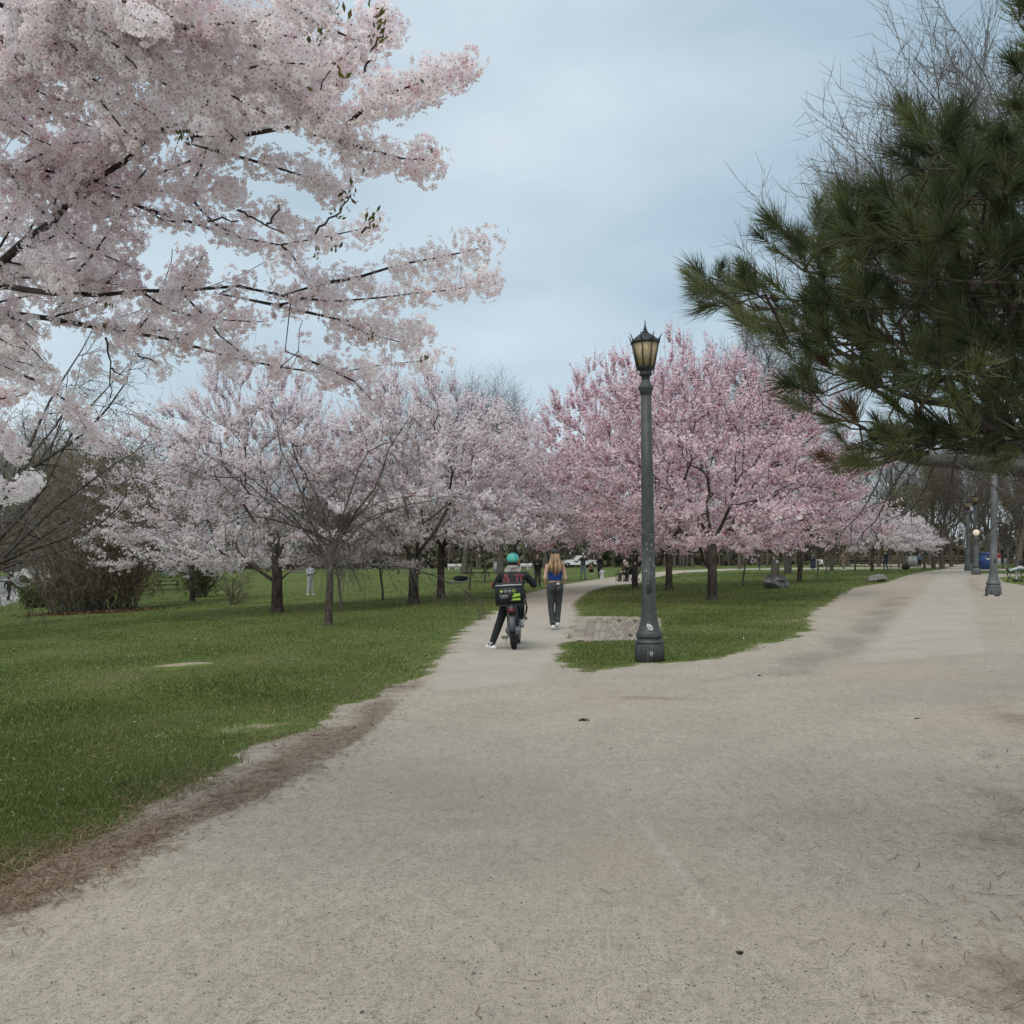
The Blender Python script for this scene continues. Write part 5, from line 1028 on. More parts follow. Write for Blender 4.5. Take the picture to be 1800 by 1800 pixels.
def wheelie(loc, label, c1, c2, w=.75, h=1.15):
    o = empty('recycling_bin', loc, label, 'bin'); part('body', M('bin_' + label[:4].strip(), c1, c2, 8, .45), o, lambda g: (g.box((0, 0, h / 2), (w, .7, h), taper=1.06)))
    part('lid', M('bin_lid_' + label[:4].strip(), tuple(q * .8 for q in c1), c1, 8, .45), o, lambda g: (g.box((0, 0, h + .04), (w * 1.1, .78, .09)), g.box((0, .05, h + .13), (w * .95, .5, .12), taper=.7)))
    for x in (-w * .22, w * .22): part('opening', m_black, o, lambda g, x=x: g.lathe([(.09, -.01), (.09, .01)], 12, c=(x, 0, 0))).location = (0, -.37, h * .86)
    for q in o.children:
        if q.name.startswith('opening'): q.rotation_euler = (math.pi / 2, 0, 0)
    part('notice', M('bin_notice', (.6, .62, .65), None, 6, .5), o, lambda g: g.box((0, -.375, h * .70), (w * .7, .012, .12))); return o
wheelie(on(1737, 74), 'blue recycling bin beside the far globe lamp', (.012, .045, .18), (.015, .06, .22), 1.0, 1.15); wheelie(on(1722, 75), 'black litter bin left of the blue recycling bin', (.014, .014, .015), (.02, .02, .021), .9, 1.1)

# cabinets, barriers, fence, shelter, picnic tables far off
def boxthing(name, loc, dims, label, cat, c, extra=True, rz=0.):
    o = empty(name, loc, label, cat, rz=rz); w, d, h = dims; m = M(name + '_paint', c, tuple(q * .85 for q in c), 3, .6)
    part('cabinet', m, o, lambda g: g.box((0, 0, h / 2), (w, d, h))); part('cap', m, o, lambda g: g.box((0, 0, h + .03), (w * 1.06, d * 1.06, .06)))
    for x in (-w / 4, w / 4): part('door', m, o, lambda g, x=x: g.box((x, -d / 2 - .01, h * .5), (w * .46, .02, h * .86)))
    return o
boxthing('utility_cabinet', on(876, 96), (1.0, .8, 1.15), 'grey utility cabinet on the lawn just left of the rider helmet', 'cabinet', (.33, .35, .34))
boxthing('utility_cabinet', on(1603, 118), (1.1, .8, 1.3), 'pale grey cabinet on the lawn left of the far right path', 'cabinet', (.46, .48, .46))
def far_building(loc, w, d, h, rz, label, c, nwin):
    o = empty('building', loc, label, 'building', rz=rz); m = M('wall_%d' % int(w), c, tuple(q * .86 for q in c), .8, .9, .1); part('wall', m, o, lambda g: g.box((0, 0, h / 2), (w, d, h)))
    part('roof', M('flat_roof', (.13, .12, .11), None, 1, .9), o, lambda g: g.box((0, 0, h + .12), (w + .5, d + .5, .24)))
    for k in range(nwin):
        x = -w / 2 + w * (k + .5) / nwin; f = part('window', M('window_dark', (.04, .045, .05), (.07, .075, .08), 1, .2), o, lambda g, x=x: g.box((x, -d / 2 - .02, h * .55), (w / nwin * .45, .05, h * .35)))
        part('frame', M('window_frame', (.4, .38, .34), None, 2, .7), f, lambda g, x=x: (g.box((x, -d / 2 - .06, h * .55), (.07, .04, h * .35)), g.box((x, -d / 2 - .06, h * .55 - h * .18), (w / nwin * .5, .06, .07))))
    return o
far_building(on(1565, 165), 17, 8, 3.6, .1, 'low tan park building behind the far right trees', (.40, .32, .20), 7)
far_building(on(1290, 215), 34, 12, 6.5, -.05, 'long grey brown building hidden behind the pink trees', (.24, .20, .17), 12)
far_building(on(40, 190), 30, 12, 9, .3, 'dim red brick building beyond the road at the left', (.20, .11, .085), 9)
fe = empty('rail_fence', on(1580, 130), 'low brown rail fence far off on the right lawn', 'fence')
mw_ = M('fence_wood', (.16, .12, .09), None, 3, .9)
for k in range(11): part('post', mw_, fe, lambda g, k=k: g.box((-10 + 2 * k, 0, .6), (.12, .12, 1.3)))
for z in (.4, .8, 1.15): part('rail', mw_, fe, lambda g, z=z: g.box((0, -.08, z), (20.2, .05, .10)))
wb = M('barrier_white', (.62, .62, .60), None, 3, .7)
for i, (px, d) in enumerate(((795, 118), (812, 119), (905, 117), (921, 118), (937, 119), (1440, 150))):
    o = empty('barrier', on(px, d), ['white low barrier board far behind the rightmost lawn trunks', 'second white low barrier board behind the lawn trunks', 'white low barrier just right of the rider helmet', 'middle white low barrier behind the man in the black hoodie', 'white low barrier left of the white pickup', 'white low barrier beyond the pink trees'][i], 'barrier', 'white low barriers across the far lawn')
    part('board', wb, o, lambda g: (g.box((0, 0, .65), (1.15, .08, .5)))); [part('foot', wb, o, lambda g, x=x: g.box((x, 0, .2), (.10, .3, .42))) for x in (-.45, .45)]
st_ = empty('shelter', on(283, 96), 'white and dark glass shelter on the far lawn behind the left blossoms', 'shelter')
part('roof', M('shelter_white', (.62, .64, .66), None, 2, .6), st_, lambda g: g.box((0, 0, 2.65), (2.8, 1.6, .18)))
for x in (-1.3, 1.3): part('post', m_black, st_, lambda g, x=x: g.box((x, -.7, 1.3), (.09, .09, 2.6)))
part('poster_panel', M('shelter_poster', (.62, .68, .74), (.42, .50, .58), 1.2, .4), st_, lambda g: g.box((.5, .6, 1.4), (1.3, .08, 2.2))); part('dark_panel', M('shelter_dark', (.025, .035, .07), None, 2, .3), st_, lambda g: g.box((-.6, .6, 1.6), (.9, .08, 1.9)))
def picnic(loc, label, rz=0.):
    o = empty('picnic_table', loc, label, 'picnic table', rz=rz)
    for k in range(4): part('top_board', m_slat, o, lambda g, k=k: g.box((0, -.27 + .18 * k, .75), (1.9, .165, .05)))
    for y in (-.7, .7): part('bench_board', m_slat, o, lambda g, y=y: g.box((0, y, .45), (1.9, .26, .05)))
    for x in (-.7, .7): part('leg_frame', m_iron, o, lambda g, x=x: (g.tube([(x, -.75, 0), (x, -.2, .74)], .035, 6), g.tube([(x, .75, 0), (x, .2, .74)], .035, 6), g.box((x, 0, .40), (.05, 1.5, .07))))
    return o
picnic(on(840, 78), 'dark picnic table behind the slim trunks left of the rider', .5); picnic(on(296, 78), 'dark picnic table in front of the far shelter', .2)

# ------------------------------------------------------------------ vehicles
m_car = M('car_white', (.72, .73, .74), (.66, .67, .68), 2, .25); m_glass = M('car_glass', (.03, .035, .04), (.05, .055, .06), 2, .12); m_tyre = M('tyre', (.016, .016, .017), (.024, .024, .025), 20, .85, .2); m_rim = M('rim_metal', (.30, .31, .32), None, 9, .35, 0, .8); m_dark = M('dark_trim', (.02, .02, .022), None, 9, .5)
def vehicle(name, loc, rz, label, cat, prof, W2, wx, mat, windows, wr=.4, cabw=.86, seam=None):
    """side profile (x,z) extruded across; x points to the nose"""
    o = empty(name, loc, label, cat, rz=rz)
    def f(g):
        n = len(prof); V = []
        for y, s in ((-W2, 1.), (-W2 * .0, 1.), (W2, 1.)):
            for x, z in prof: k = cabw if z > 1.15 * prof_belt else 1.0; V.append((x, y * k, z))
        V = np.array(V); i = np.arange(n); j = (i + 1) % n; q = []
        for k in range(2): q.append(np.stack([k * n + i, k * n + j, (k + 1) * n + j, (k + 1) * n + i], 1))
        g.add(V, [np.concatenate(q)])
        bm = bmesh.new(); vs_ = [bm.verts.new((x, 0, z)) for x, z in prof]; fc = bm.faces.new(vs_); tr = bmesh.ops.triangulate(bm, faces=[fc])['faces']; bm.verts.index_update(); T = np.array([[v.index for v in t.verts] for t in tr]); bm.free()
        g.add(V[:n], [T]); g.add(V[2 * n:], [T[:, ::-1]])
    prof_belt = windows['belt']; part('body', mat, o, f)
    for sy in (-1, 1):
        for poly in windows['side']:
            P = np.array([(x, sy * (W2 * cabw + .012), z) for x, z in poly]); mk('window', P, [np.array([[0, 1, 2, 3]])], m_glass, o)
        for x in wx:
            w = part('wheel', m_tyre, o, lambda g: g.lathe([(wr * .62, -.12), (wr * .95, -.13), (wr, -.09), (wr, .09), (wr * .95, .13), (wr * .62, .12)], 22)); w.location = (x, sy * (W2 - .10), wr); w.rotation_euler = (math.pi / 2, 0, 0)
            part('rim', m_rim, w, lambda g: g.lathe([(wr * .6, -.132), (wr * .3, -.10), (wr * .3, .10), (wr * .6, .132)], 12))
    for nm, x, m2 in (('headlight', prof[0][0], M('lamp_glass', (.6, .62, .64), None, 4, .2)), ('tail_light', prof[-1][0], M('tail_red', (.35, .02, .02), None, 4, .3))):
        for sy in (-1, 1): part(nm, m2, o, lambda g, x=x, sy=sy: g.box((windows['nose'] if nm == 'headlight' else windows['tail'], sy * W2 * .8, windows['lz']), (.06, .26, .18)))
    return o
prof_t = [(-2.85, .55), (-2.85, 1.22), (-.95, 1.24), (-.85, 1.86), (-.6, 1.92), (.45, 1.90), (.62, 1.84), (1.30, 1.28), (2.45, 1.20), (2.78, 1.05), (2.85, .55), (2.42, .5), (2.30, .80), (2.0, .95), (1.65, .80), (1.52, .45), (-1.30, .45), (-1.42, .80), (-1.75, .95), (-2.1, .80), (-2.22, .5)]
trk = vehicle('pickup_truck', on(1020, 150), math.pi - .12, 'white pickup truck parked behind the people on the path', 'pickup truck', prof_t, .98, (1.95, -1.76), m_car, dict(belt=1.1, side=[[(-.70, 1.32), (.08, 1.32), (.04, 1.80), (-.62, 1.80)], [(.16, 1.32), (1.08, 1.32), (.60, 1.76), (.14, 1.80)]], nose=2.84, tail=-2.85, lz=.98))
part('door_emblem', M('emblem_blue', (.05, .12, .16), None, 9, .5), trk, lambda g: g.box((.55, .99, 1.0), (.5, .012, .2))); part('side_mirror', m_dark, trk, lambda g: g.box((1.0, 1.1, 1.35), (.12, .22, .22))); part('grille', m_dark, trk, lambda g: g.box((2.84, 0, .95), (.05, 1.2, .3)))
prof_c = [(-2.2, .45), (-2.2, .95), (-1.75, 1.02), (-1.3, 1.42), (.2, 1.44), (.95, 1.0), (1.95, .88), (2.2, .7), (2.2, .4), (1.75, .4), (1.62, .62), (1.35, .7), (1.08, .62), (.95, .35), (-1.0, .35), (-1.1, .62), (-1.4, .7), (-1.7, .62), (-1.8, .4)]
def car(loc, rz, label, mat): return vehicle('parked_car', loc, rz, label, 'car', prof_c, .88, (1.35, -1.4), mat, dict(belt=.9, side=[[(-1.25, 1.04), (-.35, 1.04), (-.35, 1.36), (-1.1, 1.36)], [(-.28, 1.04), (.72, 1.04), (.15, 1.38), (-.28, 1.38)]], nose=2.19, tail=-2.2, lz=.75), wr=.33)
car(on(72, 92), .25, 'white car parked across the road at the left', m_car); car(on(48, 102), .3, 'dark grey car on the road at the far left', M('car_dark', (.03, .032, .035), None, 2, .3)); car(on(700, 158), 0., 'grey car far behind the three stemmed cherry', M('car_grey', (.2, .21, .22), None, 2, .3))
car(on(1128, 190), 0., 'dark blue car far behind the lamp post', M('car_blue', (.03, .05, .09), None, 2, .3)); car(on(1780, 175), 0., 'white car far off at the right edge', m_car)

# ------------------------------------------------------------------ people
skin = M('skin', (.56, .36, .27), (.50, .31, .23), 9, .6); skin2 = M('skin_tan', (.36, .21, .14), (.31, .18, .12), 9, .6)
def cloth(name, c, scale=14, rough=.9): return M('cloth_' + name, c, tuple(q * .72 for q in c), scale, rough, .35)
JT = dict(pel=(0, 0, .95), cst=(0, .0, 1.25), nk=(0, -.015, 1.48), hd=(0, .01, 1.63), sL=(-.185, 0, 1.41), sR=(.185, 0, 1.41), eL=(-.245, -.03, 1.13), eR=(.245, -.03, 1.13), wL=(-.25, .06, .88), wR=(.25, .06, .88),
          hL=(-.09, 0, .92), hR=(.09, 0, .92), kL=(-.10, .02, .50), kR=(.10, .02, .50), aL=(-.105, -.03, .09), aR=(.105, -.03, .09))
def V3(p): return np.array(p, float)
def limb(g, pts, rad, n=10): g.tube(pts, rad, n, True)
def torso(g, j, s=1.0, add=0.0, hip=True, shoulder=True):
    pel, cst, nk = V3(j['pel']), V3(j['cst']), V3(j['nk']); side = norm(V3(j['sR']) - V3(j['sL'])); hs = norm(V3(j['hR']) - V3(j['hL']))
    pts = [pel + (pel - cst) * .28, pel + (pel - cst) * .12, pel + (cst - pel) * .15, pel + (cst - pel) * .5, cst, cst + (nk - cst) * .45, cst + (nk - cst) * .78, nk]
    rx = [.10, .165, .16, .138, .158, .175, .15, .062]; ry = [.08, .115, .112, .10, .115, .118, .09, .058]
    K = len(pts); n = 14; a = np.arange(n) / n * 2 * np.pi; Vs = []
    for k in range(K):
        sd = hs if k < 3 else side; ax = norm(pts[min(k + 1, K - 1)] - pts[max(k - 1, 0)]); sd = norm(sd - ax * (sd @ ax)); fr = np.cross(ax, sd)
        Vs.append(pts[k] + np.cos(a)[:, None] * sd * (rx[k] * s + add) + np.sin(a)[:, None] * fr * (ry[k] * s + add))
    i = np.arange(n); jn = (i + 1) % n; q = np.concatenate([np.stack([k * n + i, k * n + jn, (k + 1) * n + jn, (k + 1) * n + i], 1) for k in range(K - 1)])
    Vv = np.concatenate(Vs + [pts[0][None], pts[-1][None]]); c0, c1 = K * n, K * n + 1
    g.add(Vv, [q, np.stack([np.full(n, c0), jn, i], 1), np.stack([np.full(n, c1), (K - 1) * n + i, (K - 1) * n + jn], 1)])
def head_frame(j, yaw=0., tilt=0.): return Matrix.Rotation(yaw, 3, 'Z') @ Matrix.Rotation(tilt, 3, 'X')
def person(loc, rz, label, height, pose, top, bottom, shoes, hairc=(.03, .02, .015), skinm=None, vox=None, extra=None, sleeve=1.0, hair='short', toplow=.0, yaw=0., tilt=0., coat=0., legs='full', hood=None, group=None, wide=1.0, seated=False):
    o = empty('person', loc, label, 'person', group, rz); sc = height / 1.75; o.scale = (sc, sc, sc); skinm = skinm or skin; vox = vox or (.022 if loc[1] < 55 else (.032 if loc[1] < 75 else .045)); j = dict(JT); j.update(pose or {}); HF = head_frame(j, yaw, tilt); hd = V3(j['hd'])
    def hp(x, y, z): return hd + np.array(HF @ Vector((x, y, z)))
    g = G(); torso(g, j, .92 * wide)
    limb(g, [V3(j['nk']) - [0, 0, .06], hp(0, -.01, -.06)], [.058, .055])
    g.ball(hd, (.074, .092, .112), 16, 12, HF); g.ball(hp(0, .035, -.055), (.055, .062, .058), 12, 8, HF)                 # skull, jaw
    g.ball(hp(0, .098, -.012), (.012, .018, .022), 8, 6, HF); [g.ball(hp(s * .075, -.005, -.01), (.010, .020, .030), 8, 6, HF) for s in (-1, 1)]
    for s in 'LR':
        sh, el, wr = V3(j['s' + s]), V3(j['e' + s]), V3(j['w' + s]); limb(g, [V3(j['cst']) * .35 + sh * .65, sh, sh + (el - sh) * .5, el], [.05, .052, .046, .038]); limb(g, [el, el + (wr - el) * .35, wr], [.038, .037, .025])
        h, kn, an = V3(j['h' + s]), V3(j['k' + s]), V3(j['a' + s]); limb(g, [h, h + (kn - h) * .4, kn], [.088, .078, .055]); limb(g, [kn, kn + (an - kn) * .35, an], [.055, .056, .036])
        d = norm(wr - el); up = norm(np.cross(d, np.cross(d, [0, 0, 1.]) + 1e-4)); sd = np.cross(d, up); g.tube([wr, wr + d * .045, wr + d * .085], [.026, .033, .030], 8, True)
    body = fuse(g, 'body', skinm, o, vox); me = body.data
    # fingers: four unequal curled fingers and a thumb on each hand
    bm = bmesh.new(); bm.from_mesh(me); gf = G()
    for s in 'LR':
        el, wr = V3(j['e' + s]), V3(j['w' + s]); d = norm(wr - el); sd = norm(np.cross(d, [1., .2, .1])); pn = np.cross(sd, d); base = wr + d * .085
        for k, (off, ln) in enumerate(((-.026, .066), (-.009, .076), (.009, .070), (.025, .054))):
            b0 = base + sd * off - d * .012; gf.tube([b0, b0 + d * ln * .5 + pn * ln * .08, b0 + d * ln * .78 + pn * ln * .35], [.0095, .0085, .007], 6)
        tb_ = wr + d * .03 + sd * -.028; gf.tube([tb_, tb_ + d * .03 - sd * .022, tb_ + d * .055 - sd * .026 + pn * .01], [.012, .010, .008], 6)
    Vf, fs, _ = gf.arrays(); vv = [bm.verts.new(p) for p in Vf]
    for f in fs:
        for q in f: bm.faces.new([vv[i] for i in q])
    bm.to_mesh(me); bm.free(); [setattr(p, 'use_smooth', True) for p in me.polygons]
    # face
    if extra is None or 'noface' not in extra:
        gfc = G(); [gfc.ball(hp(s * .030, .083, .012), (.011, .008, .006), 8, 6, HF) for s in (-1, 1)]; gfc.build('eyes', m_dark, o); part('mouth', M('lips', (.38, .17, .15), None, 9, .5), o, lambda g: g.ball(hp(0, .092, -.062), (.022, .008, .006), 8, 6, HF))
    # garments
    if top is not None:
        g = G(); torso(g, j, wide, .016)
        if sleeve > 0:
            for s in 'LR':
                sh, el, wr = V3(j['s' + s]), V3(j['e' + s]), V3(j['w' + s]); limb(g, [V3(j['cst']) * .35 + sh * .65, sh, sh + (el - sh) * .5, el], [.07, .071, .066, .058])
                if sleeve > .5: limb(g, [el, el + (wr - el) * .4, wr - norm(wr - el) * .01], [.058, .055, .042])
        if coat > 0:
            pel = V3(j['pel']); g.lathe([(.17, pel[2] + .2), (.185, pel[2]), (.20 + .05 * coat, pel[2] - .35 * coat), (.19 + .06 * coat, pel[2] - .5 * coat)], 14, c=(pel[0], pel[1], 0), sy=.75)
        fuse(g, 'coat' if coat else 'jacket', top, o, vox * .95)
    if bottom is not None:
        g = G(); pel = V3(j['pel']); hc = (V3(j['hL']) + V3(j['hR'])) / 2; g.ball(pel * .6 + hc * .4, (.178 * wide, .132, .13), 14, 10)
        for s in 'LR':
            h, kn, an = V3(j['h' + s]), V3(j['k' + s]), V3(j['a' + s]); limb(g, [h, h + (kn - h) * .4, kn], [.104, .094, .072])
            if legs == 'full': limb(g, [kn, kn + (an - kn) * .4, an + (kn - an) * .06], [.072, .068, .057])
        fuse(g, 'shorts' if legs != 'full' else 'trousers', bottom, o, vox * .95)
    for s in 'LR':
        an, kn = V3(j['a' + s]), V3(j['k' + s]); toe = V3(j.get('t' + s, an + [0, .15, -.055])); f = norm((toe - an) * [1, 1, .2]); g = G()
        g.ball(an - f * .015 + [0, 0, -.035], (.044, .055, .05), 10, 8); g.tube([an - f * .03 - [0, 0, .05], (an + toe) / 2 + [0, 0, -.02], toe], [.040, .044, .034], 8, True); x = fuse(g, 'shoe', shoes, o, .012 if vox < .02 else .018)
    if hair == 'short': part('hair', M('hair_%d' % int(hairc[0] * 1000), hairc, tuple(q * 1.6 for q in hairc), 30, .7, .4), o, lambda g: (g.ball(hp(0, -.016, .022), (.082, .094, .104), 14, 10, HF), g.ball(hp(0, -.045, -.03), (.068, .058, .07), 12, 8, HF)), True)
    if extra:
        for k, f in extra.items():
            if callable(f): f(o, j, hp, HF)
    return o
blk, gry, wht = cloth('black', (.014, .014, .016)), cloth('dark_grey', (.055, .058, .062)), M('shoe_white', (.70, .70, .68), (.58, .58, .56), 20, .6)
nvy, jn, den = cloth('navy', (.018, .026, .055)), cloth('charcoal_denim', (.050, .054, .060), 40), cloth('pale_denim', (.16, .20, .22))
jersey, olive, tanc, redc = cloth('light_grey', (.46, .49, .53)), cloth('olive', (.06, .058, .04)), cloth('tan', (.30, .22, .15)), cloth('red', (.45, .05, .05))
shb = M('shoe_black', (.015, .015, .016), None, 20, .5)
phone_pose = dict(eL=(-.24, .02, 1.15), eR=(.24, .02, 1.15), wL=(-.07, .27, 1.20), wR=(.07, .27, 1.20))
def phone(o, j, hp, HF):
    c = (V3(j['wL']) + V3(j['wR'])) / 2 + norm(V3(j['wR']) - V3(j['eR'])) * .1; part('phone', m_dark, o, lambda g: g.box(c, (.075, .012, .15), Matrix.Rotation(-.5, 3, 'X')))
person(on(945, 50), math.pi, 'man in a black hoodie and dark trousers looking at his phone by the path', 1.76, phone_pose, blk, gry, shb, tilt=-.25, extra=dict(p=phone), wide=1.12)
def capb(c, brim=1):
    def f(o, j, hp, HF): part('cap', M('cap_%d' % int(c[0] * 1000), c, None, 20, .8), o, lambda g: (g.ball(hp(0, -.005, .055), (.086, .102, .075), 14, 10, HF), g.ball(hp(0, .10 * brim, .04), (.062, .06, .010), 12, 6, HF)), True)
    return f
def camera_(o, j, hp, HF): part('camera', m_dark, o, lambda g: (g.box(hp(0, .13, -.01), (.13, .06, .085), HF), g.lathe([(.035, 0), (.035, .09)], 12, c=tuple(hp(0, .15, -.05)))))
person(on(1025, 63), math.pi + .1, 'photographer in a dark vest and pale jeans holding a camera to his face', 1.78, dict(eL=(-.30, .10, 1.28), eR=(.30, .10, 1.28), wL=(-.10, .22, 1.52), wR=(.10, .22, 1.52), hL=(-.11, 0, .92), hR=(.11, 0, .92), aL=(-.15, -.02, .09), aR=(.15, -.02, .09)), gry, den, shb, extra=dict(c=capb((.45, .43, .40), .6), k=camera_))
def vest_(o, j, hp, HF):
    g = G(); torso(g, j, 1.0, .032); fuse(g, 'vest', M('vest_orange', (.85, .16, .04), None, 6, .7), o, .02)
person(on(911, 105), math.pi, 'worker in a bright orange vest far behind the rider', 1.76, {}, gry, gry, shb, extra=dict(v=vest_))
sit = dict(pel=(0, 0, .50), cst=(0, .06, .80), nk=(0, .10, 1.03), hd=(0, .14, 1.19), sL=(-.185, .08, .97), sR=(.185, .08, .97), eL=(-.23, .14, .70), eR=(.23, .14, .70), wL=(-.10, .36, .62), wR=(.10, .36, .62), hL=(-.09, .03, .50), hR=(.09, .03, .50), kL=(-.10, .46, .50), kR=(.10, .46, .50), aL=(-.10, .47, .09), aR=(.10, .47, .09))
lean_sit = dict(sit); lean_sit.update(cst=(0, .18, .76), nk=(0, .36, .92), hd=(0, .44, 1.04), sL=(-.18, .32, .86), sR=(.18, .32, .86), eL=(-.2, .40, .62), eR=(.2, .40, .62), wL=(-.05, .56, .60), wR=(.05, .56, .60), tL=(-.10, .62, .035), tR=(.10, .62, .035))
brz = math.radians(-62)
def onbench(base, rz, x, y=.02): return base + Vector((math.cos(rz) * x - math.sin(rz) * y, math.sin(rz) * x + math.cos(rz) * y, 0))
person(onbench(bn, brz, .65, -.05), brz + math.pi, 'seated person in a dark coat leaning forward on the park bench', 1.75, lean_sit, blk, blk, shb, hairc=(.25, .25, .25), tilt=-.5)
person(onbench(bn, brz, -.1, -.02), brz + math.pi, 'seated person in a brown jacket in the middle of the park bench', 1.72, sit, cloth('brown', (.075, .055, .045)), gry, shb, hairc=(.30, .28, .26))
person(on(1113, 60.5), math.pi * .6, 'person in a long dark olive coat standing behind the park bench', 1.80, {}, olive, tanc, shb, hairc=(.38, .36, .34), coat=.9)
person(on(1055, 68), math.pi * .95, 'woman in long black coat standing by the path with hands at her face', 1.72, dict(eL=(-.22, .10, 1.18), eR=(.22, .10, 1.18), wL=(-.05, .20, 1.42), wR=(.05, .20, 1.42)), blk, nvy, shb, extra=dict(c=capb((.02, .02, .022), .5)), coat=.8)
tod = dict(pel=(0, 0, .78), cst=(0, 0, 1.10), nk=(0, 0, 1.34), hd=(0, 0, 1.54), eL=(-.28, .0, 1.16), eR=(.28, 0, 1.16), wL=(-.30, .10, .98), wR=(.30, .10, .98), hL=(-.10, 0, .78), hR=(.10, 0, .78), kL=(-.14, .02, .42), kR=(.14, .02, .42), aL=(-.16, 0, .09), aR=(.16, 0, .09))
person(on(1058.5, 57), 2.6, 'toddler in white trousers and a grey top standing on the path', .88, tod, jersey, M('cloth_white', (.72, .72, .72), None, 8, .8), wht, vox=.03, wide=1.15)
crouch = dict(sit); crouch.update(pel=(0, 0, .28), cst=(0, .1, .58), nk=(0, .16, .80), hd=(0, .2, .95), sL=(-.18, .14, .74), sR=(.18, .14, .74), eL=(-.24, .28, .55), eR=(.24, .28, .55), wL=(-.1, .45, .5), wR=(.1, .45, .5), hL=(-.09, .02, .28), hR=(.09, .02, .28), kL=(-.14, .35, .48), kR=(.14, .35, .48), aL=(-.13, .15, .09), aR=(.13, .15, .09))
person(on(1041, 88), math.pi * .8, 'person in a brown jacket crouching on the lawn in front of the pickup', 1.72, crouch, cloth('rust', (.16, .085, .055)), blk, wht, hairc=(.12, .07, .04))
person(on(545, 51), math.pi * 1.3, 'person in a pale grey tracksuit standing on the lawn looking down at a phone', 1.76, dict(phone_pose, aL=(-.17, .0, .09), aR=(.17, -.02, .09)), jersey, jersey, wht, tilt=-.4, extra=dict(p=phone), wide=1.05)
walk_ = dict(kL=(-.10, .20, .52), aL=(-.10, .10, .12), tL=(-.10, .25, .09), kR=(.10, -.06, .50), aR=(.10, -.30, .16), tR=(.10, -.20, .04), eL=(-.25, -.14, 1.15), wL=(-.25, -.10, .90), eR=(.25, .06, 1.14), wR=(.25, .24, .98))
person(on(15.5, 68), -.2, 'person in black walking away along the sidewalk at the left edge', 1.76, walk_, blk, blk, shb)
person(on(1335, 100), 1.2, 'dark dressed person standing behind the thick trunk at the right', 1.74, {}, blk, gry, shb)
person(on(1429, 97), 2.4, 'woman in a navy dress standing on the far lawn right of the plaque boulder', 1.70, phone_pose, nvy, nvy, shb, coat=1.5, hairc=(.02, .015, .012))
person(on(1446, 99), 1.6, 'person in a white shirt sitting beside a parked bicycle on the far lawn', 1.72, sit, M('cloth_white', (.72, .72, .72)), blk, shb)
person(on(1482, 88), 1.9, 'person in a tan outfit striding left across the far lawn', 1.74, walk_, tanc, tanc, wht, hairc=(.10, .06, .03))
def pack(o, j, hp, HF): part('backpack', blk, o, lambda g: g.ball(V3(j['cst']) + [0, -.17, .06], (.15, .10, .22), 14, 10), True)
person(on(1557, 82), .5, 'man in a navy shirt and jeans with a black backpack on the far lawn', 1.78, dict(phone_pose, kL=(-.12, .08, .5), aL=(-.13, .05, .09), aR=(.14, -.15, .1)), nvy, cloth('dark_denim', (.025, .035, .055)), shb, extra=dict(p=pack))
person(on(1616, 106), math.pi, 'person in a denim jacket and dark trousers near the far end of the gravel', 1.74, {}, cloth('denim', (.10, .14, .20)), blk, M('shoe_tan', (.3, .22, .14)), hairc=(.1, .07, .05))
person(on(1756, 118), math.pi, 'person in a red top far off beyond the blue bin', 1.72, {}, redc, M('cloth_white', (.72, .72, .72)), wht); person(on(1766, 119), 2.8, 'person in a dark top far off beside the one in red', 1.76, {}, blk, jersey, wht)
cross = dict(sit); cross.update(kL=(-.08, .46, .56), aL=(.12, .78, .44), tL=(.14, .90, .52), cst=(0, -.05, .8), nk=(0, -.08, 1.03), hd=(0, -.06, 1.2), sL=(-.185, -.07, .97), sR=(.185, -.07, .97))
person(onbench(bn2p, math.radians(-80), .1, -.02), math.radians(-80) + math.pi, 'seated person with crossed legs in pale grey trousers at the right edge', 1.75, cross, blk, jersey, shb)
# parked bicycle and bag on the far lawn
def simple_bike(loc, rz, label):
    o = empty('bicycle', loc, label, 'bicycle', rz=rz)
    for y in (-.5, .5): part('wheel', m_dark, o, lambda g, y=y: g.tube([(0, y + .33 * math.cos(t), .34 + .33 * math.sin(t)) for t in np.linspace(0, 6.283, 25)], .02, 6, False))
    part('frame', m_dark, o, lambda g: [g.tube([a, b_], .018, 6) for a, b_ in (((0, -.5, .34), (0, -.12, .30)), ((0, -.5, .34), (0, -.22, .80)), ((0, -.12, .30), (0, -.25, .92)), ((0, -.12, .30), (0, .34, .82)), ((0, -.22, .80), (0, .34, .85)), ((0, .5, .34), (0, .32, .98)))])
    part('saddle', m_dark, o, lambda g: g.ball((0, -.27, .95), (.06, .13, .03), 8, 6)); part('handlebar', m_dark, o, lambda g: g.tube([(-.28, .28, 1.0), (0, .34, .98), (.28, .28, 1.0)], .014, 6)); return o
simple_bike(on(1460, 98), 1.3, 'bicycle parked on the far lawn beside the seated person in white')
bag = empty('bag', on(1592, 92), 'black bag lying on the far lawn right of the man in navy', 'bag'); part('bag_body', blk, bag, lambda g: g.ball((0, 0, .25), (.42, .25, .27), 12, 8), True); part('bag_strap', blk, bag, lambda g: g.tube([(-.25, 0, .4), (0, 0, .68), (.25, 0, .4)], .025, 6))
bk = empty('blanket', on(811, 66), 'dark bag and pale blue blanket spread on the lawn left of the slim trunk', 'blanket'); part('cloth', M('blanket_blue', (.20, .32, .36), None, 2, .9), bk, lambda g: g.box((0, 0, .02), (1.6, 1.0, .04))); part('bag_body', blk, bk, lambda g: g.ball((-.05, 0, .24), (.55, .25, .20), 12, 8), True)

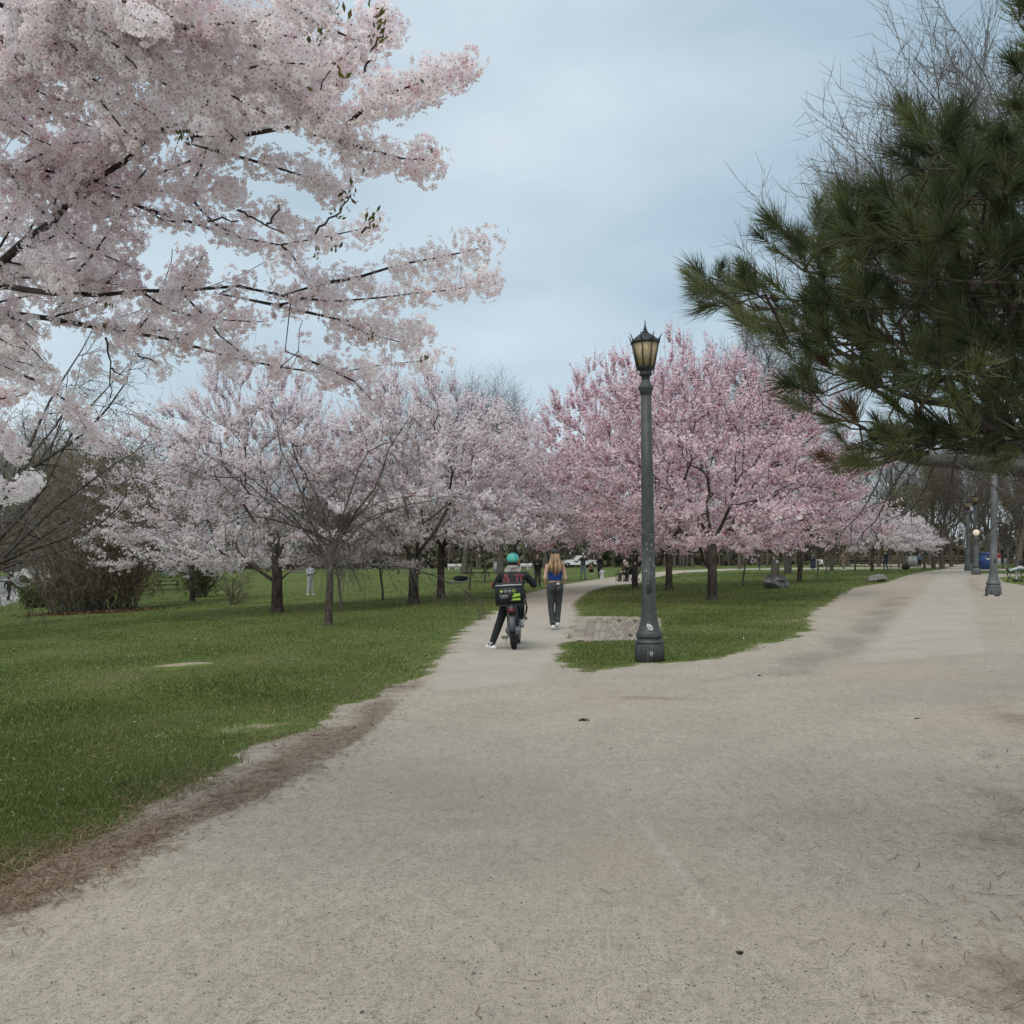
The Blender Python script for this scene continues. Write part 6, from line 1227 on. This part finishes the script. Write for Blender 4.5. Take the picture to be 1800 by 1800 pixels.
# woman walking away on the path ------------------------------------------------
hairb = M('hair_blonde', (.42, .29, .17), (.20, .125, .07), 60, .55, .6)
def woman_extras(o, j, hp, HF):
    g = G(); r = np.random.default_rng(6)
    for k in range(150):
        a = r.uniform(math.pi * .93, math.pi * 2.07); rr = r.uniform(.6, 1.03); x, y = .088 * math.cos(a) * rr, .098 * math.sin(a) * rr - .01; top = hp(x, y, .045 * r.uniform(.3, 1)); ln = r.uniform(.34, .52) * (1 - .25 * abs(math.cos(a))); xs = x * 1.75 + r.normal() * .022
        pts = [top, hp(x * 1.15, y * 1.15 - .01, -.08), np.array([hd_[0] + xs * .95, -.13 + y * .25, top[2] - .24 + r.normal() * .01]), np.array([hd_[0] + xs * 1.0 + r.normal() * .012, -.145 + r.normal() * .012, top[2] - ln])]
        g.tube(pts, [.012, .014, .013, .004], 5, False, r.random())
    g.build('hair', leafmat('blonde_hair', [(0, (.10, .06, .035)), (.4, (.30, .19, .105)), (1, (.62, .45, .28))], 0, .5), o, True)
    part('hair_cap', hairb, o, lambda g: g.ball(hp(0, -.015, .0), (.080, .095, .105), 14, 10, HF), True)
    part('cap', M('cap_navy', (.024, .025, .035), (.036, .037, .048), 30, .85), o, lambda g: (g.ball(hp(0, -.004, .062), (.096, .112, .082), 18, 12, HF), g.ball(hp(0, .115, .045), (.075, .075, .010), 14, 6, HF), g.ball(hp(0, 0, .142), (.012, .012, .008), 8, 5)), True)
    part('cap_strap', m_dark, o, lambda g: g.tube([hp(.05 * math.cos(t), -.097 - .01 * math.sin(t), .015 + .045 * math.sin(t)) for t in np.linspace(0, math.pi, 9)], .006, 5, False))
    g = G(); n = 20; a = np.arange(n) / n * 2 * np.pi
    g.lathe([(.146, 1.085), (.150, 1.10), (.153, 1.20), (.158, 1.265), (.155, 1.272)], 24, sy=.80); g.build('tube_top', cloth('royal_blue', (.010, .045, .24)), o, True)
    part('waist_tag', M('label_white', (.75, .75, .75), None, 9, .6), o, lambda g: g.box((.055, -.132, 1.005), (.062, .006, .045), Matrix.Rotation(.1, 3, 'X')))
    part('jeans_patch', M('patch', (.45, .28, .26), None, 9, .6), o, lambda g: g.box((.075, -.142, .925), (.055, .006, .018), Matrix.Rotation(.12, 3, 'X')))
    for x in (-.075, .07): part('back_pocket', cloth('pocket_denim', (.035, .038, .043), 40), o, lambda g, x=x: g.box((x, -.146, .875), (.095, .008, .11), Matrix.Rotation(.05, 3, 'X')))
    part('belt', cloth('waistband', (.03, .032, .036), 40), o, lambda g: g.lathe([(.150, .955), (.156, .962), (.154, .985), (.148, .99)], 24, sy=.80), True)
    for s in 'LR':
        an, kn = V3(j['a' + s]), V3(j['k' + s]); d = norm(kn - an); part('jeans_cuff', cloth('cuff_denim', (.085, .09, .10), 40), o, lambda g: g.tube([an + d * .045, an + d * .085], [.066, .066], 12, False), True); part('sock', wht, o, lambda g: g.tube([an - d * .02, an + d * .07], [.043, .046], 10))
hd_ = (0, .01, 1.63)
wp = dict(pel=(0, 0, .97), hL=(-.085, 0, .93), hR=(.085, 0, .93), kL=(-.082, .03, .50), aL=(-.05, -.02, .10), tL=(-.055, .13, .04), kR=(.085, .09, .52), aR=(.055, .02, .155), tR=(.075, .10, .045), sL=(-.165, 0, 1.41), sR=(.165, 0, 1.41), eL=(-.225, -.04, 1.13), eR=(.225, -.04, 1.13), wL=(-.175, .14, .98), wR=(.19, .14, .98), cst=(0, 0, 1.24))
WO = person(on(975.5, 20.1), .06, 'woman with long blonde hair, dark cap and blue tube top walking away on the path', 1.70, wp, None, jn, wht, vox=.011, hair='none', extra=dict(w=woman_extras), wide=.93, legs='full')

# ------------------------------------------------------------------ electric bicycle and its rider
bp = on(904, 16.0); EB = empty('electric_bicycle', bp, 'black fat tyred electric bicycle with a delivery bag on its rear rack', 'bicycle', rz=-.05); EB.rotation_euler = (0, math.radians(-3), -.06)
m_frame = M('bike_frame', (.018, .018, .020), (.026, .026, .028), 9, .4); R0, rt = .255, .053
def wheel_at(y):
    w = part('wheel', m_tyre, EB, lambda g: g.tube([(0, y + R0 * math.cos(t), R0 + rt + R0 * math.sin(t)) for t in np.linspace(0, 2 * math.pi, 41)], rt, 12, False), True)
    part('rim', m_frame, w, lambda g: g.tube([(0, y + .195 * math.cos(t), R0 + rt + .195 * math.sin(t)) for t in np.linspace(0, 2 * math.pi, 33)], .026, 8, False), True)
    part('hub', m_rim, w, lambda g: g.tube([(-.09, y, R0 + rt), (.09, y, R0 + rt)], .045, 12)); part('spokes', m_rim, w, lambda g: [g.tube([(s * .03, y, R0 + rt), (s * .012, y + .19 * math.cos(t), R0 + rt + .19 * math.sin(t))], .0018, 3, False) for k, t in enumerate(np.linspace(0, 6.283, 28)) for s in [(-1) ** k]])
    g = G()                                                   # tread knobs
    for k in range(64):
        t = k * 2 * math.pi / 64
        for x in (-.034, -.012, .012, .034):
            rr = R0 + math.sqrt(max(rt ** 2 - x * x, 0)) + .001; c = (x, y + rr * math.cos(t + .04 * (x > 0)), R0 + rt + rr * math.sin(t + .04 * (x > 0))); g.box(c, (.016, .014, .010), Matrix.Rotation(t, 3, 'X'))
    g.build('tread', m_tyre, w); return w
wheel_at(0.0 + .0); wheel_at(1.12)
zc = R0 + rt
part('rear_fender', M('fender_grey', (.045, .047, .05), None, 9, .45), EB, lambda g: g.tube([(0, .33 * math.cos(t), zc + .33 * math.sin(t)) for t in np.linspace(.6, 2.95, 18)], .066, 10, True, flat=(1, .35)), True)
part('front_fender', m_frame, EB, lambda g: g.tube([(0, 1.12 + .33 * math.cos(t), zc + .33 * math.sin(t)) for t in np.linspace(.3, 2.6, 14)], .06, 10, True, flat=(1, .3)), True)
part('frame', m_frame, EB, lambda g: [g.tube(a, rr, 8) for a, rr in (([(.085, 0, zc), (.06, .42, .32)], .014), ([(-.085, 0, zc), (-.06, .42, .32)], .014), ([(.07, 0, zc), (.03, .36, .68)], .012), ([(-.07, 0, zc), (-.03, .36, .68)], .012), ([(0, .42, .32), (0, .34, .80)], .02), ([(0, .42, .32), (0, .60, .40), (0, .88, .78)], .045), ([(0, .36, .62), (0, .88, .84)], .024), ([(.065, 1.12, zc), (.065, .98, .66), (0, .94, .74)], .018), ([(-.065, 1.12, zc), (-.065, .98, .66), (0, .94, .74)], .018), ([(0, .95, .70), (0, .86, 1.02)], .02))])
part('handlebar', m_frame, EB, lambda g: g.tube([(-.36, .74, 1.08), (-.2, .82, 1.10), (0, .86, 1.04), (.2, .82, 1.10), (.36, .74, 1.08)], .014, 8)); [part('grip', m_tyre, EB, lambda g, s=s: g.tube([(s * .38, .72, 1.08), (s * .27, .79, 1.09)], .020, 8)) for s in (-1, 1)]
part('saddle', m_tyre, EB, lambda g: g.ball((0, .32, .84), (.11, .16, .05), 14, 8), True)
part('crank', m_rim, EB, lambda g: (g.tube([(-.10, .42, .32), (.10, .42, .32)], .02, 8), g.tube([(-.10, .42, .32), (-.11, .36, .17)], .012, 6), g.tube([(.10, .42, .32), (.11, .48, .47)], .012, 6), g.lathe([(.09, -.004), (.09, .004)], 20, c=(0, 0, 0)) if False else g.tube([(.07, .42 + .085 * math.cos(t), .32 + .085 * math.sin(t)) for t in np.linspace(0, 6.283, 21)], .008, 5, False)))
for s, y, z in ((-1, .36, .17), (1, .48, .47)):
    part('pedal', m_frame, EB, lambda g, s=s, y=y, z=z: [g.tube(a, .007, 5, False) for a in ([(s * .12, y, z), (s * .22, y, z)], [(s * .13, y - .045, z - .015), (s * .22, y - .045, z - .015)], [(s * .13, y + .045, z + .015), (s * .22, y + .045, z + .015)], [(s * .13, y - .045, z - .015), (s * .13, y + .045, z + .015)], [(s * .22, y - .045, z - .015), (s * .22, y + .045, z + .015)])])
part('derailleur', m_rim, EB, lambda g: (g.box((.10, .0, zc - .05), (.03, .05, .06)), g.tube([(.10, .0, zc - .08), (.105, .05, zc - .18)], .012, 6), g.ball((.105, .05, zc - .18), (.01, .028, .028), 8, 6), g.tube([(.09, 0, zc), (.09, -.02, zc + .02)], .03, 8)))
part('motor_hub', m_rim, EB, lambda g: g.lathe([(.07, -.06), (.085, -.03), (.085, .03), (.07, .06)], 16, c=(0, 0, 0)) if False else g.tube([(-.055, 0, zc), (.055, 0, zc)], .085, 16))
part('chain', m_rim, EB, lambda g: (g.tube([(.075, .02, zc + .035), (.075, .42, .40)], .006, 4, False), g.tube([(.075, .03, zc - .17), (.075, .42, .235)], .006, 4, False)))
part('brake_rotor', m_rim, EB, lambda g: g.tube([(-.085, .08 * math.cos(t), zc + .08 * math.sin(t)) for t in np.linspace(0, 6.283, 25)], .008, 4, False, flat=(1, .4))); part('kickstand', m_rim, EB, lambda g: g.tube([(-.06, .30, .30), (-.15, .24, .12)], .010, 6))
part('tail_light', M('tail_red_bike', (.16, .012, .015), (.12, .01, .012), 9, .3), EB, lambda g: g.box((0, -.26, .66), (.13, .03, .06))); part('light_housing', m_frame, EB, lambda g: g.box((0, -.235, .68), (.16, .03, .10)))
part('rear_rack', m_frame, EB, lambda g: [g.tube(a, .009, 6) for a in ([(-.24, -.20, .745), (.24, -.20, .745)], [(-.24, -.20, .745), (-.24, .25, .745)], [(.24, -.20, .745), (.24, .25, .745)], [(-.24, .25, .745), (.24, .25, .745)], [(-.08, -.20, .745), (-.08, .25, .745)], [(.08, -.20, .745), (.08, .25, .745)], [(-.10, .15, .745), (-.09, 0, zc)], [(.10, .15, .745), (.09, 0, zc)])])
part('cable', m_frame, EB, lambda g: g.tube([(.14, -.2, .74), (.15, -.19, .6), (.15, -.12, .45), (.12, .0, .36)], .004, 4, False))
BG_ = empty('delivery_bag', tuple(bp), 'black insulated delivery bag with green and white lettering strapped on the bicycle rack', 'delivery bag'); BG_.rotation_euler = EB.rotation_euler
m_bag = M('bag_black', (.012, .013, .014), (.020, .021, .023), 10, .65, .3); m_green = M('print_green', (.30, .52, .05), (.27, .47, .05), 9, .6); m_prw = M('print_white', (.62, .64, .62), (.5, .52, .5), 12, .6)
bx, bz = -.025, .925; by = -.20
part('bag_body', m_bag, BG_, lambda g: g.box((bx, .02, bz), (.455, .44, .34), taper=1.03)); part('bag_lid', m_bag, BG_, lambda g: g.box((bx, .02, 1.105), (.475, .46, .03), taper=.96)); part('reflective_strip', M('reflective', (.50, .52, .53), (.38, .40, .41), 14, .4), BG_, lambda g: g.box((bx, by - .012, 1.083), (.44, .008, .022)))
part('corner_piping', m_frame, BG_, lambda g: [g.tube([(bx + s * .228, by - .003, .758), (bx + s * .234, by - .003, 1.09)], .009, 6) for s in (-1, 1)])
part('side_strap', m_tyre, BG_, lambda g: (g.tube([(bx + .235, -.15, 1.05), (bx + .262, -.16, .95), (bx + .272, -.17, .82), (bx + .275, -.18, .70), (bx + .25, -.18, .56), (bx + .255, -.18, .50)], .010, 5), g.tube([(bx + .255, -.15, .80), (bx + .29, -.16, .70), (bx + .27, -.17, .60)], .010, 5), g.box((bx + .205, -.14, .71), (.07, .10, .09))))
def ring(g, cx, cz, r0, r1, y, n=20):
    a = np.arange(n) / n * 2 * np.pi; V = np.concatenate([np.stack([cx + np.cos(a) * q, np.full(n, y), cz + np.sin(a) * q], 1) for q in (r0, r1)]); i = np.arange(n); jn_ = (i + 1) % n; g.add(V, [np.stack([i, jn_, jn_ + n, i + n], 1)])
yb = by - .006; tx = .0032
def green(g):
    ring(g, bx - .13, .985, .0005, .024, yb - .001); ring(g, bx + .082, .985, .015, .026, yb)
    for P in ([(.045, .875), (.185, .895), (.185, .94), (.085, .94)], [(.02, .825), (.075, .862), (.185, .862), (.185, .825)]): g.add([(bx + x, yb - .001, z) for x, z in P], [np.array([[0, 1, 2, 3]])])
part('green_print', m_green, BG_, green)
def whitep(g):
    V, T = text_arrays('T-BIKE', .048); g.add(np.stack([V[:, 0] + bx - .09, np.full(len(V), yb - .001), V[:, 1] + .905], 1), [T])
    V, T = text_arrays('e', .044); g.add(np.stack([V[:, 0] * .9 + bx - .13, np.full(len(V), yb - .004), V[:, 1] + .985], 1), [T])
    ring(g, bx - .06, .985, .017, .021, yb); ring(g, bx + .01, .985, .017, .021, yb)
    for x in (-.098, -.024, .048): g.box((bx + x, yb, .985), (.012, .002, .004))
    V, T = text_arrays('G', .034); g.add(np.stack([V[:, 0] + bx - .06, np.full(len(V), yb - .001), V[:, 1] + .985], 1), [T]); V, T = text_arrays('O', .03); g.add(np.stack([V[:, 0] + bx + .01, np.full(len(V), yb - .001), V[:, 1] + .985], 1), [T])
    for k in range(14): g.box((bx - .15 + k * .008, yb, .872), (.005, .002, .006))
part('white_print', m_prw, BG_, whitep)

helm = M('helmet_teal', (.10, .48, .40), (.08, .42, .36), 8, .35)
rid = dict(pel=(0, 0, .90), cst=(-.02, .13, 1.10), nk=(-.03, .22, 1.33), hd=(-.03, .27, 1.47), sL=(-.22, .17, 1.25), sR=(.18, .17, 1.25), eL=(-.34, .26, 1.06), eR=(.34, .28, 1.08), wL=(-.36, .50, 1.06), wR=(.30, .52, 1.08),
           hL=(-.11, .0, .86), hR=(.07, .03, .88), kL=(-.23, .13, .50), aL=(-.37, .0, .10), tL=(-.44, .11, .035), kR=(.10, .46, .76), aR=(.12, .38, .50), tR=(.14, .52, .47))
def rider_extras(o, j, hp, HF):
    g = G(); g.ball(hp(0, -.012, .050), (.108, .130, .105), 22, 14, HF); ob = g.build('helmet', helm, o, True)
    g2 = G()
    for k in range(-4, 5):
        for m_ in range(3):
            a = k * .19; ph = .35 + m_ * .34; c = hp(.110 * math.sin(a) * math.cos(ph) * 1.0, -.012 - .133 * math.cos(a) * math.cos(ph), .050 + .107 * math.sin(ph)); g2.ball(c, (.0065, .006, .0055), 6, 4)
    g2.build('vents', M('helmet_vent', (.012, .10, .09), None, 9, .6), ob)
    part('rim', m_dark, ob, lambda g: g.tube([hp(.100 * math.cos(t), -.012 + .12 * math.sin(t), -.012) for t in np.linspace(0, 6.283, 25)], .012, 6, False)); part('chin_strap', m_dark, ob, lambda g: [g.tube([hp(s * .085, -.01, .0), hp(s * .06, .03, -.10)], .006, 5) for s in (-1, 1)])
    part('head_cover', m_dark, o, lambda g: g.ball(hp(0, -.02, -.035), (.088, .098, .085), 14, 10, HF), True)
    nk = V3(j['nk']); g = G(); g.ball(nk + [0, -.085, -.025], (.150, .056, .090), 16, 10, Matrix.Rotation(-.35, 3, 'X')); g.tube([nk + [-.10, .0, .025], nk + [-.07, -.085, .045], nk + [0, -.115, .040], nk + [.07, -.085, .045], nk + [.10, .0, .025]], [.03, .038, .042, .038, .03], 10); g.tube([nk + [-.09, -.06, .03], nk + [-.05, -.10, -.06], nk + [0, -.12, -.11]], [.035, .04, .02], 8); g.tube([nk + [.09, -.06, .03], nk + [.05, -.10, -.06], nk + [0, -.12, -.11]], [.035, .04, .02], 8)
    fuse(g, 'hood', cloth('hood_grey', (.30, .27, .25)), o, .010)
    jk = [c for c in o.children if c.name.startswith('jacket')][0]; bv = BVHTree.FromObject(jk, bpy.context.evaluated_depsgraph_get())
    def onback(x, z, lift): h = bv.ray_cast(Vector((x, -1, z)), Vector((0, 1, 0))); return (x, (h[0].y if h[0] else .0) - lift, z)
    def letters(name, mat, w, lift):
        g = G(); A_ = [[(-.200, 1.075), (-.150, 1.245)], [(-.135, 1.245), (-.075, 1.075)], [(-.178, 1.135), (-.095, 1.135)], [(-.225, 1.075), (-.175, 1.075)], [(-.105, 1.075), (-.05, 1.075)], [(-.158, 1.245), (-.128, 1.245)]]
        Pi = [[(.020, 1.245), (.135, 1.245)], [(.052, 1.245), (.046, 1.075)], [(.108, 1.245), (.118, 1.075)], [(.022, 1.075), (.070, 1.075)], [(.094, 1.075), (.144, 1.075)]]
        for st in A_ + Pi:
            for k in range(len(st) - 1):
                (x0, z0), (x1, z1) = st[k], st[k + 1]; L_ = math.hypot(x1 - x0, z1 - z0); nx, nz_ = -(z1 - z0) / L_ * w, (x1 - x0) / L_ * w; ex, ez = (x1 - x0) / L_ * w, (z1 - z0) / L_ * w; n = max(2, int(L_ / .02)); V = []
                for q in range(n + 1):
                    t = q / n; x, z = x0 - ex + (x1 - x0 + 2 * ex) * t, z0 - ez + (z1 - z0 + 2 * ez) * t; V += [onback(x + nx, z + nz_, lift), onback(x - nx, z - nz_, lift)]
                i = np.arange(n) * 2; g.add(V, [np.stack([i, i + 1, i + 3, i + 2], 1)])
        g.build(name, mat, o)
    letters('back_letters', M('letter_red', (.50, .10, .10), None, 20, .8), .0115, .005); letters('letter_fill', blk, .0048, .008)
    for s in 'LR':
        el, wr = V3(j['e' + s]), V3(j['w' + s]); d = norm(wr - el)
        for k in range(3): part('cuff_stripe', M('stripe_orange', (.62, .07, .03), None, 20, .8), o, lambda g, k=k: g.tube([el + d * (.055 + k * .035), el + d * (.070 + k * .035)], [.0635, .062], 12, False))
        an, kn = V3(j['a' + s]), V3(j['k' + s]); d = norm(kn - an); part('sock', jersey, o, lambda g: g.tube([an - d * .02, an + d * .08], [.044, .046], 10))
        toe = V3(j['t' + s]); f = norm((toe - an) * [1, 1, 0]); part('shoe_sole', wht, o, lambda g: g.tube([an - f * .06 - [0, 0, .068], (an + toe) / 2 - [0, 0, .033], toe + f * .03 - [0, 0, .012]] if s == 'R' else [np.array([an[0] - f[0] * .06, an[1] - f[1] * .06, .022]), np.array([(an[0] + toe[0]) / 2, (an[1] + toe[1]) / 2, .022]), np.array([toe[0], toe[1], .022]) + f * .04], [.046, .050, .040], 10, True, flat=(1, .55) if False else None))
        sd = np.cross(f, [0, 0, 1]); part('shoe_flash', m_prw, o, lambda g: [g.tube([an + sd * q * .045 - [0, 0, .045], (an + toe) / 2 + sd * q * .045 - [0, 0, .015]], .010, 6) for q in (-1, 1)])
RI = person(tuple(bp), -.02, 'delivery rider in teal helmet and dark jacket with red letters, one foot down', 1.75, rid, cloth('jacket_black', (.020, .021, .024)), blk, shb, vox=.011, hair='none', extra=dict(r=rider_extras), wide=1.14)

# small things lying on the gravel --------------------------------------------
def clump(px, py, s, label, seed):
    r = np.random.default_rng(seed); c = at(px, py); n = 26; p = r.normal(0, s * .45, (n, 3)) * [1, 1, .4]; p[:, 2] = np.abs(p[:, 2]) + .004; V, q, t = leaf_quads(r, p, s * .45, .002); o = mk('leaf_clump', V, [q], leafmat('clump_leaf', [(0, (.02, .015, .012)), (1, (.08, .05, .035))], .1), tint=t); o.location = c; tag(o, label, 'leaf clump')
clump(1027, 1267, .035, 'dark curled leaf clump on the gravel in front of the lamp post', 1); clump(1302, 1678, .010, 'small dark leaf scrap on the near right gravel', 2); clump(1612, 1264, .013, 'small dark leaf scrap on the gravel at the right', 3); clump(216, 1380, .03, 'small dark leaf clump on the near left lawn', 4); clump(1335, 1188, .02, 'small twig scrap on the gravel right of the lamp post', 5)
print('TRIS', sum(len(o.data.loop_triangles) if (o.data.calc_loop_triangles() or True) else 0 for o in {o.data: o for o in bpy.data.objects if o.type == 'MESH'}.values()), 'OBJ', len(bpy.data.objects))
